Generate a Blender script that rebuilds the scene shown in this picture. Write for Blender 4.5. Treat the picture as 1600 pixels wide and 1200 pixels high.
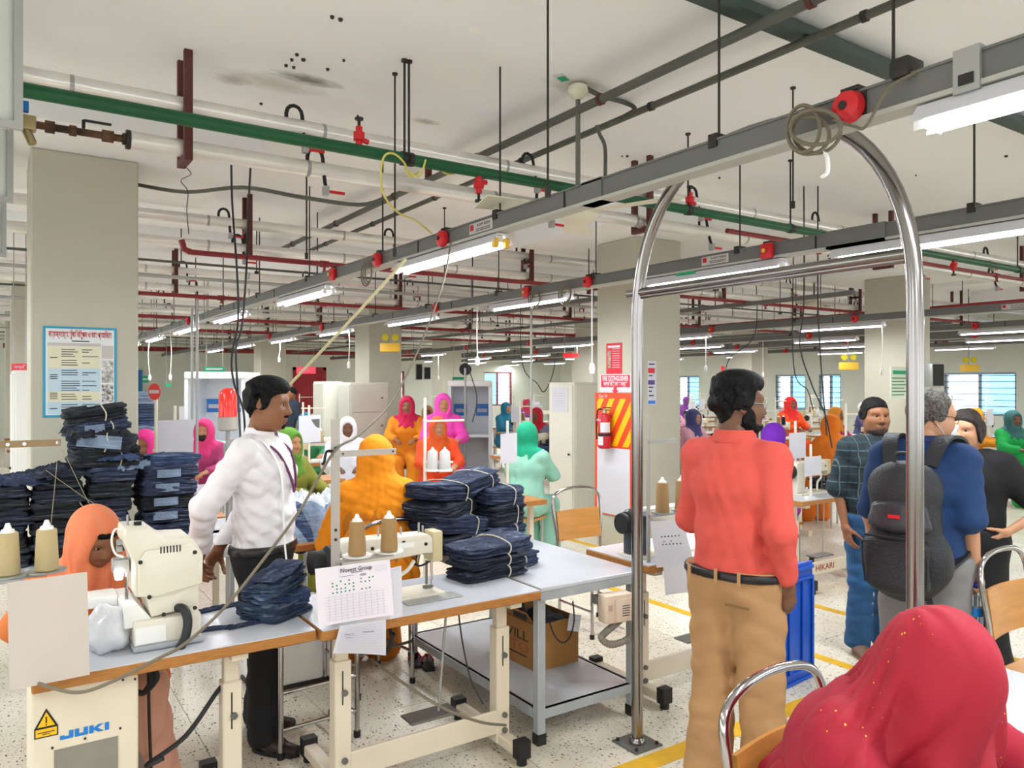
import bpy, bmesh, math, random
import numpy as np
from math import sin, cos, pi, radians, sqrt
from mathutils import Vector, Matrix, noise as mnoise

for o in list(bpy.data.objects):
    bpy.data.objects.remove(o)
SC = bpy.context.scene
COL = SC.collection
random.seed(11)
RNG = np.random.default_rng(5)

# ------------------------------------------------------------------ camera
CAMH = 1.72
cam_d = bpy.data.cameras.new('camera')
cam = bpy.data.objects.new('camera', cam_d)
COL.objects.link(cam)
cam.location = (0, 0, CAMH)
cam.rotation_euler = (radians(90), 0, radians(-34))
cam_d.sensor_width = 36
cam_d.lens = 27.0
cam_d.clip_start = 0.05
cam_d.clip_end = 200
SC.camera = cam

# ------------------------------------------------------------------ world (daylight of the open sides of the hall and its windows)
world = bpy.data.worlds.new('world')
SC.world = world
world.use_nodes = True
bg = world.node_tree.nodes['Background']
bg.inputs[0].default_value = (0.93, 0.97, 1.0, 1)
bg.inputs[1].default_value = 2.6
TUBE_EMIT = 9.0
TUBE_WATT = 21.0
SC.view_settings.view_transform = 'Standard'
SC.view_settings.look = 'None'
SC.view_settings.gamma = 1
SC.view_settings.exposure = 0.5
SC.view_settings.use_curve_mapping = False
SC.cycles.max_bounces = 5
SC.cycles.diffuse_bounces = 4
SC.cycles.glossy_bounces = 3
SC.cycles.transmission_bounces = 4
SC.cycles.transparent_max_bounces = 6
SC.cycles.use_adaptive_sampling = True
SC.cycles.adaptive_threshold = .1
SC.cycles.caustics_reflective = False
SC.cycles.caustics_refractive = False

# ------------------------------------------------------------------ pixel rays -> places (1600 x 1200 frame, f = 1200 px)
cA, sA = cos(radians(34)), sin(radians(34))
def W(px, py, Z):
    xc = (px - 800) / 1200 * Z
    return Vector((cA * xc + sA * Z, -sA * xc + cA * Z, CAMH + (600 - py) / 1200 * Z))
def WP(px, py, h):
    return W(px, py, 1200 * (CAMH - h) / (py - 600))
def WY(px, Y):          # X of the column px on the plane Y
    r = (px - 800) / 1200
    return Y * (r * cA + sA) / (cA - r * sA)
def WX(px, X):          # Y of the column px on the plane X
    r = (px - 800) / 1200
    return X * (cA - r * sA) / (r * cA + sA)

# ------------------------------------------------------------------ materials
def lin(h):
    if isinstance(h, tuple):
        return tuple(h) + (1,) if len(h) == 3 else h
    h = h.lstrip('#')
    c = [int(h[i:i + 2], 16) / 255 for i in (0, 2, 4)]
    return tuple((x / 12.92 if x <= .04045 else ((x + .055) / 1.055) ** 2.4) for x in c) + (1,)
MATS = {}
def mat(name, col, rough=.55, metal=0, var=0, vscale=4, bump=0, bscale=40, emit=0, alpha=1, trans=0, spec=.4, col2=None, detail=3, stretch=None):
    if name in MATS:
        return MATS[name]
    m = bpy.data.materials.new(name)
    m.use_nodes = True
    nt = m.node_tree
    b = nt.nodes['Principled BSDF']
    b.inputs['Base Color'].default_value = lin(col)
    b.inputs['Roughness'].default_value = rough
    b.inputs['Metallic'].default_value = metal
    b.inputs['Specular IOR Level'].default_value = spec
    m.diffuse_color = lin(col)
    if var or bump:
        tc = nt.nodes.new('ShaderNodeTexCoord')
        src = tc.outputs['Object']
        if stretch:
            mp = nt.nodes.new('ShaderNodeMapping')
            mp.inputs['Scale'].default_value = stretch
            nt.links.new(src, mp.inputs[0]); src = mp.outputs[0]
    if var:
        n = nt.nodes.new('ShaderNodeTexNoise')
        n.inputs['Scale'].default_value = vscale
        n.inputs['Detail'].default_value = detail
        nt.links.new(src, n.inputs['Vector'])
        r = nt.nodes.new('ShaderNodeValToRGB')
        c = lin(col)
        d = lin(col2) if col2 else tuple(x * (1 - var) for x in c[:3]) + (1,)
        r.color_ramp.elements[0].position = .32; r.color_ramp.elements[0].color = d
        r.color_ramp.elements[1].position = .62; r.color_ramp.elements[1].color = c
        nt.links.new(n.outputs['Fac'], r.inputs[0])
        nt.links.new(r.outputs[0], b.inputs['Base Color'])
    if bump:
        n2 = nt.nodes.new('ShaderNodeTexNoise')
        n2.inputs['Scale'].default_value = bscale
        n2.inputs['Detail'].default_value = 4
        nt.links.new(src, n2.inputs['Vector'])
        bp = nt.nodes.new('ShaderNodeBump')
        bp.inputs['Strength'].default_value = bump
        bp.inputs['Distance'].default_value = .02
        nt.links.new(n2.outputs['Fac'], bp.inputs['Height'])
        nt.links.new(bp.outputs[0], b.inputs['Normal'])
    if emit:
        b.inputs['Emission Color'].default_value = lin(col)
        b.inputs['Emission Strength'].default_value = emit
    if alpha < 1:
        b.inputs['Alpha'].default_value = alpha
    if trans:
        b.inputs['Transmission Weight'].default_value = trans
    MATS[name] = m
    return m
def nodes_of(m):
    return m.node_tree.nodes, m.node_tree.links, m.node_tree.nodes['Principled BSDF']

# ------------------------------------------------------------------ mesh builder
def spline(pts, n=8, closed=False):
    P = [Vector(p) for p in pts]
    out = []
    m = len(P)
    rng = range(m if closed else m - 1)
    for i in rng:
        if closed:
            a, b, c, d = P[(i - 1) % m], P[i], P[(i + 1) % m], P[(i + 2) % m]
        else:
            a, b, c, d = P[max(i - 1, 0)], P[i], P[i + 1], P[min(i + 2, m - 1)]
        for k in range(n):
            t = k / n
            out.append(.5 * ((2 * b) + (c - a) * t + (2 * a - 5 * b + 4 * c - d) * t * t + (3 * b - a - 3 * c + d) * t ** 3))
    if not closed:
        out.append(P[-1])
    return out

class MB:
    def __init__(s):
        s.v = []; s.f = []; s.mi = []; s.cur = 0
    def add(s, vs, fs):
        k = len(s.v)
        s.v += [tuple(x) for x in vs]
        for f in fs:
            s.f.append(tuple(i + k for i in f)); s.mi.append(s.cur)
        return s
    def box(s, x0, x1, y0, y1, z0, z1, M=None):
        vs = [Vector((x, y, z)) for z in (z0, z1) for y in (y0, y1) for x in (x0, x1)]
        if M is not None:
            vs = [M @ v for v in vs]
        return s.add(vs, [(0, 2, 3, 1), (4, 5, 7, 6), (0, 1, 5, 4), (2, 6, 7, 3), (0, 4, 6, 2), (1, 3, 7, 5)])
    def cbox(s, c, size, M=None):
        c = Vector(c); h = Vector(size) / 2
        T = Matrix.Translation(c) @ (M.to_4x4() if M is not None else Matrix.Identity(4))
        return s.box(-h.x, h.x, -h.y, h.y, -h.z, h.z, T)
    def cyl(s, p0, p1, r0, r1=None, n=12, cap=True):
        p0, p1 = Vector(p0), Vector(p1)
        r1 = r0 if r1 is None else r1
        d = (p1 - p0).normalized()
        a = d.orthogonal().normalized(); b = d.cross(a)
        vs = []
        for p, r in ((p0, r0), (p1, r1)):
            for i in range(n):
                t = 2 * pi * i / n
                vs.append(p + (a * cos(t) + b * sin(t)) * r)
        fs = [(i, (i + 1) % n, n + (i + 1) % n, n + i) for i in range(n)]
        if cap:
            fs += [tuple(range(n - 1, -1, -1)), tuple(range(n, 2 * n))]
        return s.add(vs, fs)
    def tube(s, pts, r, n=8, closed=False, radii=None):
        P = [Vector(p) for p in pts]
        m = len(P)
        def tan(i):
            if closed:
                return (P[(i + 1) % m] - P[(i - 1) % m]).normalized()
            return (P[min(i + 1, m - 1)] - P[max(i - 1, 0)]).normalized()
        t = tan(0); a = t.orthogonal().normalized()
        vs = []
        for i in range(m):
            t = tan(i)
            a = (a - t * a.dot(t))
            a = a.normalized() if a.length > 1e-6 else t.orthogonal().normalized()
            b = t.cross(a)
            rr = radii[i] if radii else r
            for k in range(n):
                q = 2 * pi * k / n
                vs.append(P[i] + (a * cos(q) + b * sin(q)) * rr)
        fs = []
        for i in range(m if closed else m - 1):
            j = (i + 1) % m
            for k in range(n):
                l = (k + 1) % n
                fs.append((i * n + k, i * n + l, j * n + l, j * n + k))
        if not closed:
            fs += [tuple(range(n - 1, -1, -1)), tuple(range((m - 1) * n, m * n))]
        return s.add(vs, fs)
    def strip(s, pts, wdir, w, t=.0015):
        """flat ribbon along pts, width w along wdir(s), thickness t"""
        P = [Vector(p) for p in pts]; m = len(P)
        vs = []
        for i in range(m):
            tg = (P[min(i + 1, m - 1)] - P[max(i - 1, 0)]).normalized()
            wd = Vector(wdir[i] if isinstance(wdir, list) else wdir)
            wd = (wd - tg * wd.dot(tg)).normalized()
            nn = tg.cross(wd)
            for a, b in ((-1, -1), (1, -1), (1, 1), (-1, 1)):
                vs.append(P[i] + wd * a * w / 2 + nn * b * t / 2)
        fs = [(3, 2, 1, 0), tuple(range(4 * m - 4, 4 * m))]
        for i in range(m - 1):
            for k in range(4):
                l = (k + 1) % 4
                fs.append((i * 4 + k, i * 4 + l, i * 4 + 4 + l, i * 4 + 4 + k))
        return s.add(vs, fs)
    def lathe(s, prof, c=(0, 0, 0), n=20, M=None):
        c = Vector(c)
        vs = []
        for r, z in prof:
            for i in range(n):
                t = 2 * pi * i / n
                v = Vector((r * cos(t), r * sin(t), z))
                vs.append((M @ v if M is not None else v) + c)
        fs = []
        for j in range(len(prof) - 1):
            for i in range(n):
                k = (i + 1) % n
                fs.append((j * n + i, j * n + k, j * n + n + k, j * n + n + i))
        fs += [tuple(range(n - 1, -1, -1)), tuple(range((len(prof) - 1) * n, len(prof) * n))]
        return s.add(vs, fs)
    def prism(s, poly, h0, h1, M=None):
        """poly in local xy, extruded along local z from h0 to h1"""
        n = len(poly)
        vs = [Vector((x, y, h0)) for x, y in poly] + [Vector((x, y, h1)) for x, y in poly]
        if M is not None:
            vs = [M @ v for v in vs]
        fs = [tuple(range(n - 1, -1, -1)), tuple(range(n, 2 * n))] + [(i, (i + 1) % n, n + (i + 1) % n, n + i) for i in range(n)]
        return s.add(vs, fs)
    def sheet(s, fn, nu, nv, t=.002):
        """thick sheet over fn(u,v) -> Vector, u,v in 0..1"""
        P = [[Vector(fn(i / nu, j / nv)) for i in range(nu + 1)] for j in range(nv + 1)]
        def nrm(i, j):
            a = P[j][min(i + 1, nu)] - P[j][max(i - 1, 0)]
            b = P[min(j + 1, nv)][i] - P[max(j - 1, 0)][i]
            q = a.cross(b)
            return q.normalized() if q.length > 1e-9 else Vector((0, 0, 1))
        w = nu + 1
        N = w * (nv + 1)
        vs = [P[j][i] + nrm(i, j) * t / 2 for j in range(nv + 1) for i in range(w)]
        vs += [P[j][i] - nrm(i, j) * t / 2 for j in range(nv + 1) for i in range(w)]
        fs = []
        for j in range(nv):
            for i in range(nu):
                a = j * w + i
                fs.append((a, a + 1, a + w + 1, a + w))
                fs.append((N + a, N + a + w, N + a + w + 1, N + a + 1))
        ring = [i for i in range(nu)] + [j * w + nu for j in range(nv)] + [nv * w + i for i in range(nu, 0, -1)] + [j * w for j in range(nv, 0, -1)]
        for a, b in zip(ring, ring[1:] + ring[:1]):
            fs.append((b, a, N + a, N + b))
        return s.add(vs, fs)
    def obj(s, name, m, parent=None, bevel=0, seg=2, smooth=True, angle=38, label=None):
        me = bpy.data.meshes.new(name)
        me.from_pydata(s.v, [], s.f)
        ms = m if isinstance(m, (list, tuple)) else [m]
        for q in ms:
            me.materials.append(q)
        if len(ms) > 1:
            me.polygons.foreach_set('material_index', s.mi)
        if bevel:
            bm = bmesh.new(); bm.from_mesh(me)
            es = [e for e in bm.edges if e.is_manifold and len(e.link_faces) == 2 and e.calc_face_angle(0) > .5]
            bmesh.ops.bevel(bm, geom=es, offset=bevel, segments=seg, affect='EDGES', profile=.5, clamp_overlap=True)
            bm.to_mesh(me); bm.free()
        if smooth:
            me.polygons.foreach_set('use_smooth', [True] * len(me.polygons))
            me.set_sharp_from_angle(angle=radians(angle))
        me.update()
        o = bpy.data.objects.new(name, me)
        COL.objects.link(o)
        if parent is not None:
            o.parent = parent
        if label:
            o['label'] = label
        return o

def thing(name, label, cat, loc=(0, 0, 0), rz=0, group=None):
    o = bpy.data.objects.new(name, None)
    o.empty_display_size = .1
    COL.objects.link(o)
    o.location = loc; o.rotation_euler = (0, 0, rz)
    o['label'] = label; o['category'] = cat
    if group: o['group'] = group
    return o
def tag(o, label, cat, group=None, kind=None):
    o['label'] = label; o['category'] = cat
    if group: o['group'] = group
    if kind: o['kind'] = kind
    return o
def struct(o, label=None):
    o['kind'] = 'structure'
    if label: o['label'] = label
    return o
def copy_tree(o, loc=None, rz=None, label=None, group=None, parent=None):
    c = o.copy(); COL.objects.link(c)
    if parent is not None: c.parent = parent
    if loc is not None: c.location = loc
    if rz is not None: c.rotation_euler = (c.rotation_euler[0], c.rotation_euler[1], rz)
    if label: c['label'] = label
    if group: c['group'] = group
    for ch in list(o.children):
        copy_tree(ch, parent=c)
    return c
def like(o, loc, parent=None, rot=None, scale=None):
    c = o.copy(); COL.objects.link(c); c.location = loc
    if parent is not None: c.parent = parent
    if rot is not None: c.rotation_euler = rot
    if scale is not None: c.scale = scale
    return c
def frame(o, x, y):
    """matrix with origin o, local x and y axes given, z = x cross y"""
    x = Vector(x).normalized(); y = Vector(y); y = (y - x * y.dot(x)).normalized(); z = x.cross(y)
    M = Matrix((x, y, z)).transposed().to_4x4()
    return Matrix.Translation(Vector(o)) @ M
def text(s, size, M, m, parent=None, name='lettering', align='CENTER', width=None, ext=.0006, bold=0, label=None):
    cu = bpy.data.curves.new(name, 'FONT')
    cu.body = s; cu.size = size; cu.align_x = align; cu.align_y = 'CENTER'; cu.extrude = ext; cu.resolution_u = 2
    if bold: cu.offset = bold
    t = bpy.data.objects.new(name, cu); COL.objects.link(t)
    dg = bpy.context.evaluated_depsgraph_get()
    me = bpy.data.meshes.new_from_object(t.evaluated_get(dg))
    bpy.data.objects.remove(t)
    if width and len(me.vertices):
        xs = [v.co.x for v in me.vertices]
        w = max(xs) - min(xs)
        if w > 1e-6:
            me.transform(Matrix.Diagonal((width / w, 1, 1, 1)))
    me.transform(M)
    me.materials.clear(); me.materials.append(m)
    o = bpy.data.objects.new(name, me); COL.objects.link(o)
    if parent is not None: o.parent = parent
    if label: o['label'] = label
    return o

# ------------------------------------------------------------------ shared materials
WALL = mat('wall_paint', '#d9dccf', .8, var=.06, vscale=1.5, bump=.03, bscale=60)
COLP = mat('column_paint', '#bfbcab', .75, var=.05, vscale=2, bump=.03, bscale=80)
CEIL = mat('ceiling_paint', '#f3f4f4', .9, var=.04, vscale=.6, detail=5)
STEEL = mat('steel_grey', '#6d6d68', .4, .35)
STEELL = mat('steel_light', '#a9aaa7', .4, .4)
TRUNK = mat('busway_grey', '#6f706c', .5, .1, var=.08, vscale=3)
LIP = mat('busway_lip', '#b4b4ac', .5)
ALU = mat('aluminium_cladding', '#eeebe6', .3, .5, var=.1, vscale=5, bump=.12, bscale=14)
GREENP = mat('green_pipe_paint', '#135934', .4, var=.25, vscale=3)
REDP = mat('red_pipe_paint', '#8e2a2e', .42, var=.15, vscale=3)
BROWN = mat('brown_primer', '#5b2a25', .55, var=.2, vscale=6)
RUST = mat('rusty_pipe', '#3f2f27', .8, .2, var=.5, vscale=14, bump=.4, bscale=30, col2='#7a5a42')
BLACK = mat('black_rubber', '#1b1b1c', .55)
DARK = mat('dark_metal', '#35332f', .5, .4)
WHITE = mat('white_enamel', '#eeeeea', .35)
OFFW = mat('machine_cream', '#e3dccb', .38, var=.05, vscale=6)
CREAM = mat('leg_cream', '#ded3bd', .42, var=.07, vscale=5)
CHROME = mat('chrome', '#b4b0b0', .12, 1.0)
STAIN = mat('stainless', '#94908d', .2, 1.0, bump=.02, bscale=6)
PLY = mat('plywood_edge', '#b5793a', .55, var=.35, vscale=6, stretch=(3, 3, 60))
PLYV = mat('plywood_varnished', '#c48a45', .35, var=.22, vscale=3, stretch=(1.2, 1.2, 9))
LAMIN = mat('white_laminate', '#c6c9d0', .22, var=.04, vscale=8)
GREYL = mat('grey_enamel', '#a7acaf', .42, var=.12, vscale=7)
PAPER = mat('paper_white', '#cfced6', .8)
CARD = mat('grey_cardboard', '#c9beb4', .85, var=.05, vscale=4)
KRAFT = mat('kraft_cardboard', '#a2743f', .85, var=.14, vscale=5)
REDPL = mat('red_plastic', '#d2232b', .35)
CABLE = mat('cable_grey', '#756c5c', .6)
CABLEB = mat('cable_black', '#242528', .5)
YELLOW = mat('yellow_paint', '#e0ae1c', .6, var=.18, vscale=9)
YELL2 = mat('yellow_plastic', '#e8b93a', .4)
BLUEPL = mat('blue_plastic', '#1d57c4', .35, var=.1, vscale=5)
THREADT = mat('thread_tan', '#b08d5e', .8, bump=.5, bscale=180, stretch=(1, 1, 6))
THREADC = mat('thread_cream', '#cdb98a', .8, bump=.5, bscale=180, stretch=(1, 1, 6))
THREADW = mat('thread_white', '#cdccca', .8)
THREADN = mat('thread_navy', '#1d2740', .8)
INK = mat('printed_ink', '#2c2f3c', .7)
INKR = mat('red_ink', '#c0202c', .6)
INKG = mat('green_ink', '#127a5e', .6)
INKB = mat('blue_ink', '#1678c8', .5)
SIGNR = mat('sign_red', '#cf2436', .45)
SIGNG = mat('sign_green', '#17a070', .45)
SIGNO = mat('sign_orange', '#e8481f', .45)
SIGNY = mat('sign_yellow', '#f4b90e', .45)
SIGNB = mat('sign_blue', '#3b7fd0', .45)
def denim(name, c, pale):
    m = mat(name, c, .85, var=.4, vscale=15, bump=.5, bscale=70, detail=6)
    N, L, b = nodes_of(m)
    src = b.inputs['Base Color'].links[0].from_socket
    tc = N.new('ShaderNodeTexCoord')
    mp = N.new('ShaderNodeMapping'); mp.inputs['Scale'].default_value = (7, 7, 85); L.new(tc.outputs['Object'], mp.inputs[0])
    n = N.new('ShaderNodeTexNoise'); n.inputs['Scale'].default_value = 1.0; n.inputs['Detail'].default_value = 5; n.inputs['Roughness'].default_value = .7; L.new(mp.outputs[0], n.inputs['Vector'])
    r = N.new('ShaderNodeMapRange'); r.inputs[1].default_value = .53; r.inputs[2].default_value = .68; r.inputs[4].default_value = .6; L.new(n.outputs['Fac'], r.inputs[0])
    mx = N.new('ShaderNodeMixRGB'); mx.inputs[2].default_value = lin(pale); L.new(r.outputs[0], mx.inputs[0]); L.new(src, mx.inputs[1]); L.new(mx.outputs[0], b.inputs['Base Color'])
    return m
DEN = [denim('denim_navy', '#2a3550', '#8494b0'), denim('denim_dark', '#1b2231', '#63718a'), denim('denim_blue', '#33476b', '#93a6c2'), denim('denim_pale', '#7f93ad', '#b9c6d6'), denim('denim_black', '#171b22', '#566070'), denim('denim_slate', '#2c3d55', '#8da0b8')]
# ================================================================== ROOM SHELL
CEILZ = 3.42
# floor: terrazzo tiles, 0.6 m, joints dark
def terrazzo():
    m = bpy.data.materials.new('terrazzo'); m.use_nodes = True
    N, L, b = nodes_of(m)
    tc = N.new('ShaderNodeTexCoord'); geo = N.new('ShaderNodeNewGeometry')
    base = N.new('ShaderNodeTexNoise'); base.inputs['Scale'].default_value = 1.3; base.inputs['Detail'].default_value = 4
    L.new(geo.outputs['Position'], base.inputs['Vector'])
    r0 = N.new('ShaderNodeValToRGB')
    r0.color_ramp.elements[0].position = .3; r0.color_ramp.elements[0].color = lin('#d6cdb8')
    r0.color_ramp.elements[1].position = .7; r0.color_ramp.elements[1].color = lin('#e4ddcd')
    L.new(base.outputs['Fac'], r0.inputs[0])
    col = r0.outputs[0]
    for sc, th, c, st in ((36, .17, '#39362f', (1.7, .8, 1)), (50, .15, '#6d675a', (.7, 1.6, 1)), (75, .2, '#a59d8c', (1, 1, 1))):
        mp = N.new('ShaderNodeMapping'); mp.inputs['Scale'].default_value = st; mp.inputs['Rotation'].default_value = (0, 0, sc)
        L.new(geo.outputs['Position'], mp.inputs[0])
        wn = N.new('ShaderNodeTexNoise'); wn.inputs['Scale'].default_value = 60
        L.new(mp.outputs[0], wn.inputs['Vector'])
        mx0 = N.new('ShaderNodeMixRGB'); mx0.inputs[0].default_value = .012
        L.new(mp.outputs[0], mx0.inputs[1]); L.new(wn.outputs['Color'], mx0.inputs[2])
        v = N.new('ShaderNodeTexVoronoi'); v.inputs['Scale'].default_value = sc
        L.new(mx0.outputs[0], v.inputs['Vector'])
        # a random part of the cells carries a chip
        rr = N.new('ShaderNodeSeparateColor'); L.new(v.outputs['Color'], rr.inputs[0])
        m1 = N.new('ShaderNodeMath'); m1.operation = 'MULTIPLY'; m1.inputs[1].default_value = th * 1.7
        L.new(rr.outputs[0], m1.inputs[0])
        lt = N.new('ShaderNodeMath'); lt.operation = 'LESS_THAN'
        L.new(v.outputs['Distance'], lt.inputs[0]); L.new(m1.outputs[0], lt.inputs[1])
        mx = N.new('ShaderNodeMixRGB'); mx.inputs[2].default_value = lin(c)
        L.new(lt.outputs[0], mx.inputs[0]); L.new(col, mx.inputs[1])
        col = mx.outputs[0]
    L.new(col, b.inputs['Base Color'])
    b.inputs['Roughness'].default_value = .32
    b.inputs['Specular IOR Level'].default_value = .35
    return m
TERR = terrazzo()
def terrazzo_far():
    m = TERR.copy(); m.name = 'terrazzo_with_joints'
    N, L, b = nodes_of(m)
    src = b.inputs['Base Color'].links[0].from_socket
    geo = N.new('ShaderNodeNewGeometry')
    mp = N.new('ShaderNodeMapping'); mp.inputs['Location'].default_value = (-.23, -.11, 0)
    L.new(geo.outputs['Position'], mp.inputs[0])
    br = N.new('ShaderNodeTexBrick'); br.offset = 0
    br.inputs['Scale'].default_value = 1; br.inputs['Brick Width'].default_value = .6; br.inputs['Row Height'].default_value = .6
    br.inputs['Mortar Size'].default_value = .003
    L.new(mp.outputs[0], br.inputs['Vector'])
    mx = N.new('ShaderNodeMixRGB'); mx.inputs[2].default_value = lin('#6b6455')
    L.new(br.outputs['Fac'], mx.inputs[0]); L.new(src, mx.inputs[1]); L.new(mx.outputs[0], b.inputs['Base Color'])
    return m
JOINT = mat('tile_joint', '#6b6455', .9)
TX0, TX1, TY0, TY1 = .23 - 3 * .6, .23 + 14 * .6, .11 - 1 * .6, .11 + 14 * .6
fl = MB()
fl.cur = 0
fl.box(TX0, TX1, TY0, TY1, -.12, -.004)
floor = struct(fl.obj('floor', JOINT, smooth=False), 'cream terrazzo tile floor with dark chips')
far = MB()
for a in ((-6, TX0, -6, 27), (TX1, 21, -6, 27), (TX0, TX1, -6, TY0), (TX0, TX1, TY1, 27)):
    far.box(a[0], a[1], a[2], a[3], -.12, 0)
far.obj('far_flooring', terrazzo_far(), floor, smooth=False)['kind'] = 'stuff'
tb = MB(); tb.box(.0015, .5985, .0015, .5985, -.03, 0)
t0 = None
for i in range(int(round((TX1 - TX0) / .6))):
    for j in range(int(round((TY1 - TY0) / .6))):
        p = (TX0 + .6 * i, TY0 + .6 * j, 0)
        if p[0] < -.9 and True or (p[1] < .41 * p[0] - 1.6):   # tiles the frame cannot reach
            pass
        if t0 is None:
            t0 = tb.obj('floor_tile', TERR, floor, bevel=.0012, seg=1, smooth=False); t0.location = p
        else:
            like(t0, p)
# yellow floor lines (painted strips)
def floor_line(x0, x1, y0, y1, label):
    b = MB(); b.box(x0, x1, y0, y1, .0003, .0016)
    return tag(b.obj('floor_line', YELLOW, smooth=False), label, 'floor marking', 'yellow aisle lines')
floor_line(1.6, 4.2, 2.49, 2.6, 'yellow painted line crossing the floor behind the steel arch foot')
floor_line(4.27, 4.35, 2.49, 16, 'yellow painted line along the near side of the aisle')
floor_line(5.24, 5.32, 1.2, 16, 'yellow painted line along the far side of the aisle by the blue crate')

# ceiling slab, drop panels, columns
def ceiling_mat():
    m = mat('ceiling_stained', '#f8f9f9', .92, var=.05, vscale=.5, detail=6)
    N, L, b = nodes_of(m)
    src = b.inputs['Base Color'].links[0].from_socket
    geo = N.new('ShaderNodeNewGeometry')
    col = src
    for (px, py, rx, ry, c, s) in ((482, 125, .2, .075, '#6f6a60', .85), (665, 190, .10, .05, '#a8a498', .7), (365, 125, .1, .08, '#9c988c', .6),
                                   (742, 48, .06, .035, '#fffdf2', 1.0), (430, 130, .3, .12, '#c2beb2', .6), (905, 135, .22, .12, '#b5b0a4', .7)):
        p = W(px, py, 1200 * (CEILZ - CAMH) / (600 - py))
        mp = N.new('ShaderNodeMapping'); mp.vector_type = 'POINT'
        mp.inputs['Location'].default_value = (-p.x / rx, -p.y / ry, 0); mp.inputs['Scale'].default_value = (1 / rx, 1 / ry, 0)
        L.new(geo.outputs['Position'], mp.inputs[0])
        nn = N.new('ShaderNodeTexNoise'); nn.inputs['Scale'].default_value = 2.5
        L.new(mp.outputs[0], nn.inputs['Vector'])
        ln = N.new('ShaderNodeVectorMath'); ln.operation = 'LENGTH'; L.new(mp.outputs[0], ln.inputs[0])
        ad = N.new('ShaderNodeMath'); ad.operation = 'ADD'; L.new(ln.outputs['Value'], ad.inputs[0]); L.new(nn.outputs['Fac'], ad.inputs[1])
        r = N.new('ShaderNodeMapRange'); r.inputs[1].default_value = .75; r.inputs[2].default_value = 1.65 if s < 1 else 1.2
        r.inputs[3].default_value = s; r.inputs[4].default_value = 0
        L.new(ad.outputs[0], r.inputs[0])
        mx = N.new('ShaderNodeMixRGB'); mx.inputs[2].default_value = lin(c)
        L.new(r.outputs[0], mx.inputs[0]); L.new(col, mx.inputs[1]); col = mx.outputs[0]
    L.new(col, b.inputs['Base Color'])
    return m
cm = ceiling_mat()
b = MB(); b.box(-6, 21, -6, 27, CEILZ, CEILZ + .25)
ceiling = struct(b.obj('ceiling', cm, smooth=False), 'off-white painted concrete ceiling with soot stains')
CW = .62
colxs = (.19, 5.38, 10.4, 15.5)
colys = (5.72, 12.4, 18.9)
DROP = 3.22
k = 0
col0 = drop0 = None
colobj = {}
for i, x in enumerate(colxs):
    for j, y in enumerate(colys):
        b = MB(); b.box(x, x + CW, y, y + CW, 0, DROP)
        c = struct(b.obj('column', COLP, bevel=.012, smooth=False), 'square cream painted concrete column')
        colobj[(i, j)] = c
        if col0 is None: col0 = c.data
        b = MB(); b.box(x - .64, x + CW + .64, y - .64, y + CW + .64, DROP, CEILZ)
        b.obj('drop_panel', CEIL, c, smooth=False)
# shallow slab joint ribs seen on the ceiling
for (y0, y1) in ((9.0, 9.25), (15.6, 15.9)):
    b = MB(); b.box(-2, 20, y0, y1, CEILZ - .1, CEILZ)
    b.obj('ceiling_beam', CEIL, ceiling, smooth=False)
for (x0, x1) in ((7.9, 8.15), (13.0, 13.25)):
    b = MB(); b.box(x0, x1, -4, 26, CEILZ - .1, CEILZ)
    b.obj('ceiling_beam', CEIL, ceiling, smooth=False)
# bolts and holes on the near slab
for (px, py) in ((456, 92), (464, 84), (474, 92), (459, 104), (447, 101), (512, 107), (537, 93), (408, 161), (519, 25), (532, 29), (559, 180), (607, 214), (972, 243), (980, 243), (1124, 277), (1431, 273), (1572, 243)):
    p = W(px, py, 1200 * (CEILZ - CAMH) / (600 - py))
    b = MB(); r = random.uniform(.006, .013)
    b.cyl((0, 0, 0), (0, 0, -.012), r, r * .8, 6)
    o = b.obj('anchor_bolt', DARK, ceiling); o.location = (p.x, p.y, CEILZ)

# far walls with window openings
def wall_with_openings(name, axis, pos, a0, a1, ops, label, th=.25):
    """axis 'x': wall plane X=pos running along Y; ops = (lo, hi, z0, z1)"""
    b = MB()
    ops = sorted(ops)
    def put(l, h, z0, z1):
        if h - l < .01 or z1 - z0 < .01: return
        if axis == 'x': b.box(pos, pos + th, l, h, z0, z1)
        else: b.box(l, h, pos, pos + th, z0, z1)
    cur = a0
    for lo, hi, z0, z1 in ops:
        put(cur, lo, 0, CEILZ); put(lo, hi, 0, z0); put(lo, hi, z1, CEILZ); cur = hi
    put(cur, a1, 0, CEILZ)
    return struct(b.obj(name, WALL, smooth=False), label)
RX = 20.0
rops = [(8.37, 10.03, .95, 2.0), (12.9, 13.6, .95, 2.0), (14.05, 15.1, .95, 2.0), (18.2, 19.3, .95, 2.0), (5.2, 6.8, .95, 2.0), (22, 23.2, .95, 2.0)]
wall_with_openings('wall_right', 'x', RX, -1, 26.2, rops, 'pale green-white far wall with barred windows')
LY = 26.0
lops = [(WY(592, LY), WY(632, LY), .8, 2.2), (WY(756, LY), WY(800, LY), .85, 2.2), (WY(462, LY), WY(505, LY), 0, 2.2)]
wall_with_openings('wall_back', 'y', LY, -3, 20, lops, 'pale far wall behind the sewing lines')
GLASS = mat('window_glass', '#dde6ee', .05, trans=1.0, spec=.3)
GLASSB = mat('window_glass_blue', '#7fbfe6', .03, trans=1.0, spec=.3)
WFR = mat('window_frame_grey', '#8d98a3', .4, .5)
WFRR = mat('window_frame_red', '#9a4a4a', .5)
nwin = 0
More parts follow.
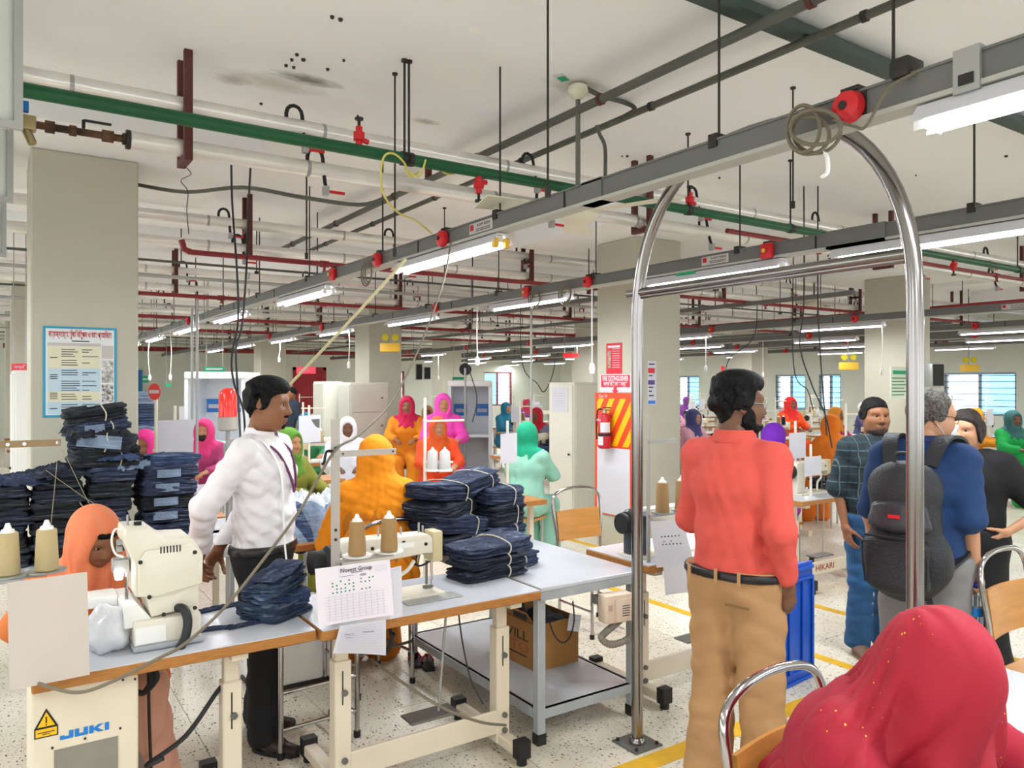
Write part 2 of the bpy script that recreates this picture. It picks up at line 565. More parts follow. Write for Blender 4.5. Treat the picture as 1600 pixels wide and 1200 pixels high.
def window(axis, pos, lo, hi, z0, z1, frm, bars, name):
    def bx(b, l, h, za, zb, d0, d1):
        if axis == 'x': b.box(pos + d0, pos + d1, l, h, za, zb)
        else: b.box(l, h, pos + d0, pos + d1, za, zb)
    b = MB()
    for l, h, za, zb in ((lo, lo + .05, z0, z1), (hi - .05, hi, z0, z1), (lo + .05, hi - .05, z0, z0 + .05), (lo + .05, hi - .05, z1 - .05, z1), ((lo + hi) / 2 - .03, (lo + hi) / 2 + .03, z0 + .05, z1 - .05)):
        bx(b, l, h, za, zb, .04, .1)
    w = struct(b.obj(name, frm, smooth=False), 'sliding window with horizontal security bars')
    for k, (l, h) in enumerate(((lo + .05, (lo + hi) / 2 - .03), ((lo + hi) / 2 + .03, hi - .05))):
        b = MB(); bx(b, l, h, z0 + .05, z1 - .05, .066, .072)
        b.obj('pane', GLASSB if k == 0 else GLASS, w, smooth=False)
    n = bars
    for q in range(n):
        z = z0 + (q + .5) * (z1 - z0) / n
        b = MB(); bx(b, lo, hi, z - .008, z + .008, .01, .026)
        b.obj('security_bar', DARK if axis == 'x' else WFRR, w, smooth=False)
    return w
for (lo, hi, z0, z1) in rops:
    nwin += 1; window('x', RX, lo, hi, z0, z1, WFR, 7, 'window_%d' % nwin)
for (lo, hi, z0, z1) in lops[:2]:
    nwin += 1; window('y', LY, lo, hi, z0, z1, WFRR, 8, 'window_%d' % nwin)
# red fire door in the back wall
lo, hi = lops[2][0], lops[2][1]
b = MB(); b.box(lo, hi, LY + .03, LY + .09, 0, 2.2)
d = struct(b.obj('door_1', mat('door_red', '#a8232c', .5), smooth=False), 'red steel fire door')
b = MB()
b.box(lo - .1, lo, LY - .03, LY, 0, 2.3); b.box(hi, hi + .1, LY - .03, LY, 0, 2.3); b.box(lo - .1, hi + .1, LY - .03, LY, 2.2, 2.3)
b.obj('door_frame', mat('door_red', '#a8232c'), d, smooth=False)
# blue door at the far left of the back wall
x0 = WY(206, LY); x1 = WY(222, LY)
b = MB(); b.box(x0, x1, LY - .06, LY, 0, 2.15)
d = struct(b.obj('door_2', mat('door_blue', '#2f74b4', .5), bevel=.01, smooth=False), 'blue painted steel door')
b = MB(); b.cyl((x0 + .08, LY - .1, 1.0), (x0 + .2, LY - .1, 1.0), .012)
b.obj('door_handle', STEELL, d)

# walls of the hall behind and left of the camera, with openings added to let in fill light
wall_with_openings('wall_left', 'x', -6.25, -6, 27, [(-5 + 4 * k, -1.8 + 4 * k, .9, 2.6) for k in range(8)], 'pale unseen side wall with openings added for fill light')
wall_with_openings('wall_front', 'y', -6.25, -6, 21, [(-5 + 4 * k, -1.8 + 4 * k, .9, 2.6) for k in range(6)], 'pale unseen wall behind the camera with openings added for fill light')
# ================================================================== CEILING SERVICES
def hung(name, label, cat, group=None):
    return thing(name, label, cat, (0, 0, 0), 0, group)
XR = 19.6
def rodto(b, x, y, z, r=.005):
    b.cyl((x, y, z), (x, y, CEILZ), r, n=6)
    b.cyl((x, y, CEILZ - .012), (x, y, CEILZ), .018, n=8)
rowname = {0: 'nearest the camera', 1: 'second row back', 2: 'third row back', 3: 'fourth row back', 4: 'fifth row back', 5: 'deepest row'}
PY = (4.25, 7.1, 10.45, 13.8, 17.1, 20.4)
for i, y in enumerate(PY):
    x0u, x0l = (-.6, .56) if i == 0 else (-.6, -.6)
    n = 14 if i < 3 else 8
    for nm, z, x0 in (('upper', 3.16, x0u), ('lower', 2.94, x0l)):
        t = hung('insulated_pipe', '%s aluminium-clad pipe of the hung pair, %s' % (nm, rowname[i]), 'pipe', 'aluminium clad ceiling pipes')
        b = MB(); b.cyl((x0, y, z), (XR, y, z), .046, n=n)
        b.obj('cladding', ALU, t)
        if i < 3:
            sv = MB()
            sv.cyl((0, 0, 0), (.02, 0, 0), .0475, n=n)
            s0 = None
            xx = x0 + .9
            while xx < XR - 4 - i * 2:
                if s0 is None:
                    s0 = sv.obj('seam_band', STEELL, t); s0.location = (xx, y, z)
                else: like(s0, (xx, y, z))
                xx += 1.25
    # brown primer hanger frames
    fx = (.82, 4.05, 7.3, 10.5, 13.7) if i == 0 else (1.9, 5.0, 8.2, 11.4, 14.6)
    for q, x in enumerate(fx):
        b = MB()
        b.box(x - .02, x + .02, y - .1, y - .065, 2.86, CEILZ); b.box(x - .02, x + .02, y + .065, y + .1, 2.86, CEILZ)
        b.box(x - .02, x + .02, y - .065, y + .065, 2.86, 2.894); b.box(x - .02, x + .02, y - .065, y + .065, 3.08, 3.114)
        tag(b.obj('pipe_hanger', BROWN, smooth=False), 'brown steel hanger frame, %s from the left, pipe pair %s' % (('first', 'second', 'third', 'fourth', 'fifth')[q], rowname[i]), 'hanger', 'brown pipe hangers')
    # black steam tap loops standing on the pipes, red valve handles under them
    if i < 4:
        for q, x in enumerate([1.35 + 1.6 * k + .3 * i for k in range(7)]):
            for up, z in ((1, 3.16), (0, 2.94)):
                xx = x if up else x + .12
                if i == 0 and not up and xx < .6: continue
                t = hung('steam_tap', 'black looped steam tap on the %s pipe, %s, %s along the run' % ('upper' if up else 'lower', rowname[i], ('first', 'second', 'third', 'fourth', 'fifth', 'sixth', 'seventh')[q]), 'valve', 'steam taps on the pipes')
                b = MB()
                pts = [(xx, y - .0, z + .04)] + [(xx + .045 - .045 * cos(a), y, z + .07 + .05 * sin(a)) for a in [pi * k / 6 for k in range(7)]] + [(xx + .09, y - .03, z - .06), (xx + .09, y - .05, z - .11)]
                b.tube(pts, .011, 6)
                b.obj('loop', BLACK, t)
                b = MB(); b.box(xx + .075, xx + .105, y - .07, y - .03, z - .15, z - .1)
                b.obj('valve_body', STEELL, t, smooth=False)
                b = MB(); b.box(xx + .1, xx + .2, y - .06, y - .045, z - .135, z - .12)
                b.obj('lever', REDPL, t, smooth=False)

# rusty valve run feeding the lower near pipe
t = hung('rusty_valve_pipe', 'rusty brown pipe with a blue-handled valve feeding the near lower pipe', 'pipe')
b = MB()
yy, zz = 4.25, 2.94
b.cyl((-.5, yy, zz), (.56, yy, zz), .018, n=10)
b.obj('pipe', RUST, t)
for x, r, w in ((.02, .026, .03), (.2, .03, .04), (.3, .026, .03), (.44, .03, .05), (.53, .03, .03)):
    b = MB(); b.cyl((x, yy, zz), (x + w, yy, zz), r, n=8); b.obj('coupling', RUST, t)
b = MB(); b.cbox((.12, yy, zz), (.09, .06, .07)); b.cyl((.12, yy, zz - .02), (.15, yy - .02, zz - .1), .022, n=8); b.obj('valve_body', mat('brass', '#a99a72', .4, .7), t, bevel=.008)
b = MB(); b.box(.105, .135, yy - .02, yy + .01, zz + .05, zz + .1); b.obj('handle', INKB, t, bevel=.004)
b = MB(); b.cyl((.36, yy, zz + .02), (.36, yy, zz + .06), .008, n=6); b.box(.36, .48, yy - .01, yy + .01, zz + .055, zz + .063); b.obj('lever', BLACK, t, smooth=False)
b = MB(); b.cyl((.545, yy, zz), (.565, yy, zz), .048, n=14); b.obj('end_cap', DARK, t)
b = MB(); b.tube(spline([(.82, 4.25, 2.85), (.84, 4.2, 2.8), (.8, 4.24, 2.77), (.835, 4.25, 2.72), (.83, 4.25, 2.62), (.84, 4.25, 2.5)]), .0022, 4)
tag(b.obj('wire_scrap', BLACK), 'thin loose wire dangling under the near brown hanger', 'wire')

# green compressed-air main with taps and rods
t = hung('air_main', 'dark green painted air pipe running in front of the near pipes', 'pipe')
b = MB(); b.cyl((-.6, 3.65, 2.9), (XR, 3.65, 2.9), .031, n=14); b.obj('pipe', GREENP, t)
b = MB()
rods = [WY(632, 3.65), WY(639, 3.65), WY(1235, 3.65), WY(1075, 3.65), WY(1590, 3.65)]
for x in rods:
    b = MB(); rodto(b, x, 3.65, 2.93, .0065); b.cyl((x - .02, 3.65, 2.9), (x + .02, 3.65, 2.9), .037, n=10)
    b.obj('hanger_rod', DARK, t)
for q, px in enumerate((561, 748, 1078, 1490)):
    x = WY(px, 3.65)
    k = thing('air_tap', 'red air tap on the green pipe, %s from the left' % ('first', 'second', 'third', 'last')[q], 'valve', (x, 3.65, 2.9), 0, 'red taps on the green pipe')
    s = 1 if q in (0, 2) else -1
    b = MB(); b.cyl((0, 0, .02 * s), (0, 0, .12 * s), .018, n=8); b.cyl((0, 0, .06 * s), (.05, 0, .05 * s), .014, n=8); b.lathe([(.0, .04), (.03, .05), (.03, .09), (.0, .1)], n=8, M=Matrix.Scale(s, 4)) ; b.obj('valve_body', REDPL, k)
    b = MB(); b.cyl((0, 0, .12 * s), (0, 0, .16 * s), .008, n=6); b.cyl((0, 0, .155 * s), (0, 0, .165 * s), .022, n=10); b.obj('wheel', DARK, k)
# yellow air hose looped round the green pipe and dropping to the machine
b = MB()
x = WY(600, 3.6)
pts = [W(655, 268, 4.1), W(640, 276, 4.1), W(632, 255, 4.0), W(615, 240, 3.9), W(600, 245, 3.9), W(595, 275, 3.9), W(600, 305, 3.9), W(622, 332, 4.1), W(650, 345, 4.3), W(675, 365, 4.5)]
b.tube(spline(pts, 6), .0055, 6)
tag(b.obj('yellow_hose', mat('yellow_hose', '#d8cf6a', .5)), 'thin yellow air hose looped round the green pipe', 'hose')
b = MB()
b.tube(spline([W(632, 263, 4.05), W(655, 276, 4.1), W(665, 250, 4.0)], 6) , .0055, 6)
tag(b.obj('yellow_hose', MATS['yellow_hose']), 'short yellow hose loop hanging below the green pipe', 'hose')
b = MB(); b.tube(spline([W(683, 262, 4.2), W(700, 272, 4.2), W(720, 268, 4.3), W(728, 262, 4.3)], 5), .005, 6)
tag(b.obj('yellow_hose', MATS['yellow_hose']), 'short yellow hose lying against the green pipe, right piece', 'hose')

# red sprinkler pipes
for i, (y, z, x0, r, lab) in enumerate(((6.5, 2.77, 1.3, .022, 'second bay'), (3.74, 2.83, 4.4, .018, 'just under the green pipe on the right'), (9.75, 2.77, 1.2, .024, 'third bay'), (13.0, 2.77, .5, .03, 'fourth bay'), (16.4, 2.8, .3, .03, 'fifth bay'), (24.6, 2.75, .2, .07, 'thick main near the far wall'))):
    t = hung('sprinkler_pipe', 'red sprinkler pipe, ' + lab, 'pipe', 'red sprinkler pipes')
    b = MB(); b.cyl((x0, y, z), (XR, y, z), r, n=10); b.obj('pipe', REDP, t)
    if i in (0, 2):
        b = MB(); b.tube([(x0, y, z), (x0 - .05, y, z + .02), (x0 - .07, y, z + .09)], r * 1.15, 8); b.obj('elbow', REDP, t)
    for q in range(4):
        x = x0 + 1.1 + 3 * q
        b = MB(); b.cyl((x, y, z), (x, y, z - .06), .012, n=6); b.cyl((x, y, z - .06), (x, y, z - .066), .022, n=8)
        b.cyl((x - .04, y, z), (x + .04, y, z), r * 1.35, n=8)
        b.obj('sprinkler_head', REDP, t)
        b = MB(); rodto(b, x + 1.2, y, z, .005); b.obj('hanger_rod', DARK, t)
for i, (x, lab) in enumerate(((6.6, 'beyond the fire column'), (11.3, 'far right'))):
    b = MB(); b.cyl((x, 3.6, 2.83), (x, 24, 2.83), .02, n=8)
    tag(b.obj('sprinkler_pipe', REDP), 'red sprinkler cross pipe running into the hall, ' + lab, 'pipe', 'red sprinkler pipes')

# dark conduits and cables along Y under the slab
CONDU = mat('conduit_grey', '#5c5e55', .55, var=.2, vscale=4)
for i, (x, z, r, y0, y1, lab) in enumerate(((2.74, 3.27, .024, -2, 9, 'thick grey conduit under the ceiling'), (2.8, 3.3, .014, -2, 9, 'thin conduit beside the thick grey one'), (3.12, 3.31, .02, -2, 9, 'grey cable conduit to the right of the thick one'))):
    t = hung('conduit', lab, 'conduit', 'ceiling conduits')
    b = MB(); b.cyl((x, y0, z), (x, y1, z), r, n=10); b.obj('pipe', CONDU, t)
    for q in range(7):
        y = .6 + 1.3 * q
        b = MB(); b.cyl((x, y - .012, z), (x, y + .012, z), r * 1.35, n=8)
        b.obj('clamp', DARK if i else BROWN, t)
    if i == 0:
        for y in (1.9, 5.2):
            b = MB(); rodto(b, x, y, z + .02, .006); b.box(x - .02, x + .02, y - .02, y + .02, z + .02, z + .1); b.obj('hanger_rod', BROWN, t)
b = MB(); b.tube(spline([W(905, 132, 4.3), W(940, 150, 4.4), W(975, 160, 4.6), W(992, 170, 4.6), W(975, 182, 4.6), W(950, 195, 4.6)], 6), .014, 8)
tag(b.obj('cable_bend', CONDU), 'grey cable bending from the fan rose to the right conduit', 'cable')
b = MB(); b.tube(spline([W(932, 196, 4.6), W(937, 210, 4.6), W(945, 228, 4.6), W(946, 260, 4.6), W(945, 285, 4.6)], 5), .011, 8)
tag(b.obj('cable_drop', CONDU), 'grey cable dropping from the conduit to the busway', 'cable')
b = MB(); b.tube(spline([W(212, 288, 5.4), W(290, 300, 5.2), W(380, 293, 5), W(470, 308, 4.9), W(560, 320, 4.9), W(600, 310, 4.9)], 5), .013, 8)
tag(b.obj('cable_swag', CONDU), 'dark cable swagged behind the near pipes', 'cable')
# dark green cable channel along X
DGREEN = mat('channel_dark_green', '#3c4f49', .5, var=.15, vscale=4)
t = hung('cable_channel', 'dark green steel cable channel fixed to the ceiling at top right', 'channel')
b = MB(); b.box(-1, XR, 2.22, 2.3, 3.355, CEILZ - .005); b.obj('channel', DGREEN, t, smooth=False)
b = MB(); b.box(-1, XR, 2.17, 2.2, 3.33, 3.375); b.obj('lip', DGREEN, t, smooth=False)

# ceiling fan: rose, rod, hub, blades at rest
def fan(loc, drop, ang, label):
    t = thing('ceiling_fan', label, 'ceiling fan', loc, ang, 'ceiling fans')
    IV = mat('fan_ivory', '#e4dfc8', .4)
    b = MB(); b.lathe([(.0, 0), (.035, -.005), (.055, -.02), (.06, -.05), (.03, -.085), (.015, -.095)][::-1], n=16); b.obj('canopy', IV, t)
    b = MB(); b.cyl((0, 0, -.08), (0, 0, -drop + .05), .014, n=8); b.obj('down_rod', STEEL, t)
    b = MB(); b.lathe([(.0, -drop - .07), (.08, -drop - .065), (.12, -drop - .03), (.12, -drop + .02), (.06, -drop + .05), (.015, -drop + .1), (0, -drop + .1)], n=20); b.obj('motor_hub', IV, t)
    for k in range(3):
        a = 2 * pi * k / 3
        b = MB()
        def fn(u, v, a=a):
            r = .14 + .46 * u; w = (.06 + .035 * u) * (v * 2 - 1)
            return (r * cos(a) - w * sin(a), r * sin(a) + w * cos(a), -drop - .01 + w * .15)
        b.sheet(fn, 6, 3, .006); b.obj('blade', IV, t)
    return t
p = W(903, 130, 4.34)
fan((p.x, p.y, CEILZ), .72, .9, 'white ceiling fan hanging behind the near busway')
p = W(1272, 420, 11.4)
fan((p.x, p.y, CEILZ), .52, .3, 'white ceiling fan hanging left of the right chrome post')
# green-white emergency sticker on the ceiling
p = W(878, 124, 1200 * 1.69 / 476)
b = MB(); b.box(-.055, .055, -.03, .03, -.002, 0)
o = tag(b.obj('ceiling_sticker', PAPER, smooth=False), 'small green and white sticker on the ceiling beside the fan rose', 'sticker')
o.location = (p.x, p.y, CEILZ); o.rotation_euler = (0, 0, .45)
b = MB(); b.box(-.02, .05, -.024, .024, -.003, -.002); b.obj('printed_panel', SIGNG, o, smooth=False)
# hanging plain rods between slab and busways, and thin long rods of the foreground
LBL = mat('label_silver', '#c9c4bf', .4, .3)
TUBE = mat('tube_glow', '#eef2ff', .3, emit=TUBE_EMIT)
TUBE.cycles.emission_sampling = 'NONE'
LAMP = bpy.data.lights.new('tube_lamp', 'AREA')
LAMP.shape = 'RECTANGLE'; LAMP.size = .12; LAMP.size_y = 1.2; LAMP.energy = TUBE_WATT; LAMP.color = (.94, .975, 1)
REFL = mat('reflector_white', '#d9d8de', .35)

# ---- busway trunking
BWZ = 2.63      # top
def busway(x, y0, y1, label, near):
    t = hung('busway', label, 'busway', 'grey overhead busways')
    b = MB(); b.box(x - .03, x + .03, y0, y1, BWZ - .085, BWZ - .008); b.obj('trunking', TRUNK, t, smooth=False)
    b = MB(); b.box(x - .036, x + .036, y0, y1, BWZ - .008, BWZ); b.obj('top_flange', TRUNK, t, smooth=False)
    b = MB(); b.box(x - .04, x + .04, y0, y1, BWZ - .1, BWZ - .085); b.obj('bottom_lip', LIP, t, smooth=False)
    y = y0 + (.85 if near else 1.2)
    j0 = r0 = None
    q = 0
    while y < y1:
        b = MB(); b.box(-.034, .034, -.006, .006, -.09, .002)
        if j0 is None:
            j0 = b.obj('joint_cover', DARK, t, smooth=False); j0.location = (x, y, BWZ)
        else: like(j0, (x, y, BWZ))
        b = MB(); rodto(b, 0, 0, 0, .005) if False else b.cyl((0, 0, -.01), (0, 0, CEILZ - BWZ), .0055, n=6); b.box(-.038, .038, -.02, .02, -.03, .02)
        if r0 is None:
            r0 = b.obj('hanger_rod', DARK, t); r0.location = (x, y + .6, BWZ)
        else: like(r0, (x, y + .6, BWZ))
        y += 1.5 if near else 3
    return t
BW = [(2.25, -2.5, 25, 'near'), (4.19, -1, 25, 'second'), (9.46, 2, 25, 'third'), (12.1, 4, 25, 'fourth'), (14.4, 5, 25, 'fifth'), (17.2, 7, 25, 'sixth')]
bws = []
for i, (x, a, c, nm) in enumerate(BW):
    bws.append(busway(x, a, c, 'grey overhead electrical busway, %s from the camera' % nm, i < 2))
# end coupling on the near busway: grey bracket and joint sleeve
b = MB(); x = 2.25; yq = WX(1522, x)
b.box(x - .045, x + .045, yq - .035, yq + .035, BWZ - .11, BWZ + .012); b.obj('joint_sleeve', STEELL, bws[0], smooth=False)
b = MB(); b.box(x - .048, x - .045, yq - .02, yq + .02, BWZ - .09, BWZ - .06); b.obj('sleeve_slot', DARK, bws[0], smooth=False)
yq = WX(1415, x); b = MB(); b.box(x - .05, x + .04, yq - .035, yq + .02, BWZ - .01, BWZ + .05); b.obj('rod_bracket', DARK, bws[0], bevel=.006)
yq = WX(922, x); b = MB(); b.box(x - .036, x + .036, yq - .12, yq + .02, BWZ - .1, BWZ + .004); b.obj('joint_sleeve', TRUNK, bws[0], smooth=False)
yq = WX(1325, 4.19); b = MB(); b.box(4.15, 4.23, yq - .25, yq + .12, BWZ - .1, BWZ + .006); b.obj('joint_sleeve', TRUNK, bws[1], smooth=False)
# name plates "KAM 0054"
def plate(i, x, px, w=.2):
    y = WX(px, x)
    b = MB(); b.box(x - .0335, x - .0305, y - w / 2, y + w / 2, BWZ - .075, BWZ - .015); p = b.obj('name_plate', LBL, bws[i], smooth=False)
    b = MB(); b.box(x - .0345, x - .0335, y + w / 2 - .045, y + w / 2 - .01, BWZ - .055, BWZ - .022); b.obj('red_logo_square', INKR, p, smooth=False)
    M = frame((x - .0338, y - .03, BWZ - .033), (0, -1, 0), (0, 0, 1))
    text('KAM 0054', .026, M, INK, p, width=w * .55)
    for k in range(2):
        b = MB(); b.box(x - .0342, x - .0336, y - w * .42, y + w * .2, BWZ - .055 - .01 * k, BWZ - .051 - .01 * k); b.obj('print_line', INK, p, smooth=False)
plate(0, 2.25, 759, .24); plate(1, 4.19, 1122, .24); plate(2, 9.46, 1590, .3)
# red tap-off boxes
def tapbox(x, y, label, rnd=True):
    t = thing('tap_off_box', label, 'plug box', (x, y, BWZ), 0, 'red busway tap-off boxes')
    b = MB()
    if rnd:
        b.lathe([(0, 0), (.048, 0), (.052, .01), (.045, .035), (.02, .045), (0, .045)], c=(-.035, 0, -.05), n=18, M=Matrix.Rotation(-pi / 2, 4, 'Y'))
    else:
        b.box(-.065, -.03, -.05, .04, -.1, 0)
    b.obj('housing', REDPL, t, bevel=0 if rnd else .01)
    b = MB(); b.box(-.045, .03, -.03, .03, 0, .014); b.obj('clip', DARK, t, smooth=False)
    b = MB(); b.cyl((-.078, 0, -.05), (-.084, 0, -.05), .014, n=10); b.obj('knob', DARK if rnd else YELL2, t)
    return t
names = 'first second third fourth fifth sixth seventh eighth ninth tenth'.split()
for q, px in enumerate((1340, 703, 600, 528, 300)):
    tapbox(2.25, WX(px, 2.25), 'red tap-off box on the near busway, %s from the right' % names[q], q != 3)
for q, px in enumerate((1205, 925, 828, 686, 507, 425)):
    tapbox(4.19, WX(px, 4.19), 'red tap-off box on the second busway, %s from the right' % names[q], q % 2 == 1)
for i in range(2, 6):
    x = BW[i][0]
    for q in range(6):
        y = 4.6 + 1.5 * i * .3 + 2.7 * q + random.uniform(-.4, .4)
        tapbox(x, y, 'small red tap-off box on the %s busway, %s from the right' % (BW[i][3], names[q]), q % 2 == 0)
# tube lights under the busways
def tube_light(x, y, ln, label, group, big=True, clip=False):
    """fixture running along Y from y to y+ln"""
    t = thing('tube_light', label, 'light', (x, y, 2.47), 0, group)
    b = MB()
    b.prism([(-.075, .0), (-.03, .055), (.03, .055), (.075, .0), (.068, .0), (.026, .045), (-.026, .045), (-.068, .0)], 0, ln, frame((0, 0, .0), (-1, 0, 0), (0, 0, 1)))
    b.obj('reflector', REFL, t, smooth=False)
    b = MB(); b.box(-.02, .02, .02, ln - .02, .01, .043); b.obj('ballast_tray', WHITE, t, smooth=False)
    for s in ((-1, 1) if big else (0,)):
        b = MB(); b.cyl((s * .035, .03, -.004), (s * .035, ln - .03, -.004), .013, n=10); b.obj('tube', TUBE, t)
    for yy in (.0, ln - .03):
        for s in ((-1, 1) if big else (0,)):
            b = MB(); b.box(s * .035 - .014, s * .035 + .014, yy, yy + .03, -.02, .03); b.obj('lamp_holder', YELL2 if clip and yy == 0 else WHITE, t, smooth=False)
    lo = bpy.data.objects.new('lamp_light', LAMP); COL.objects.link(lo); lo.parent = t; lo.location = (0, ln / 2, -.02)
    for yy in (.15, ln - .15):
        b = MB(); b.cyl((0, yy, .045), (0, yy, .06), .006, n=6); b.obj('hook', STEELL, t)
    return t
for q, y in enumerate((-.05, 3.43, 5.98, 8.5, 11.0, 13.5, 16.0, 18.5)):
    tube_light(2.25, y, 1.24, 'twin tube light under the near busway, %s from the right' % names[q], 'tube lights under the near busway', True, q == 1)
for q, y in enumerate((1.5, 3.1, 5.31, 7.8, 10.3, 12.8, 15.3, 17.8)):
    tube_light(4.19, y, 1.24, 'tube light under the second busway, %s from the right' % names[q], 'tube lights under the second busway', False)
for i in range(2, 6):
    x, a = BW[i][0], BW[i][1]
    for q in range(7):
        y = a + .6 + 2.9 * q
        tube_light(x, y, 1.24, 'tube light under the %s busway, %s from the right' % (BW[i][3], names[q]), 'tube lights under the far busways', False)
# lights of the hall behind and left of the camera, same fixtures
for q, (x, y) in enumerate(((-1.2, .5), (-1.2, 3.2), (-1.2, 6), (-1.2, 9), (.6, -1.6), (4.2, -1.0))):
    tube_light(x, y, 1.24, 'twin tube light behind or left of the camera, %s of them' % names[q], 'tube lights out of view', True)

# white pull-switch cords below the far busways
def cord(x, y, z0, z1, label, r=.006):
    t = thing('pull_switch', label, 'switch cord', (x, y, 0), 0, 'hanging switch cords')
    b = MB(); n = random.uniform(-.03, .03)
    b.tube(spline([(0, 0, z0), (n, n, (z0 + z1) / 2), (0, 0, z1)], 4), r, 6); b.obj('cord', WHITE, t)
    b = MB(); b.lathe([(0, -.09), (.02, -.085), (.026, -.04), (.018, 0), (0, .01)], c=(0, 0, z1), n=10); b.obj('switch', WHITE, t)
for q, (px, pyb, bi) in enumerate(((746, 558, 1), (925, 568, 1), (1378, 576, 2), (545, 566, 1), (685, 588, 2), (1103, 572, 2), (1192, 582, 3), (436, 558, 1), (266, 585, 0), (234, 586, 0), )):
    x = BW[bi][0]; y = WX(px, x)
    cord(x, y, BWZ - .1, W(px, pyb, cA * y + sA * x).z, 'white pull-switch cord hanging from the lights, %s of the set' % names[q])
# coiled cable and hook on the near busway
t = thing('coiled_cable', 'beige coiled cable with a plug hanging on the near busway by the arch', 'cable', (0, 0, 0))
x = 2.17; yc = WX(1275, x); zc = W(1275, 205, .829 * yc + .559 * x).z
for k, (dy, dz, ry, rz_) in enumerate(((.0, 0, .085, .07), (.02, -.01, .075, .06), (.03, .012, .06, .075), (-.02, .0, .09, .055))):
    b = MB(); b.tube([(x - .012 * k, yc + dy + ry * cos(a), zc + dz + rz_ * sin(a) + .25 * ry * cos(a)) for a in [2 * pi * q / 28 for q in range(28)]], .0065, 6, closed=True)
    b.obj('coil', CABLE, t)
b = MB(); b.tube(spline([(x, yc - .06, zc + .02), (x, yc - .13, zc - .02), (x, yc - .17, zc - .03), (x, yc - .24, zc + .06), (2.22, yc - .3, zc + .1)], 6), .005, 6); b.obj('lead', CABLE, t)
b = MB(); b.tube(spline([(x, yc - .03, zc - .07), (x, yc - .04, zc - .1), (x, yc - .04, zc - .14), (x, yc - .02, zc - .15)], 4), .007, 6); b.obj('plug', WHITE, t)
for q, (bx, px, bp) in enumerate(((2.25, 588, 200), (4.19, 893, 0), (4.19, 845, 0))):
    y = WX(px, bx)
    t = thing('coiled_cable', 'small coil of beige cable by a red box on the %s busway, %s' % ('near' if q == 0 else 'second', ('left part', 'right one', 'left one')[q]), 'cable', (bx - .06, y, 2.5))
    for k in range(3):
        b = MB(); r = .06 + .015 * k
        b.tube([(-.008 * k, r * cos(a), r * sin(a)) for a in [2 * pi * j / 20 for j in range(20)]], .005, 5, closed=True); b.obj('coil', CABLE, t)
# yellow twin-head emergency lights
def emergency(px, py, Z, label):
    p = W(px, py, Z)
    t = thing('emergency_light', label, 'emergency light', p, radians(-34), 'yellow emergency lights')
    b = MB(); b.box(-.16, .16, -.06, .06, -.07, .07); b.obj('case', YELL2, t, bevel=.012)
    for s in (-1, 1):
        b = MB(); b.lathe([(0, 0), (.055, 0), (.06, .02), (.045, .06), (0, .07)][::-1], c=(s * .08, -.02, .16), n=16, M=Matrix.Rotation(pi / 2, 4, 'X') @ Matrix.Scale(-1, 4, (0, 0, 1)))
        b.obj('lamp_head', mat('lamp_yellow', '#cfc21c', .3), t)
    b = MB(); b.box(-.01, .01, .02, .04, .07, CEILZ - p.z); b.obj('bracket', STEELL, t, smooth=False)
emergency(610, 543, 12.3, 'yellow twin-head emergency light beside the middle column')
emergency(1326, 572, 14, 'yellow emergency light hanging left of the right chrome post')
emergency(1515, 575, 15, 'yellow emergency light above the far right window')
# grey hung box units down the left edge
for q, (px, pyb, Z) in enumerate(((36, 205, 2.5), (21, 318, 3.5), (10, 402, 4.9))):
    p = W(px, pyb, Z)
    t = thing('hung_cabinet', 'light grey metal box unit hung under the ceiling, %s at the left edge' % ('nearest', 'middle', 'farthest')[q], 'air unit', (p.x, p.y, p.z), 0, 'hung metal units')
    b = MB(); b.box(-.9, -.02, 0, .1, .02, CEILZ - p.z - .02); b.obj('body', mat('unit_white', '#cfd4cd', .4), t, bevel=.02)
    b = MB(); b.box(-.9, 0, -.015, .0, 0, .025); b.box(-.025, 0, -.015, .0, .025, CEILZ - p.z); b.obj('front_frame', STEELL, t, smooth=False)
    b = MB(); b.box(-.5, -.46, .04, .06, CEILZ - p.z - .03, CEILZ - p.z); b.obj('bracket', STEELL, t, smooth=False)
# thin rods dropping from the slab in the mid distance
rodkeys = set()
for q in range(60):
    x = random.uniform(1.2, 17); y = random.uniform(5.2, 21)
    if any(cx - .1 < x < cx + .8 and cy - .1 < y < cy + .8 for cx in colxs for cy in colys): continue
    z = random.choice((2.63, 2.75, 2.95))
    key = (0 if x < 4.2 else 1 if x < 5.6 else 2 if x < 11 else 3, min(3, int((y - 5) / 4.2)), int(x * 2) % 2)
    if key in rodkeys: continue
    rodkeys.add(key)
    b = MB(); b.cyl((0, 0, z), (0, 0, CEILZ), .006, n=5); b.box(-.02, .02, -.012, .012, z - .03, z)
    o = tag(b.obj('threaded_rod', DARK), 'thin threaded rod above the %s, %s from camera, %s side' % (('near lines', 'aisle', 'far lines', 'right lines')[0 if x < 4.2 else 1 if x < 5.6 else 2 if x < 11 else 3], ('a few steps', 'midway', 'far', 'farthest')[min(3, int((y - 5) / 4.2))], ('left', 'right')[int(x * 2) % 2]), 'rod', 'threaded rods'); o.location = (x, y, 0)
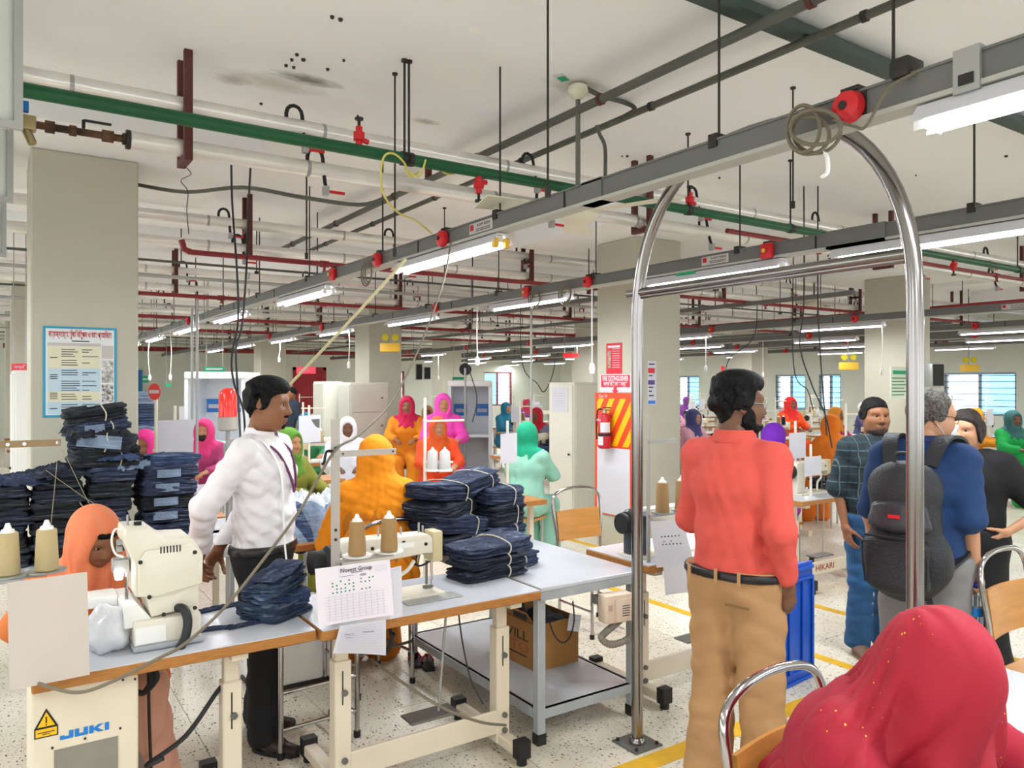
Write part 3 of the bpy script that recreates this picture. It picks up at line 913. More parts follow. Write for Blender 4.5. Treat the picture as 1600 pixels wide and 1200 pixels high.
for q, (px, y0, y1, Z, lab) in enumerate(((856, -40, 300, 3.0, 'tall thin rod in front of the fan'), (617, 142, 395, 4.2, 'thin rod left of the green pipe hangers'), (479, 237, 400, 5.0, 'thin rod above the lower pipe left of centre'), (1396, -30, 110, 2.35, 'rod carrying the near busway at top right'), (1239, 103, 320, 4.4, 'thin rod behind the arch top'))):
    p = W(px, y1, Z)
    b = MB(); b.cyl((p.x, p.y, p.z), (p.x, p.y, CEILZ), .005, n=6); b.cyl((p.x, p.y, CEILZ - .01), (p.x, p.y, CEILZ), .016, n=8)
    b.cyl((p.x, p.y, p.z - .02), (p.x, p.y, p.z + .02), .012, n=8)
    tag(b.obj('threaded_rod', DARK), lab, 'rod')

y = WX(1078, 4.19)
b = MB(); b.box(4.19 - .045, 4.19 - .042, y - .09, y + .09, BWZ - .15, BWZ - .1); o = tag(b.obj('green_tag', SIGNG, smooth=False), 'small green label hanging under the second busway by its name plate', 'tag')
text('LINE', .03, frame((4.19 - .0455, y, BWZ - .125), (0, -1, 0), (0, 0, 1)), PAPER, o, width=.1) if False else None

# thin grey service pipes across the deeper bays
for i, y in enumerate((8.8, 12.05, 15.3, 18.6, 21.8, 23.4)):
    for k, (z, r) in enumerate(((2.86, .02), (3.05, .014))):
        t = hung('service_pipe', 'thin grey service pipe in the deeper ceiling, %s bay, %s one' % (names[i], ('lower', 'upper')[k]), 'pipe', 'thin grey service pipes')
        b = MB(); b.cyl((-.5, y + .2 * k, z), (XR, y + .2 * k, z), r, n=8); b.obj('pipe', CONDU if k else STEELL, t)
        for q in range(5):
            b = MB(); x = 1.2 + 3.1 * q + .5 * k; b.cyl((x, y + .2 * k, z), (x, y + .2 * k, CEILZ), .006, n=5); b.obj('hanger_rod', DARK, t)
for i, x in enumerate((6.0, 8.0, 10.7, 13.2, 15.8, 18.4)):
    t = hung('cable_duct', 'slim grey cable duct running into the hall, %s from the left' % names[i], 'duct', 'slim grey cable ducts')
    b = MB(); b.box(x - .03, x + .03, 5.0 if i < 2 else 6.5, 25, 2.72, 2.77); b.obj('duct', TRUNK, t, smooth=False)
    for q in range(6):
        b = MB(); y = 7 + 3 * q; b.cyl((x, y, 2.77), (x, y, CEILZ), .006, n=5); b.obj('hanger_rod', DARK, t)
# ================================================================== FOREGROUND FURNITURE
def PYp(px, py, Y):
    x = WY(px, Y)
    return W(px, py, cA * Y + sA * x)
def pstuff(rects, M, m, parent, name='print', t=.0006):
    """flat print: rectangles (x0,x1,y0,y1) in the frame M, slightly proud"""
    b = MB()
    for x0, x1, y0, y1 in rects:
        b.box(x0, x1, y0, y1, 0, t, M)
    o = b.obj(name, m, parent, smooth=False)
    o['kind'] = 'stuff'
    return o

# ---- stainless arch gate
def arch():
    L = Vector((2.55, 2.71, 0)); R = Vector((2.525, 1.36, 0))
    t = thing('steel_arch', 'tall polished stainless steel tube arch with crossbar standing by the aisle', 'arch')
    zs, b_ = 2.0, .74
    mid = (L + R) / 2; h = (R - L) / 2
    pts = [L + Vector((0, 0, .01)), L + Vector((0, 0, .8)), L + Vector((0, 0, 1.6))]
    for k in range(0, 33):
        a = pi * k / 32
        pts.append(mid - h * (abs(cos(a)) ** .82 * (1 if cos(a) > 0 else -1)) + Vector((0, 0, zs + b_ * sin(a) ** .92)))
    pts += [R + Vector((0, 0, 1.6)), R + Vector((0, 0, .8)), R + Vector((0, 0, .01))]
    b = MB(); b.tube(pts, .027, 20); b.obj('arch_tube', STAIN, t)
    d = (R - L).normalized()
    for z, r in ((2.155, .021), (2.135, .012)):
        b = MB(); b.cyl(L - d * (.06 if r > .02 else .0) + Vector((0, 0, z)), R + Vector((0, 0, z)), r, n=16); b.obj('crossbar', STAIN, t)
    for P in (L, R):
        b = MB(); b.box(P.x - .085, P.x + .085, P.y - .085, P.y + .085, 0, .008); pl = b.obj('base_plate', STEEL, t, smooth=False)
        for sx, sy in ((-1, -1), (1, -1), (1, 1), (-1, 1)):
            b = MB(); b.cyl((P.x + sx * .065, P.y + sy * .065, .008), (P.x + sx * .065, P.y + sy * .065, .02), .009, n=6); b.obj('bolt', DARK, pl)
        b = MB(); b.lathe([(.04, .008), (.04, .02), (.03, .035), (.027, .036)], c=(P.x, P.y, 0), n=16); b.obj('weld_collar', STAIN, t)
arch()

# ---- industrial sewing table
def sewing_table(x0, x1, y0, y1, label, legs=(0.16, .88), beam=True, edge=PLY, brand=None, group=None, z=.765, name='sewing_table'):
    t = thing(name, label, 'table', (x0, y0, 0), 0, group)
    w, d = x1 - x0, y1 - y0
    b = MB(); b.box(0, w, 0, d, z - .042, z - .004); b.obj('tabletop', edge, t, bevel=.004, seg=1, smooth=False)
    b = MB(); b.box(.004, w - .004, .004, d - .004, z - .004, z); b.obj('laminate', LAMIN, t, smooth=False)
    ym = .17
    for f in legs:
        x = w * f
        b = MB(); b.box(x - .028, x + .028, ym - .022, ym + .022, .36, z - .042); lg = b.obj('leg', CREAM, t, bevel=.004, seg=1, smooth=False)
        b = MB(); b.box(x - .036, x + .036, ym - .034, ym + .034, .04, .58); b.obj('leg', CREAM, t, bevel=.005, seg=1, smooth=False)
        b = MB(); b.box(x - .006, x - .001, ym - .0355, ym - .034, .40, .54); b.obj('slot', DARK, lg, smooth=False)
        for zz in (.45, .1, .17):
            b = MB(); b.cyl((x + .004, ym - .034, zz), (x + .004, ym - .046, zz), .013, n=10); b.obj('bolt', STEEL, lg)
        b = MB(); b.box(x - .03, x + .03, -.02, d + .02, .035, .085); ft = b.obj('foot', CREAM, t, bevel=.006, seg=1, smooth=False)
        for yy in (-.04, d + .0):
            b = MB(); b.box(x - .033, x + .033, yy, yy + .05, .03, .11); b.cyl((x, yy + .025, 0), (x, yy + .025, .03), .024, n=12); b.obj('rubber_pad', BLACK, ft, smooth=False)
        b = MB(); b.box(x - .03, x + .03, .03, d - .03, z - .07, z - .042); b.obj('top_bracket', CREAM, t, smooth=False)
    if beam:
        b = MB(); b.box(w * legs[0], w * legs[1], ym - .03, ym - .012, .085, .195); bm_ = b.obj('cross_beam', CREAM, t, bevel=.004, seg=1, smooth=False)
        if brand:
            M = frame((w * .48, ym - .0305, .14), (1, 0, 0), (0, 0, 1)); text(brand, .07, M, mat('brand_brown', '#a03a34', .5), bm_, width=.26, bold=.001)
        b = MB(); b.box(w * .46, w * .7, ym + .03, ym + .15, .2, .212); b.obj('treadle', STEEL, t, bevel=.006, seg=1, smooth=False)
        b = MB(); b.cyl((w * .62, ym + .09, .21), (w * .68, ym + .12, z - .06), .006, n=8); b.obj('pedal_rod', STEELL, t)
    return t
T1 = sewing_table(.1, 1.04, 2.9, 3.42, 'white-topped sewing table under the big cream machine at left', legs=(.70,), beam=False)
T2 = sewing_table(1.05, 2.1, 2.87, 3.4, 'white-topped sewing table with hanging paper sheets in the middle', legs=(.135, .885))
T3 = sewing_table(2.85, 3.95, 2.94, 3.46, 'sewing table behind the left arch post with a paper sheet', legs=(.09, .9))
T4 = sewing_table(5.45, 6.5, 3.85, 4.38, 'sewing table across the aisle with a lettered cross beam', legs=(.1, .9), brand='HIKARI')

# ---- grey auxiliary table with shelf
def aux_table(x0, x1, y0, y1, label, shelf=True, z=.755):
    t = thing('work_table', label, 'table', (x0, y0, 0))
    w, d = x1 - x0, y1 - y0
    b = MB(); b.box(0, w, 0, d, z - .02, z); b.obj('tabletop', LAMIN, t, bevel=.003, seg=1, smooth=False)
    b = MB(); b.box(.0, w, .0, d, z - .062, z - .02); b.obj('apron', GREYL, t, smooth=False)
    for x in (.0, w - .045):
        for y in (.02, d - .065):
            b = MB(); b.box(x, x + .045, y, y + .045, .05, z - .06); l = b.obj('leg', GREYL, t, bevel=.004, seg=1, smooth=False)
            b = MB(); b.box(x - .002, x + .047, y - .002, y + .047, 0, .05); b.obj('rubber_pad', DARK, l, smooth=False)
    if shelf:
        b = MB(); b.box(.01, w - .01, .03, d - .03, .15, .165); b.obj('lower_shelf', mat('shelf_enamel', '#c3c7cd', .25, var=.1, vscale=3), t, smooth=False)
        b = MB(); b.box(.045, w - .045, .025, .05, .12, .165); b.box(.045, w - .045, d - .05, d - .025, .12, .165); b.box(.0, .025, .065, d - .065, .12, .165); b.box(w - .025, w, .065, d - .065, .12, .165); b.obj('shelf_rail', GREYL, t, smooth=False)
    return t
aux_table(2.14, 2.78, 2.93, 4.35, 'grey steel work table with a lower shelf holding a carton')
aux_table(2.2, 2.85, .1, 1.29, 'white work table beside the red-scarfed worker at lower right', False)
b = MB()
b.sheet(lambda u, v: (2.26 + .45 * u, .45 + .5 * v, .757 + .004 * sin(u * 9 + v * 5) + .004), 14, 10, .003)
tag(b.obj('denim_cloth', DEN[2]), 'flat navy denim panel lying on the white table at the lower right', 'fabric')
sewing_table(1.15, 2.15, .1, .62, 'sewing table in front of the red-scarfed worker', legs=(.1, .9))

# ---- layered denim bundles: one closed, layered surface each
def bundle_mesh(w, d, h, layers, seed, wob=.012, bend=0.0, fold=True):
    rs = random.Random(seed)
    N = 44
    per = []
    for k in range(N):
        a = 2 * pi * k / N
        c, s_ = cos(a), sin(a)
        e = .28
        per.append((abs(c) ** e * (1 if c > 0 else -1), abs(s_) ** e * (1 if s_ > 0 else -1)))
    prof = []
    for l in range(layers):
        z0 = h * l / layers; dz = h / layers
        ox, oy, ro = rs.uniform(-wob, wob), rs.uniform(-wob, wob), rs.uniform(-.05, .05)
        sx, sy = 1 + rs.uniform(-.06, .02), 1 + rs.uniform(-.05, .03)
        ph = rs.uniform(0, 6)
        for q, (f, zz) in enumerate(((.955, .02), (1.0, .3), (1.0, .7), (.955, .98))):
            prof.append((z0 + zz * dz, f, ox, oy, ro, sx, sy, ph))
    v, f = [], []
    for (z, fr, ox, oy, ro, sx, sy, ph) in prof:
        for k, (px, py) in enumerate(per):
            x, y = px * w / 2 * sx, py * d / 2 * sy
            inx = 1 - (1 - fr) * (.09 / max(w, .05)) * 10 * .33
            x *= 1 - (1 - fr) * .6; y *= 1 - (1 - fr) * .6
            x, y = x * cos(ro) - y * sin(ro) + ox, x * sin(ro) + y * cos(ro) + oy
            wv = .006 * sin(9 * x / w + ph) + .006 * sin(11 * y / d + 2 * ph) + .01 * mnoise.noise(Vector((x * 9, y * 9, z * 8 + seed)))
            zz = z + wv * (z / h + .15) - bend * ((x / w) ** 2 * 4) * (z / h)
            v.append((x + .006 * mnoise.noise(Vector((x * 14, y * 14, z * 60 + seed))), y + .006 * mnoise.noise(Vector((y * 14, x * 14, z * 60 - seed))), max(zz, 0 if z < h * .02 else .001)))
    L = len(prof)
    for j in range(L - 1):
        for k in range(N):
            q = (k + 1) % N
            f.append((j * N + k, j * N + q, j * N + N + q, j * N + N + k))
    # domed top from inner rings
    base = (L - 1) * N
    ring = base
    for sc_ in (.75, .45, .18):
        st = len(v)
        for k in range(N):
            x, y, z = v[base + k]
            nz = .012 * mnoise.noise(Vector((x * sc_ * 10, y * sc_ * 10, seed * 1.7)))
            v.append((x * sc_, y * sc_, z + nz + .008 * (1 - sc_)))
        for k in range(N):
            q = (k + 1) % N
            f.append((ring + k, ring + q, st + q, st + k))
        ring = st
    f.append(tuple(range(ring, ring + N)))
    f.append(tuple(range(N - 1, -1, -1)))
    b = MB(); b.v = v; b.f = f; b.mi = [0] * len(f)
    return b
def denim_mesh(*a, mi=0, name='denim_bundle', **k):
    o = bundle_mesh(*a, **k).obj(name, DEN[mi], None, angle=60)
    return o
STRING = mat('tie_string', '#c9c2ae', .9)
def bundle(w, d, h, layers, seed, mi, loc, rz, label, group, tilt=(0, 0), tie=True, patch=None, bend=0):
    o = denim_mesh(w, d, h, layers, seed, mi=mi, bend=bend)
    o.location = loc; o.rotation_euler = (tilt[0], tilt[1], rz)
    tag(o, label, 'denim', group)
    if tie:
        b = MB(); x = w * .12
        b.tube(spline([(x, -d / 2 - .006, .0), (x + .01, -d / 2 - .01, h * .5), (x, -d / 2 - .0, h), (x, 0, h + .02), (x - .01, d / 2, h), (x, d / 2 + .006, 0)], 4), .0035, 5)
        b.obj('tie_string', STRING, o)
    if patch is not None:
        for (x0, x1, z0, z1, m) in patch:
            b = MB()
            b.sheet(lambda u, v: (x0 + (x1 - x0) * u, -d / 2 - .012 + .004 * sin(7 * u + 3 * v), z0 + (z1 - z0) * v), 6, 3, .006)
            b.obj('pale_panel', m, o)
    return o
pos = {0: 'bottom', 1: 'second', 2: 'third', 3: 'fourth', 4: 'fifth', 5: 'sixth', 6: 'seventh', 7: 'eighth'}

# stacks on the table in front of the left column
aux_table(-.75, 1.32, 4.72, 5.3, 'work table carrying tall dark denim stacks by the left column', False)
def stack(px0, px1, Y, ztop, n, w_d, cols, lab, group, seed, pale=False):
    x0, x1 = WY(px0, Y), WY(px1, Y)
    w = x1 - x0
    h = (ztop - .757) / n
    for k in range(n):
        m = cols[k % len(cols)]
        pt = None
        if pale and k % 1 == 0:
            pt = [(-w * .28, w * .12, h * .3, h * .85, DEN[3])] if k not in (1,) else None
        bundle(w * random.uniform(.94, 1.02), w_d, h * .97, 3, seed + k, m, ((x0 + x1) / 2 + random.uniform(-.012, .012), Y + w_d / 2, .757 + h * k), random.uniform(-.06, .06), '%s, %s from the bottom' % (lab, 'lowest one' if k == 0 else pos[k]), group, tie=False, patch=pt)
stack(-30, 45, 4.76, 1.2, 6, .36, (1, 4, 1), 'folded dark denim in the leftmost stack', 'denim stacks by the left column', 100)
stack(48, 132, 4.76, 1.24, 6, .36, (4, 1, 4), 'folded dark denim in the stack left of the scarfed worker', 'denim stacks by the left column', 120)
stack(134, 212, 4.76, 1.26, 6, .36, (1, 4, 0), 'folded dark denim in the stack behind the orange scarf', 'denim stacks by the left column', 140)
stack(219, 312, 4.78, 1.24, 6, .36, (4, 0, 0), 'pale-panelled folded denim in the stack by the white-shirted man', 'denim stacks by the left column', 160, True)
p = PYp(165, 735, 4.9)
bundle(.36, .3, .1, 4, 201, 4, (p.x, 4.93, 1.26), .1, 'crumpled dark denim lying on the left stacks, under the blue-grey ones', 'loose denim on the left stacks')
bundle(.34, .3, .1, 3, 202, 1, (p.x - .02, 4.93, 1.35), -.25, 'dark denim with a pale blue panel on the left pile', 'loose denim on the left stacks', patch=[(-.1, .12, .02, .09, DEN[3])], tilt=(0, .12))
bundle(.3, .26, .07, 4, 203, 0, (p.x - .04, 4.93, 1.44), .2, 'folded denim near the top of the left pile', 'loose denim on the left stacks', tilt=(0, -.1), patch=[(-.1, .0, .01, .06, DEN[3])])
bundle(.32, .26, .075, 5, 204, 4, (p.x - .05, 4.93, 1.51), .0, 'topmost dark folded denim of the left pile with frayed hem', 'loose denim on the left stacks', tilt=(0, -.17))
bundle(.3, .25, .05, 2, 205, 2, (WY(270, 4.85), 4.95, 1.245), .1, 'blue denim lying on top of the pale-panelled stack', 'loose denim on the left stacks', tie=False)

# ---- crumpled loose cloth (see below)
def crumple(w, d, h, seed, m, name, n=26, fr=3.2, t=.004):
    b = MB()
    sd = Vector((seed * 3.1, seed * 1.7, seed * .9))
    def fn(u, v):
        x, y = (u - .5) * w, (v - .5) * d
        q = Vector((x * fr / w * 2, y * fr / d * 2, 0)) + sd
        r = max(abs(u - .5), abs(v - .5)) * 2
        z = h * (1 - r ** 2.4) * (.62 + .38 * mnoise.noise(q * .8)) + h * .34 * abs(mnoise.noise(q * 1.9)) + .2 * h * abs(mnoise.noise(q * 4.2))
        sx = .1 * w * mnoise.noise(q * .7 + Vector((9, 0, 0))); sy = .1 * d * mnoise.noise(q * .7 + Vector((0, 9, 0)))
        return Vector((x + sx, y + sy, max(z, .003)))
    b.sheet(fn, n, n, t)
    return b.obj(name, m, None, angle=70)
TZ = .766
def loose(px, py, Y, w, d, h, seed, mi, rz, label, group=None, z=TZ, name='denim_piece'):
    p = WP(px, py, z)
    o = crumple(w, d, h, seed, DEN[mi] if isinstance(mi, int) else mi, name)
    o.location = (p.x, p.y if Y is None else Y, z); o.rotation_euler = (0, 0, rz)
    tag(o, label, 'denim' if isinstance(mi, int) else 'fabric', group)
    return o
# loose trouser panels thrown over the left stacks
for k, (px, Y, z, w, d, h, mi, rz, rx) in enumerate(((150, 4.86, 1.43, .3, .24, .09, 4, .3, .25), (180, 4.84, 1.3, .26, .2, .07, 2, -.2, .3), (95, 4.84, 1.22, .3, .24, .08, 1, .2, .2), (30, 4.84, 1.19, .3, .24, .07, 0, -.1, .15), (200, 4.86, 1.24, .2, .2, .07, 3, .5, .2))):
    o = crumple(w, d, h, 400 + k, DEN[mi], 'denim_piece'); o.location = (WY(px, Y), Y + .02, z); o.rotation_euler = (rx * .4, 0, rz)
    tag(o, 'loose crumpled denim thrown on the left stacks, %s' % ('highest dark one', 'blue one at the right', 'dark one in the middle', 'leftmost one', 'pale one'[:8])[k], 'denim', 'loose denim on the left stacks')
# pile on the table edge in the middle: several folded pockets
pp = WP(438, 965, TZ)
for k, (dx, dy, dz, w, d, h, mi, rz, tl) in enumerate(((0, .03, 0, .26, .2, .06, 5, .2, .0), (.01, .04, .05, .24, .19, .05, 2, -.15, .1), (.0, .05, .095, .24, .18, .05, 5, .3, -.12), (.02, .06, .14, .2, .15, .035, 0, .15, -.25))):
    bundle(w, d, h, 5, 300 + k, mi, (pp.x + dx, pp.y + .03 + dy, TZ + dz), rz + .4, 'frayed blue denim pieces on the table corner by the white shirt, %s from below' % pos[k].replace('bottom', 'first'), 'frayed denim on the table corner', tilt=(tl * .5, tl), tie=False)
for k, (px, py, w, d, rz) in enumerate(((345, 950, .2, .045, .2), (325, 985, .18, .035, -.1), (395, 975, .2, .03, .15), (312, 958, .08, .03, .5))):
    loose(px, py, None, w, d, .014, 320 + k, 0, rz, 'thin dark denim offcut on the table right of the cream machine, %s' % ('upper long one', 'lower one', 'right one', 'short one')[k], 'denim offcuts')
# dark folded stack at the right end of the middle table
q = WP(778, 905, TZ)
for k in range(3):
    bundle(.4 - .015 * k, .22, .055, 4, 340 + k, (1, 1, 0)[k], (q.x + .01, q.y + .12, TZ + .056 * k), .12 + .04 * k, 'navy folded denim in the low stack at the table end, %s from the bottom' % ('lowest', 'second', 'top one')[k], 'low navy denim stack', bend=.01)
# piles on the grey table behind
g = 'navy denim piled on the grey table'
GZ = .757
for k, (px, Y, w, d, z, h, ly, mi, rz, tl, lab) in enumerate((
        (775, 3.42, .42, .3, 0, .07, 4, 0, .25, 0, 'behind the low stack, bottom bundle'),
        (765, 3.46, .4, .28, .07, .06, 4, 0, .1, -.08, 'behind the low stack, top bundle'),
        (688, 3.95, .42, .34, 0, .1, 5, 1, .5, .05, 'left pile, lowest bundle'),
        (700, 3.95, .42, .34, .1, .1, 5, 0, .3, .12, 'left pile, second bundle'),
        (690, 3.97, .4, .32, .2, .09, 5, 1, .6, -.1, 'left pile, third bundle'),
        (688, 3.97, .36, .3, .29, .09, 6, 0, .4, .1, 'left pile, top bundle'),
        (770, 3.98, .3, .34, 0, .12, 6, 0, .12, 0, 'right tall pile, lowest bundle'),
        (770, 3.98, .29, .33, .12, .12, 7, 1, .2, 0, 'right tall pile, second bundle'),
        (768, 3.98, .29, .33, .24, .1, 6, 0, .1, .06, 'right tall pile, third bundle'),
        (735, 4.0, .3, .28, .335, .08, 6, 0, .3, -.2, 'sloping bundle at the very top of the pile'))):
    bundle(w, d, h, ly, 360 + k, mi, (WY(px, Y), Y, GZ + z), rz, 'navy denim on the grey table, ' + lab, g, tilt=(0, tl))
b = MB(); b.lathe([(0, 0), (.03, .004), (.045, .03), (.04, .06), (.0, .075)], n=14)
o = tag(b.obj('cloth_wad', mat('white_cloth', '#dfe3ea', .9, bump=.4, bscale=20)), 'small wad of white cloth between the navy denim bundles', 'fabric'); p = WP(722, 858, TZ); o.location = (p.x, p.y, TZ)

# ---- carton on the lower shelf
def carton():
    t = thing('carton', 'open brown cardboard carton with dark and red print on the lower shelf', 'box', (2.42, 3.36, .166), .02)
    w, d, h = .3, .4, .25
    KR = KRAFT
    for nm, a in (('side_panel', (0, w, 0, .006, 0, h)), ('side_panel', (0, w, d - .006, d, 0, h)), ('side_panel', (0, .006, .006, d - .006, 0, h)), ('side_panel', (w - .006, w, .006, d - .006, 0, h)), ('bottom_panel', (.006, w - .006, .006, d - .006, 0, .006))):
        b = MB(); b.box(*a); b.obj(nm, KR, t, smooth=False)
    b = MB(); b.sheet(lambda u, v: (.01 - .05 * v, .03 + (d - .06) * u, h + .07 * v), 4, 3, .004); b.obj('flap', KR, t)
    b = MB(); b.sheet(lambda u, v: (.03 + (w - .06) * u, d + .06 * v, h + .05 * v), 4, 3, .004); b.obj('flap', KR, t)
    M = frame((-.0005, d * .5, h * .66), (0, -1, 0), (0, 0, 1))
    text('EVILL', .075, M, mat('carton_ink', '#3b352c', .8), t, width=.26)
    M = frame((-.0005, d * .5, h * .4), (0, -1, 0), (0, 0, 1))
    text('RITO', .08, M, mat('carton_red', '#a8513f', .8), t, width=.27)
    pstuff([(-.12, .12, 0, .008)], frame((-.0003, d * .5, h * .22), (0, -1, 0), (0, 0, 1)), MATS['carton_ink'], t)
    o = crumple(.26, .34, .09, 51, DEN[4], 'denim_piece'); o.location = (2.57, 3.56, .36); tag(o, 'dark cloth spilling out of the open carton', 'fabric')
    b = MB(); b.sheet(lambda u, v: (2.4 - .012 + .004 * sin(6 * v), 3.4 + .12 * u + .03 * sin(4 * v), .44 + .3 * v), 6, 12, .004)
    tag(b.obj('dark_strap', BLACK), 'black strap hanging from the table end into the carton', 'strap')
    b = MB(); b.box(0, .065, 0, .001, 0, .09); o = tag(b.obj('paper_tag', PAPER, smooth=False), 'small white paper tag hanging at the carton side', 'tag'); p = W(886, 985, 4.1); o.location = p; o.rotation_euler = (0, .15, -.5)
    pstuff([(.01, .055, -.002, -.001)], Matrix.Translation((0, -.001, .06)) @ Matrix.Rotation(pi / 2, 4, 'X'), INK, o)
    b = MB(); b.tube(spline([W(858, 970, 4.05), W(866, 992, 4.05), W(878, 1004, 4.05), W(890, 996, 4.05), W(897, 970, 4.05), W(895, 940, 4.0)], 6), .004, 6)
    tag(b.obj('loose_cable', CABLEB), 'thin dark cable looping in front of the carton', 'cable')
carton()

# ---- control box under the left table
def control_box():
    t = thing('control_box', 'cream steel control box with blue lettering and a yellow warning label', 'control box', (.1, 2.96, 0))
    b = MB(); b.box(0, .32, 0, .4, .09, .715); b.obj('casing', CREAM, t, bevel=.008, smooth=False)
    b = MB(); b.box(.065, .255, -.003, .0, .30, .505); b.obj('name_panel', mat('panel_grey', '#8f8b80', .5, .2, var=.12, vscale=8), t, smooth=False)
    M = frame((.155, -.0006, .535), (1, 0, 0), (0, 0, 1))
    # block letters as drawn on the box
    s = .026
    def pl(polys, ox):
        for p_ in polys:
            b = MB(); b.prism([(ox + x * s, y * s) for x, y in p_], 0, .0012, M); yield b
    L = {'J': [[(0, 0), (1.5, 0), (1.5, 1), (1.0, 1), (1.0, .35), (.5, .35), (.5, .5), (0, .5)]], 'U': [[(0, 1), (0, 0), (1.5, 0), (1.5, 1), (1, 1), (1, .35), (.5, .35), (.5, 1)]],
         'K': [[(0, 0), (.5, 0), (.5, 1), (0, 1)], [(.5, .4), (1.05, 0), (1.7, 0), (.95, .52), (1.65, 1), (1.05, 1), (.5, .62)]], 'I': [[(0, 0), (.5, 0), (.5, 1), (0, 1)]]}
    ox = -.073
    for ch, adv in (('J', 1.65), ('U', 1.65), ('K', 1.8), ('I', .6)):
        for b in pl(L[ch], ox):
            b.obj('letter', INKB, t, smooth=False)
        ox += adv * s
    M = frame((.043, -.0005, .605), (1, 0, 0), (0, 0, 1))
    b = MB(); b.prism([(-.034, -.05), (.034, -.05), (.034, -.018), (0, .045), (-.034, -.018)], 0, .001, M); wl = b.obj('warning_label', BLACK, t, smooth=False)
    b = MB(); b.prism([(-.025, -.014), (.025, -.014), (0, .033)], .001, .0016, M); b.obj('triangle', SIGNY, wl, smooth=False)
    b = MB(); b.box(-.03, .03, -.046, -.021, .001, .0016, M); b.obj('caption_strip', SIGNY, wl, smooth=False)
    b = MB(); b.box(-.002, .002, -.003, .018, .0017, .0024, M); b.box(-.002, .002, -.011, -.007, .0017, .0024, M); b.obj('exclamation_mark', BLACK, wl, smooth=False)
    pstuff([(-.024, .024, -.034, -.031), (-.012, .012, -.04, -.0375)], Matrix.Translation(M.to_translation()) @ M.to_3x3().to_4x4() @ Matrix.Translation((0, 0, .0017)), INK, wl)
    for x, z in ((.06, .515), (.155, .522), (.262, .53), (.308, .69), (.27, .695)):
        b = MB(); b.cyl((x, 0, z), (x, -.004, z), .004, n=8); b.obj('screw', DARK, t)
    b = MB(); b.box(.325, .37, .1, .3, .1, .3); b.obj('side_unit', STEELL, t, bevel=.005, smooth=False)
    for x in (.03, .29):
        b = MB(); b.cyl((x, .2, 0), (x, .2, .09), .03, n=10); b.obj('leg', STEEL, t)
    return t
control_box()

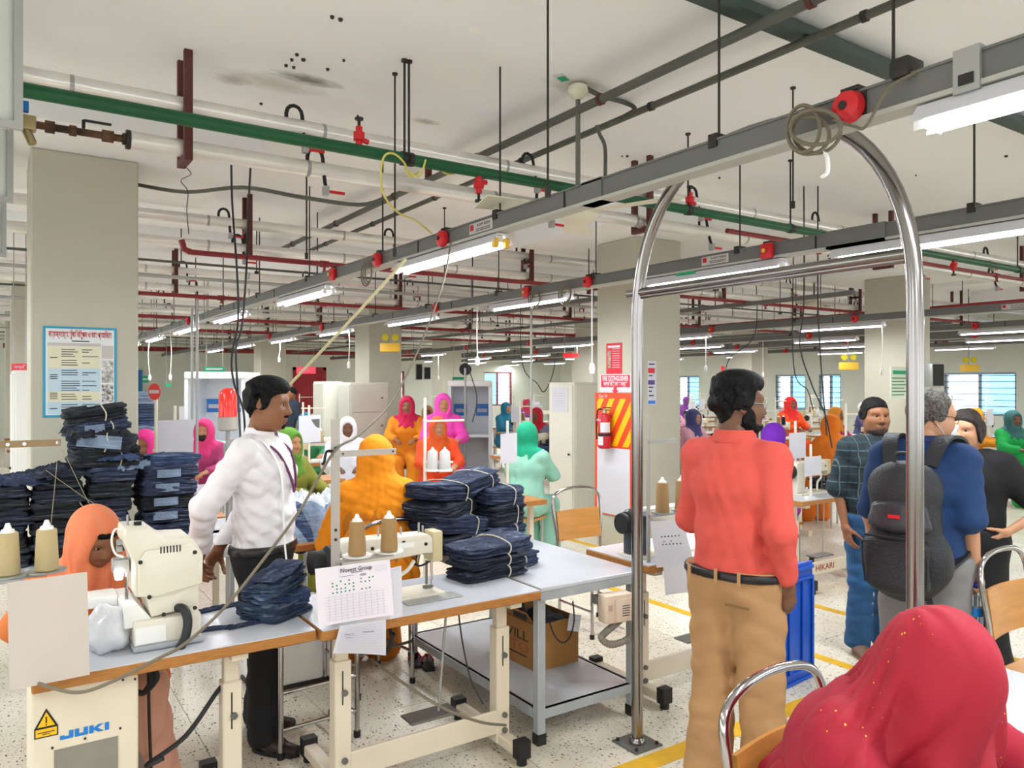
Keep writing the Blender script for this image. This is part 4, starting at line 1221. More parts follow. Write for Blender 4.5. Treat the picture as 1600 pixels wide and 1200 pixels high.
# ---- big cream machine on the left table, seen from behind
def bartacker():
    t = thing('bartack_machine', 'large cream bartacking machine seen from behind on the left table', 'sewing machine', (.40, 2.97, TZ))
    X = lambda px: (px - 195) * .00226
    Zz = lambda py: (1003 - py) * .00233
    Mf = frame((0, 0, 0), (1, 0, 0), (0, 0, 1))      # z toward -Y (camera side)
    prof = [(X(203), Zz(921)), (X(226), Zz(921)), (X(232), Zz(925)), (X(262), Zz(925)), (X(278), Zz(919)), (X(303), Zz(912)), (X(304), Zz(864)), (X(288), Zz(838)), (X(247), Zz(836)), (X(226), Zz(818)), (X(190), Zz(816)), (X(188), Zz(835)), (X(202), Zz(868))]
    b = MB(); b.prism(prof, -.27, -.05, Mf); b.obj('head_casing', OFFW, t, bevel=.008)
    # rear cover plate, proud
    b = MB(); b.prism([(X(206), Zz(919)), (X(232), Zz(922)), (X(302), Zz(911)), (X(303), Zz(866)), (X(285), Zz(846)), (X(216), Zz(850)), (X(207), Zz(868))], -.05, -.036, Mf); cv = b.obj('rear_cover', OFFW, t, bevel=.004)
    for k in range(7):
        b = MB(); x = X(238) + k * .0108; b.box(x, x + .0045, -.012, .012, .0, .002, frame((0, .037, Zz(851)), (1, 0, 0), (.25, 0, 1)))
        b.obj('vent_slot', BLACK, cv, smooth=False)
    for px, py in ((209, 866), (290, 860), (222, 921), (243, 951), (290, 948)):
        b = MB(); b.cyl((X(px), .036, Zz(py)), (X(px), .031, Zz(py)), .0075, n=10); b.obj('screw', DARK, cv)
    # pedestal
    b = MB(); b.prism([(X(226), Zz(955)), (X(298), Zz(948)), (X(298), Zz(905)), (X(215), Zz(905))], -.24, -.055, Mf); b.obj('pedestal', OFFW, t, bevel=.005)
    b = MB(); b.box(X(200), X(300), .035, .27, .02, Zz(957)); b.obj('base', OFFW, t, bevel=.006)
    b = MB(); b.box(X(202), X(247), .031, .035, Zz(992), Zz(966)); b.obj('access_plate', WHITE, t, bevel=.002, smooth=False)
    b = MB(); b.box(X(198), X(304), .025, .29, 0, .022); b.obj('oil_pan', GREYL, t, bevel=.008)
    # bed arm toward the operator, cloth plate
    b = MB(); b.prism([(X(188), Zz(968)), (X(226), Zz(968)), (X(226), Zz(956)), (X(207), Zz(932)), (X(186), Zz(932))], -.34, -.06, Mf); b.obj('bed', WHITE, t, bevel=.004)
    b = MB(); b.box(X(142), X(186), .2, .32, Zz(945), Zz(928)); b.obj('cloth_plate', WHITE, t, bevel=.005)
    # needle end: tension discs, guards, lamp
    for dx, py, r in ((-.012, 842, .012), (-.012, 852, .013), (-.012, 866, .011), (-.012, 880, .010)):
        b = MB(); b.cyl((X(190) + dx + .012, .16, Zz(py)), (X(190) + dx - .006, .16, Zz(py)), r, n=14); b.obj('tension_disc', STEELL, t)
    b = MB(); b.tube(spline([(X(190), .12, Zz(822)), (X(178), .12, Zz(818)), (X(173), .12, Zz(835)), (X(178), .12, Zz(855)), (X(190), .12, Zz(862))], 5), .004, 6); b.obj('thread_guide', WHITE, t)
    b = MB(); b.cyl((X(196), .15, Zz(868)), (X(196), .15, Zz(932)), .006, n=8); b.obj('needle_bar', CHROME, t)
    b = MB(); b.box(X(176), X(200), .14, .2, Zz(890), Zz(868)); b.obj('lower_guard', STEELL, t, bevel=.005)
    b = MB(); b.lathe([(0, 0), (.012, .002), (.016, .02), (0, .024)], c=(X(184), .13, Zz(898)), n=12); b.obj('needle_lamp', mat('led_glow', '#ffffff', .3, emit=12), t)
    b = MB(); b.cyl((X(198), .16, Zz(818)), (X(198), .16, Zz(800)), .004, n=6); b.obj('spool_pin', STEELL, t)
    b = MB(); b.cyl((X(213), .16, Zz(818)), (X(213), .16, Zz(812)), .014, n=10); b.obj('oil_cap', BLACK, t)
    b = MB(); b.tube(spline([(X(265), .05, Zz(946)), (X(272), .02, Zz(946)), (X(276), .0, Zz(962)), (X(272), -.01, Zz(985)), (X(264), .0, Zz(1004))], 6), .016, 10); b.obj('cable_loom', CABLEB, t)
bartacker()

# board, bag, thread stand at far left
p0 = PYp(15, 905, 2.86); p1 = PYp(140, 905, 2.86)
b = MB(); b.box(0, p1.x - p0.x, 0, .004, 0, .335)
o = tag(b.obj('card_board', CARD, smooth=False), 'blank grey-beige card hanging at the left table edge', 'card'); o.location = (p0.x, 2.855, .765); o.rotation_euler = (-.03, -.02, 0)
def bag():
    b = MB(); rs = 5
    n, m = 22, 14
    vs, fs = [], []
    for j in range(m + 1):
        th = pi * j / m
        for i in range(n):
            ph = 2 * pi * i / n
            d = Vector((cos(ph) * sin(th), sin(ph) * sin(th), cos(th)))
            r = 1 + .28 * mnoise.noise(d * 2.2 + Vector((3, 1, 0))) + .16 * abs(mnoise.noise(d * 6)) + (.25 * max(0, d.z) ** 6)
            vs.append((d.x * r * .075, d.y * r * .07, max(.07 + d.z * r * .078, 0)))
    for j in range(m):
        for i in range(n):
            k = (i + 1) % n
            fs.append((j * n + i, (j + 1) * n + i, (j + 1) * n + k, j * n + k))
    b.add(vs, fs)
    o = b.obj('plastic_bag', mat('polythene', '#e6e9ee', .25, alpha=.82, bump=.5, bscale=16, spec=.6), None, angle=80)
    p = WP(168, 1020, TZ)
    o.location = (p.x, p.y + .03, TZ)
    tag(o, 'crumpled translucent white plastic bag on the left table', 'bag')
bag()
def cone(loc, m, label, group, h=.135, r=.036):
    t = thing('thread_cone', label, 'thread cone', loc, 0, group)
    b = MB(); b.lathe([(r * .95, 0), (r, .006), (r * .84, h * .95), (r * .78, h)], n=18); b.obj('thread', m, t)
    b = MB(); b.lathe([(r * .6, h), (r * .5, h + .01), (.012, h + .012), (.006, h + .03)], n=12); b.obj('cone_tip', WHITE, t)
    return t
def stand_tray(t, x, y, z, m=None):
    b = MB(); b.lathe([(.012, 0), (.058, .006), (.06, .012), (.01, .008)], c=(x, y, z), n=20); b.obj('cone_tray', m or STEELL, t)
    b = MB(); b.cyl((x, y, z), (x, y, z + .17), .0035, n=6); b.obj('spindle', STEEL, t)
t = thing('thread_stand', 'thread stand with a perforated brown bar at the left edge', 'thread stand', (0, 0, 0))
Yt = 2.98
xa, xb = WY(-60, Yt), WY(95, Yt)
zb = PYp(50, 693, Yt).z
b = MB(); b.box(xa, xb, Yt - .006, Yt + .006, zb - .011, zb + .011); br = b.obj('bar', mat('bar_brown', '#8d7556', .4, .3), t, smooth=False)
for px in (12, 38, 90):
    b = MB(); x = WY(px, Yt); b.cyl((x, Yt - .006, zb), (x, Yt - .009, zb), .006, n=10); b.obj('rivet', CHROME, br)
xs = WY(-30, Yt)
b = MB(); b.cyl((xs, Yt, TZ), (xs, Yt, zb), .008, n=10); b.obj('post', STEELL, t)
zc = PYp(73, 890, Yt).z
for px in (12, 73):
    stand_tray(t, WY(px, Yt), Yt, zc - .012)
b = MB(); b.box(xs, WY(73, Yt), Yt - .005, Yt + .005, zc - .02, zc - .012); b.obj('arm', STEELL, t, smooth=False)
cone((WY(12, Yt), Yt, zc), THREADC, 'tan thread cone cut off by the left edge', 'thread cones at left')
cone((WY(73, Yt), Yt, zc), THREADC, 'tan thread cone at left in front of the orange scarf', 'thread cones at left')
# threads rising from the cones
for k, (a, c) in enumerate(((W(78, 835, 2.55), W(92, 690, 2.55)), (W(92, 690, 2.55), W(165, 835, 2.75)), (W(72, 735, 2.55), W(190, 812, 2.8)))):
    b = MB(); b.tube([a, (a + c) / 2 - Vector((0, 0, .008)), c], .0011, 4)
    tag(b.obj('thread_line', mat('thread_line', '#a79f86', .8)), 'thin thread line running from the left cones, %s strand' % ('first', 'second', 'third')[k], 'thread', 'thread lines at left')

# ---- lockstitch machine generic
def lockstitch(loc, rz, label, group=None, full=True):
    t = thing('sewing_machine', label, 'sewing machine', loc, rz, group)
    b = MB(); b.box(-.24, .24, -.09, .09, -.0, .012); b.obj('bed', OFFW, t, bevel=.003, smooth=False)
    Mf = frame((0, 0, 0), (1, 0, 0), (0, 0, 1))
    b = MB(); b.prism([(-.24, .012), (-.13, .012), (-.125, .1), (-.11, .155), (-.06, .175), (.17, .185), (.20, .18), (.20, .255), (.17, .275), (-.2, .285), (-.24, .27)], -.05, .05, Mf); b.obj('arm', OFFW, t, bevel=.012)
    b = MB(); b.box(.198, .252, -.045, .045, .14, .28); b.obj('face_cover', mat('face_cover', '#cdbf96', .4), t, bevel=.008)
    b = MB(); b.cyl((.215, 0, .14), (.215, 0, .05), .007, n=8); b.cyl((.215, 0, .05), (.215, 0, .012), .0025, n=6); b.obj('needle_bar', CHROME, t)
    b = MB(); b.cyl((.195, .01, .14), (.195, .01, .03), .006, n=8); b.box(.18, .225, .0, .02, .014, .024); b.obj('presser_foot', STEEL, t)
    b = MB(); b.lathe([(0, -.03), (.05, -.028), (.065, -.01), (.065, .01), (.03, .03), (0, .032)], c=(-.275, 0, .2), n=20, M=Matrix.Rotation(pi / 2, 4, 'Y')); b.obj('handwheel', BLACK, t)
    if full:
        b = MB(); b.cyl((-.25, 0, .2), (-.36, 0, .2), .05, n=18); b.obj('motor', BLACK, t, bevel=.006)
        for x, h in ((-.05, .05), (.06, .035), (.15, .045), (.17, .03)):
            b = MB(); b.cyl((x, 0, .27), (x, 0, .275 + h), .005, n=6); b.obj('thread_post', STEELL, t)
        for x, z in ((.16, .23), (.05, .25), (-.1, .24)):
            b = MB(); b.cyl((x, -.05, z), (x, -.054, z), .008, n=10); b.obj('screw', DARK, t)
        b = MB(); b.box(-.02, .1, -.056, -.05, .225, .25); b.obj('rear_plate', WHITE, t, smooth=False)
        b = MB(); b.tube(spline([(.1, -.05, .16), (.06, -.07, .13), (.0, -.08, .1), (-.02, -.09, .03)], 5), .009, 8); b.obj('hose', mat('hose_white', '#d9d3c2', .5), t)
        b = MB(); b.tube(spline([(.1, -.03, .15), (.12, -.07, .14), (.16, -.09, .16)], 4), .005, 6); b.obj('lifter_lever', BLACK, t)
    return t
xm = (WY(540, 3.15) + WY(688, 3.15)) / 2
lockstitch((xm - .03, 3.15, TZ), 0, 'cream lockstitch machine seen from behind on the middle table')
b = MB(); b.box(WY(628, 3.05), WY(712, 3.05), 2.98, 3.08, TZ, TZ + .0025)
tag(b.obj('ruler_plate', STEELL, smooth=False), 'thin metal guide plate on the middle table by the needle', 'plate')
# thread stand of the middle table
t = thing('thread_stand', 'grey slotted steel thread stand behind the hanging paper sheets', 'thread stand')
Ys = 2.93
xp = WY(524, Ys)
zt, zb = PYp(524, 655, Ys).z, TZ
b = MB(); b.box(xp - .018, xp + .018, Ys - .003, Ys + .003, zb, zt); po = b.obj('post', mat('stand_grey', '#b3aca4', .4, .3), t, smooth=False)
for py in (828, 843, 700):
    z = PYp(524, py, Ys).z; b = MB(); b.cyl((xp, Ys - .003, z), (xp, Ys - .006, z), .006, n=8); b.obj('bolt', DARK, po)
zbar = PYp(570, 707, Ys).z; xe = WY(617, Ys)
b = MB(); b.box(xp - .01, xe, Ys - .012, Ys - .004, zbar - .012, zbar + .012); ba = b.obj('top_bar', MATS['stand_grey'], t, smooth=False)
for px in (534, 567, 583, 612):
    b = MB(); x = WY(px, Ys); b.cyl((x, Ys - .012, zbar), (x, Ys - .015, zbar), .004, n=8); b.obj('hole_rivet', DARK if px in (534, 612) else YELL2, ba)
zc = PYp(560, 868, Ys).z
b = MB(); b.box(xp, WY(615, Ys), Ys - .004, Ys + .02, zc - .02, zc - .006); b.obj('arm', MATS['stand_grey'], t, smooth=False)
for px in (558, 608):
    stand_tray(t, WY(px, Ys), Ys, zc - .008, WHITE)
cone((WY(558, Ys), Ys, zc + .004), THREADT, 'brown thread cone behind the paper, left one', 'thread cones on the middle table')
cone((WY(608, Ys), Ys, zc + .004), THREADT, 'brown thread cone behind the paper, right one', 'thread cones on the middle table')
b = MB(); b.tube(spline([(xp - .01, Ys - .01, zbar + .01), (xp - .04, Ys - .01, zbar + .012), (xp - .05, Ys - .01, zbar - .03), (xp - .06, Ys - .01, zbar - .035)], 4), .006, 6)
b.obj('black_clip', BLACK, t)

# papers
def paper(c4, label, m=PAPER, bulge=.012, name='paper_sheet'):
    A, B, C, D = [Vector(q) for q in c4]      # tl, tr, br, bl
    nrm = (B - A).cross(D - A).normalized()
    b = MB()
    b.sheet(lambda u, v: (A * (1 - u) + B * u) * (1 - v) + (D * (1 - u) + C * u) * v + nrm * bulge * sin(pi * u) * v, 8, 8, .001)
    return tag(b.obj(name, m), label, 'paper')
def plines(o, c4, items, m, off=-.006, name='print'):
    """items (u0,u1,v0,v1) rectangles on the sheet spanned by c4"""
    A, B, C, D = [Vector(q) for q in c4]
    nrm = (B - A).cross(D - A).normalized()
    if nrm.dot(Vector((0, 0, CAMH)) - A) < 0: nrm = -nrm
    b = MB()
    P = lambda u, v: (A * (1 - u) + B * u) * (1 - v) + (D * (1 - u) + C * u) * v
    n2 = (B - A).cross(D - A).normalized()
    for (u0, u1, v0, v1) in items:
        um = (u0 + u1) / 2; vm = (v0 + v1) / 2
        vs = []
        for du in (0.0, .0014):
            for (u, v) in ((u0, v0), (u1, v0), (u1, v1), (u0, v1)):
                vs.append(P(u, v) + n2 * .012 * sin(pi * u) * v + nrm * (.0009 + du * .4))
        b.add(vs, [(3, 2, 1, 0), (4, 5, 6, 7), (0, 1, 5, 4), (1, 2, 6, 5), (2, 3, 7, 6), (3, 0, 4, 7)])
    q = b.obj(name, m, o, smooth=False); q['kind'] = 'stuff'
    return q
GRID = mat('faint_ruling', '#bdbcc9', .8)
Yp = 2.845
c2 = [PYp(531, 978, Yp), PYp(603, 968, Yp), PYp(603, 1024, Yp), PYp(520, 1021, Yp)]
o = paper(c2, 'ruled paper sheet hanging below the dotted sheet on the middle table')
plines(o, c2, [(.06, .96, .08 + .06 * k, .088 + .06 * k) for k in range(15)], GRID)
plines(o, c2, [(.14, .34, .33, .345), (.14, .38, .38, .395), (.52, .75, .3, .315), (.18, .32, .46, .47)], INK)
Yp = 2.835
c3 = [PYp(609, 888, Yp + .003), PYp(627, 884, Yp + .003), PYp(629, 962, Yp + .003), PYp(609, 968, Yp + .003)]
o = paper(c3, 'narrow white sheet showing at the right of the dotted sheet', bulge=0)
plines(o, c3, [(.2, .8, .04, .06)] + [(.1, .9, .15 + .08 * k, .155 + .08 * k) for k in range(9)], GRID)
c1 = [PYp(492, 889, Yp), PYp(609, 874, Yp), PYp(616, 961, Yp), PYp(498, 980, Yp)]
o = paper(c1, 'pinkish paper sheet with rows of green dots hanging at the middle table', mat('paper_pink', '#e6dfe8', .8))
dots = [(.21, .29), (.32, .27), (.43, .27), (.21, .345), (.265, .34), (.375, .335), (.43, .335), (.485, .33), (.265, .4), (.32, .4), (.375, .4), (.485, .39), (.21, .46), (.265, .46), (.32, .46), (.375, .455), (.43, .455), (.485, .45), (.59, .27), (.7, .27), (.75, .265), (.59, .33), (.645, .33), (.7, .33), (.595, .455), (.65, .455), (.7, .45)]
plines(o, c1, [(u - .01, u + .01, v - .012, v + .012) for u, v in dots], INKG, name='green_dots')
plines(o, c1, [(.1, .9, .52 + .05 * k, .524 + .05 * k) for k in range(9)] + [(.15 + .08 * k, .153 + .08 * k, .5, .95) for k in range(10)] + [(.78, .95, .08 + .03 * k, .084 + .03 * k) for k in range(4)], GRID)
A_, B_, C_, D_ = c1
M = frame(A_ * .47 + B_ * .53 + (D_ - A_) * .09 - Vector((0, .0035, 0)), B_ - A_, A_ - D_)
text('Novest Group', .024, M, INK, o, width=.13)
plines(o, c1, [(.46, .62, .14, .15), (.3, .5, .19, .196), (.58, .66, .19, .2), (.58, .66, .21, .22)], INK)

# ---- hoses, cords
def hose(pts, r, m, name, label, n=8, cat='cable', sm=8):
    b = MB(); b.tube(spline(pts, sm), r, n)
    return tag(b.obj(name, m), label, cat)
hose([W(705, 378, 4.25), W(690, 450, 4.2), W(650, 555, 4.0), W(610, 630, 3.7), W(560, 680, 3.3), W(522, 706, 3.02), W(470, 795, 2.95), W(415, 870, 2.85), W(350, 950, 2.75), W(290, 1005, 2.6), W(245, 1030, 2.5), W(180, 1063, 2.42), W(120, 1082, 2.4), W(60, 1068, 2.42)], .0055, CABLE, 'air_hose', 'grey hose sweeping down from the busway across the left tables', cat='hose')
hose([W(634, 405, 4.3), W(560, 487, 4.5), W(480, 572, 4.8), W(448, 606, 5.0)], .009, mat('cord_cream', '#d6cfa4', .5), 'slanted_cord', 'taut cream cord slanting down from the near lamp to the left', sm=3)
hose([PYp(361, 236, 4.25), W(363, 320, 4.5), W(370, 420, 4.5), W(372, 500, 4.5), W(362, 560, 4.4), W(366, 600, 4.4), W(380, 640, 4.3), W(383, 690, 4.3)], .006, CABLEB, 'black_cable', 'black hanging cable left of the white-shirted man, left strand')
hose([PYp(392, 248, 4.25), W(388, 330, 4.5), W(385, 420, 4.5), W(378, 510, 4.5), W(369, 545, 4.4), W(372, 620, 4.4), W(376, 690, 4.3)], .006, CABLEB, 'black_cable', 'black hanging cable left of the white-shirted man, right strand')
hose([W(255, 1185, 2.75), W(230, 1195, 2.75), W(290, 1150, 2.85), W(340, 1080, 2.95), W(360, 1060, 2.97)], .009, CABLEB, 'black_cable', 'taped black cable from the control box to the left table leg')
for k in range(2):
    hose([W(232 + 6 * k, 1040, 2.9), W(238 + 7 * k, 1060, 2.9), W(225, 1082, 2.9), W(212, 1080, 2.9)], .011, CABLEB, 'cable_loom', 'dark bundled cable under the left machine, %s' % ('inner', 'outer')[k])
hose([W(232, 1050, 2.92), W(233, 1120, 2.92), W(236, 1200, 2.92)], .006, DARK, 'pedal_chain', 'dark rod hanging under the left machine', sm=3)
hose([W(580, 1030, 3.4), W(620, 1060, 3.3), W(690, 1105, 3.2), W(750, 1128, 3.3), W(790, 1133, 3.5)], .006, CABLE, 'floor_cable', 'brown cable drooping across the middle table legs')
hose([W(716, 952, 3.6), W(722, 1000, 3.6), W(735, 1060, 3.55), W(755, 1100, 3.5)], .004, CABLEB, 'thin_cable', 'thin dark cable hanging in front of the grey table')
hose([W(608, 978, 3.35), W(612, 1000, 3.35), W(603, 1020, 3.35), W(615, 990, 3.3)], .009, CABLEB, 'cable_loom', 'black cables hanging beside the lower paper sheet')

# inverter box with ribbed hose on the arch-side leg
p = W(963, 950, 3.82)
t = thing('power_box', 'pinkish-cream plastic switch box with a ribbed grey hose beside the arch post', 'switch box', p, radians(-8))
PB = mat('box_pinkcream', '#e6cfba', .45)
b = MB(); b.box(-.085, .08, -.035, .04, -.065, .075); b.obj('case', PB, t, bevel=.01)
b = MB(); b.box(-.03, .07, -.045, -.035, -.055, .055); b.obj('front_cover', PB, t, bevel=.004)
b = MB(); b.box(-.07, -.045, -.037, -.035, .0, .03); b.obj('window', mat('box_window', '#c9b3a0', .3), t, smooth=False)
pstuff([(.005, .05, -.03 + .012 * k, -.026 + .012 * k) for k in range(5)], frame((0, -.0455, 0), (1, 0, 0), (0, 0, 1)), INK, t)
b = MB()
hp = spline([(.08, 0, .0), (.1, -.01, -.03), (.1, -.02, -.09), (.05, -.03, -.15), (-.05, -.03, -.165), (-.1, -.02, -.13), (-.06, 0, -.11), (.02, .02, -.08), (.07, .02, -.05)], 12)
b.tube(hp, .016, 10, radii=[.0165 + (.0022 if i % 2 else -.0012) for i in range(len(hp))]); b.obj('ribbed_hose', mat('hose_grey', '#8d857a', .6), t)
b = MB(); b.box(-.02, .02, .04, .2, -.02, .02); b.obj('bracket', STEELL, t, smooth=False)

# ---- black motor head and papers on the third table
t = thing('black_machine', 'black overlock motor head on the table behind the left arch post', 'sewing machine', (WY(985, 3.2), 3.15, TZ), radians(0))
b = MB(); b.lathe([(0, -.06), (.06, -.058), (.075, -.03), (.075, .05), (.05, .06), (0, .06)], c=(-.02, 0, .19), n=22, M=Matrix.Rotation(pi / 2, 4, 'Y')); b.obj('motor', mat('motor_grey', '#3a3d42', .35, .2), t)
b = MB(); b.lathe([(0, -.02), (.055, -.018), (.06, 0), (.055, .012), (0, .014)], c=(-.1, 0, .19), n=22, M=Matrix.Rotation(pi / 2, 4, 'Y')); b.obj('handwheel', BLACK, t)
b = MB(); b.box(-.05, .06, -.05, .06, 0, .15); b.obj('body', MATS['motor_grey'], t, bevel=.015)
b = MB(); b.box(.06, .34, -.04, .05, .16, .26); b.obj('arm', OFFW, t, bevel=.015)
b = MB(); b.box(-.06, .4, -.09, .09, 0, .012); b.obj('bed', OFFW, t, smooth=False)
Yp = 2.9
c = [PYp(1016, 815, Yp), PYp(1066, 811, Yp), PYp(1086, 884, Yp), PYp(1026, 887, Yp)]
o = paper(c, 'paper sheet with small squares hanging in front of the third table')
plines(o, c, [(.25 + .1 * k, .29 + .1 * k, .33, .355) for k in range(6)] + [(.25 + .1 * k, .29 + .1 * k, .5, .525) for k in range(6)] + [(.3, .34, .44, .46), (.5, .54, .44, .46)], INK)
plines(o, c, [(.1, .9, .6 + .05 * k, .604 + .05 * k) for k in range(7)], GRID)
c = [PYp(1036, 884, Yp + .01), PYp(1084, 882, Yp + .01), PYp(1092, 925, Yp + .01), PYp(1040, 930, Yp + .01)]
paper(c, 'plain white sheet below the squared sheet on the third table')
t = thing('thread_stand', 'thread stand on the third table right of the arch post', 'thread stand')
x = WY(1013, 3.0)
b = MB(); b.box(x - .012, x + .012, 2.997, 3.003, TZ, 1.55); b.obj('post', MATS['stand_grey'], t, smooth=False)
b = MB(); b.box(x, WY(1058, 3.0), 2.994, 3.0, 1.40, 1.42); b.obj('top_bar', STEELL, t, smooth=False)
zc = PYp(1035, 800, 3.0).z
b = MB(); b.box(x, WY(1065, 3.0), 2.99, 3.01, zc - .02, zc - .008); b.obj('arm', STEELL, t, smooth=False)
for k, px in enumerate((1035, 1065)):
    stand_tray(t, WY(px, 3.0), 3.0, zc - .01)
    cone((WY(px, 3.0), 3.0, zc), THREADT, 'brown thread cone on the third table, %s one' % ('left', 'right')[k], 'thread cones on the third table', .16, .038)

# ---- blue crate standing on end
def crate():
    t = thing('blue_crate', 'blue ribbed plastic crate standing on end by the aisle line', 'crate', (3.6, 2.72, 0), radians(6))
    w, d, h = .4, .29, .66
    b = MB(); b.box(0, w, 0, .012, 0, h); b.obj('bottom_panel', BLUEPL, t, smooth=False)
    for a in ((0, .014, .012, d, 0, h), (w - .014, w, .012, d, 0, h), (.014, w - .014, .012, d, 0, .014), (.014, w - .014, .012, d, h - .014, h)):
        b = MB(); b.box(*a); b.obj('side_panel', BLUEPL, t, smooth=False)
    b = MB()
    for x in (.0, .13, .27, w - .02):
        b2 = MB(); b2.box(x, x + .02, -.014, 0, .07, h - .08); b2.obj('rib', BLUEPL, t, bevel=.003, seg=1, smooth=False)
    for z in (.0, .05, h - .08, h - .02):
        b2 = MB(); b2.box(0, w, -.012, 0, z, z + .02); b2.obj('rim_band', BLUEPL, t, bevel=.003, seg=1, smooth=False)
    for x in (.13, .26):
        b2 = MB(); b2.box(x, x + .012, .012, d, h, h + .02); b2.obj('rib', BLUEPL, t, smooth=False)
    for y in (.0, .1, .2, d - .012):
        b2 = MB(); b2.box(0, w, y, y + .012, h, h + .02); b2.obj('rib', BLUEPL, t, smooth=False)
crate()

# ---- chairs: chrome hoop and plywood back
def chair(loc, rz, label, seat=True, w=.4):
    t = thing('work_chair', label, 'chair', loc, rz, 'plywood work chairs')
    h = w / 2
    pts = [(-h, 0, .46), (-h, 0, .62), (-h - .02, -.02, .8), (-h - .01, -.035, .9), (-h + .06, -.04, .95), (0, -.045, .965), (h - .06, -.04, .95), (h + .01, -.035, .9), (h + .02, -.02, .8), (h, 0, .62), (h, 0, .46)]
    b = MB(); b.tube(spline(pts, 6), .0125, 10); b.obj('back_hoop', CHROME, t)
    b = MB(); b.sheet(lambda u, v: ((u - .5) * w * .98, .012 - .03 * v - .02 * sin(pi * u), .6 + .21 * v), 8, 6, .014); b.obj('backrest', PLYV, t)
    b = MB(); b.box(-h, h, .02, .38, .45, .475); b.obj('seat', PLYV, t, bevel=.008, smooth=False)
    for sx in (-h + .02, h - .02):
        for y in (.0, .36):
            b = MB(); b.cyl((sx, y, 0), (sx, y, .45), .0115, n=8); lg = b.obj('leg', CHROME, t)
            b = MB(); b.cyl((sx, y, 0), (sx, y, .03), .016, n=8); b.obj('rubber_tip', BLACK, lg)
        b = MB(); b.cyl((sx, .0, .18), (sx, .36, .18), .009, n=8); b.obj('stretcher', CHROME, t)
    for y in (0, .36):
        b = MB(); b.cyl((-h + .02, y, .24), (h - .02, y, .24), .009, n=8); b.obj('stretcher', CHROME, t)
    return t
chair((1.70, 1.25, 0), pi + .06, 'plywood and chrome chair behind the red-scarfed worker')
chair((3.82, 1.62, 0), pi, 'plywood and chrome chair at the right edge below the woman in black')
p = WP(905, 870, .6); 
chair((WY(905, 4.35), 4.35, 0), pi, 'empty plywood chair with a chrome hoop behind the grey table')
chair((1.82, 3.96, 0), .15, 'chair with a chrome hoop under the marigold-shawled worker')

# stool and white box behind the middle table
t = thing('stool', 'chrome-legged stool with a plywood seat behind the middle table', 'stool', (1.08, 3.5, 0), .05)
b = MB(); b.box(-.02, .42, -.02, .34, .52, .545); b.obj('seat', PLYV, t, bevel=.006, smooth=False)
b = MB(); b.box(.0, .4, .0, .32, .545, .575); b.obj('cushion', DEN[4], t, bevel=.012)
for x in (.01, .39):
    for y in (.01, .31):
        b = MB(); b.cyl((x, y, 0), (x, y, .52), .0125, n=10); lg = b.obj('leg', CHROME, t)
        b = MB(); b.cyl((x, y, 0), (x, y, .03), .017, n=10); b.obj('rubber_tip', BLACK, lg)
for z in (.13, .3):
    b = MB(); b.cyl((.01, .01, z), (.39, .01, z), .009, n=8); b.obj('stretcher', CHROME, t)
    b = MB(); b.cyl((.39, .01, z - .02), (.39, .31, z - .02), .009, n=8); b.obj('stretcher', CHROME, t)
t = thing('storage_box', 'white painted box with pencil scribbles standing behind the stool', 'box', (WY(402, 4.3), 4.3, 0))
b = MB(); b.box(0, .42, 0, .3, .02, .42); b.obj('body', WHITE, t, bevel=.006, smooth=False)
b = MB(); b.box(-.01, .43, -.01, .31, 0, .02); b.obj('plinth', DARK, t, smooth=False)
b = MB(); b.box(-.01, .43, -.01, .31, .42, .44); b.obj('lid', WHITE, t, bevel=.004, smooth=False)
for k, px in enumerate((652, 672)):
    p = WP(px, 1045 + 5 * k, 0)
    t = thing('sandal', 'black sandal with a red strap under the middle table, %s one' % ('left', 'right')[k], 'sandal', (p.x, p.y, 0), 1.2, 'pair of sandals')
    b = MB(); b.prism([(.0, .03), (.04, .042), (.1, .03), (.17, .042), (.22, .03), (.235, 0), (.22, -.03), (.15, -.038), (.06, -.032), (.0, -.03)], 0, .022); b.obj('sole', BLACK, t, bevel=.004)
    b = MB(); b.tube(spline([(.13, .04, .02), (.15, .01, .055), (.2, 0, .025), (.15, -.01, .055), (.13, -.038, .02)], 5), .006, 6); b.obj('strap', REDPL, t)
p = WP(1342, 968, 0)

lockstitch((5.95, 4.14, .765), 0, 'cream lockstitch machine on the lettered table across the aisle')
t = thing('thread_stand', 'thread stand with navy cones on the table across the aisle', 'thread stand', (6.2, 3.95, 0))
b = MB(); b.cyl((0, 0, .765), (0, 0, 1.55), .011, n=8); b.obj('post', OFFW, t)
b = MB(); b.box(-.02, .28, -.008, .008, 1.0, 1.012); b.obj('arm', STEELL, t, smooth=False)
b = MB(); b.box(-.02, .28, -.008, .008, 1.45, 1.462); b.obj('top_bar', OFFW, t, smooth=False)
for k, x in enumerate((.1, .22)):
    b = MB(); b.cyl((x, 0, 1.012), (x, 0, 1.018), .055, n=14); b.obj('cone_tray', STEELL, t)
    cone((6.2 + x, 3.95, 1.018), THREADN, 'navy thread cone across the aisle, %s one' % ('left', 'right')[k], 'navy thread cones across the aisle', .15, .045)
for k in range(2):
    bundle(.3, .24, .05, 3, 480 + k, (1, 4)[k], (6.3, 4.2, .765 + .05 * k), .2, 'dark denim bundle on the table across the aisle, %s one' % ('lower', 'upper')[k], 'denim across the aisle', tie=False)
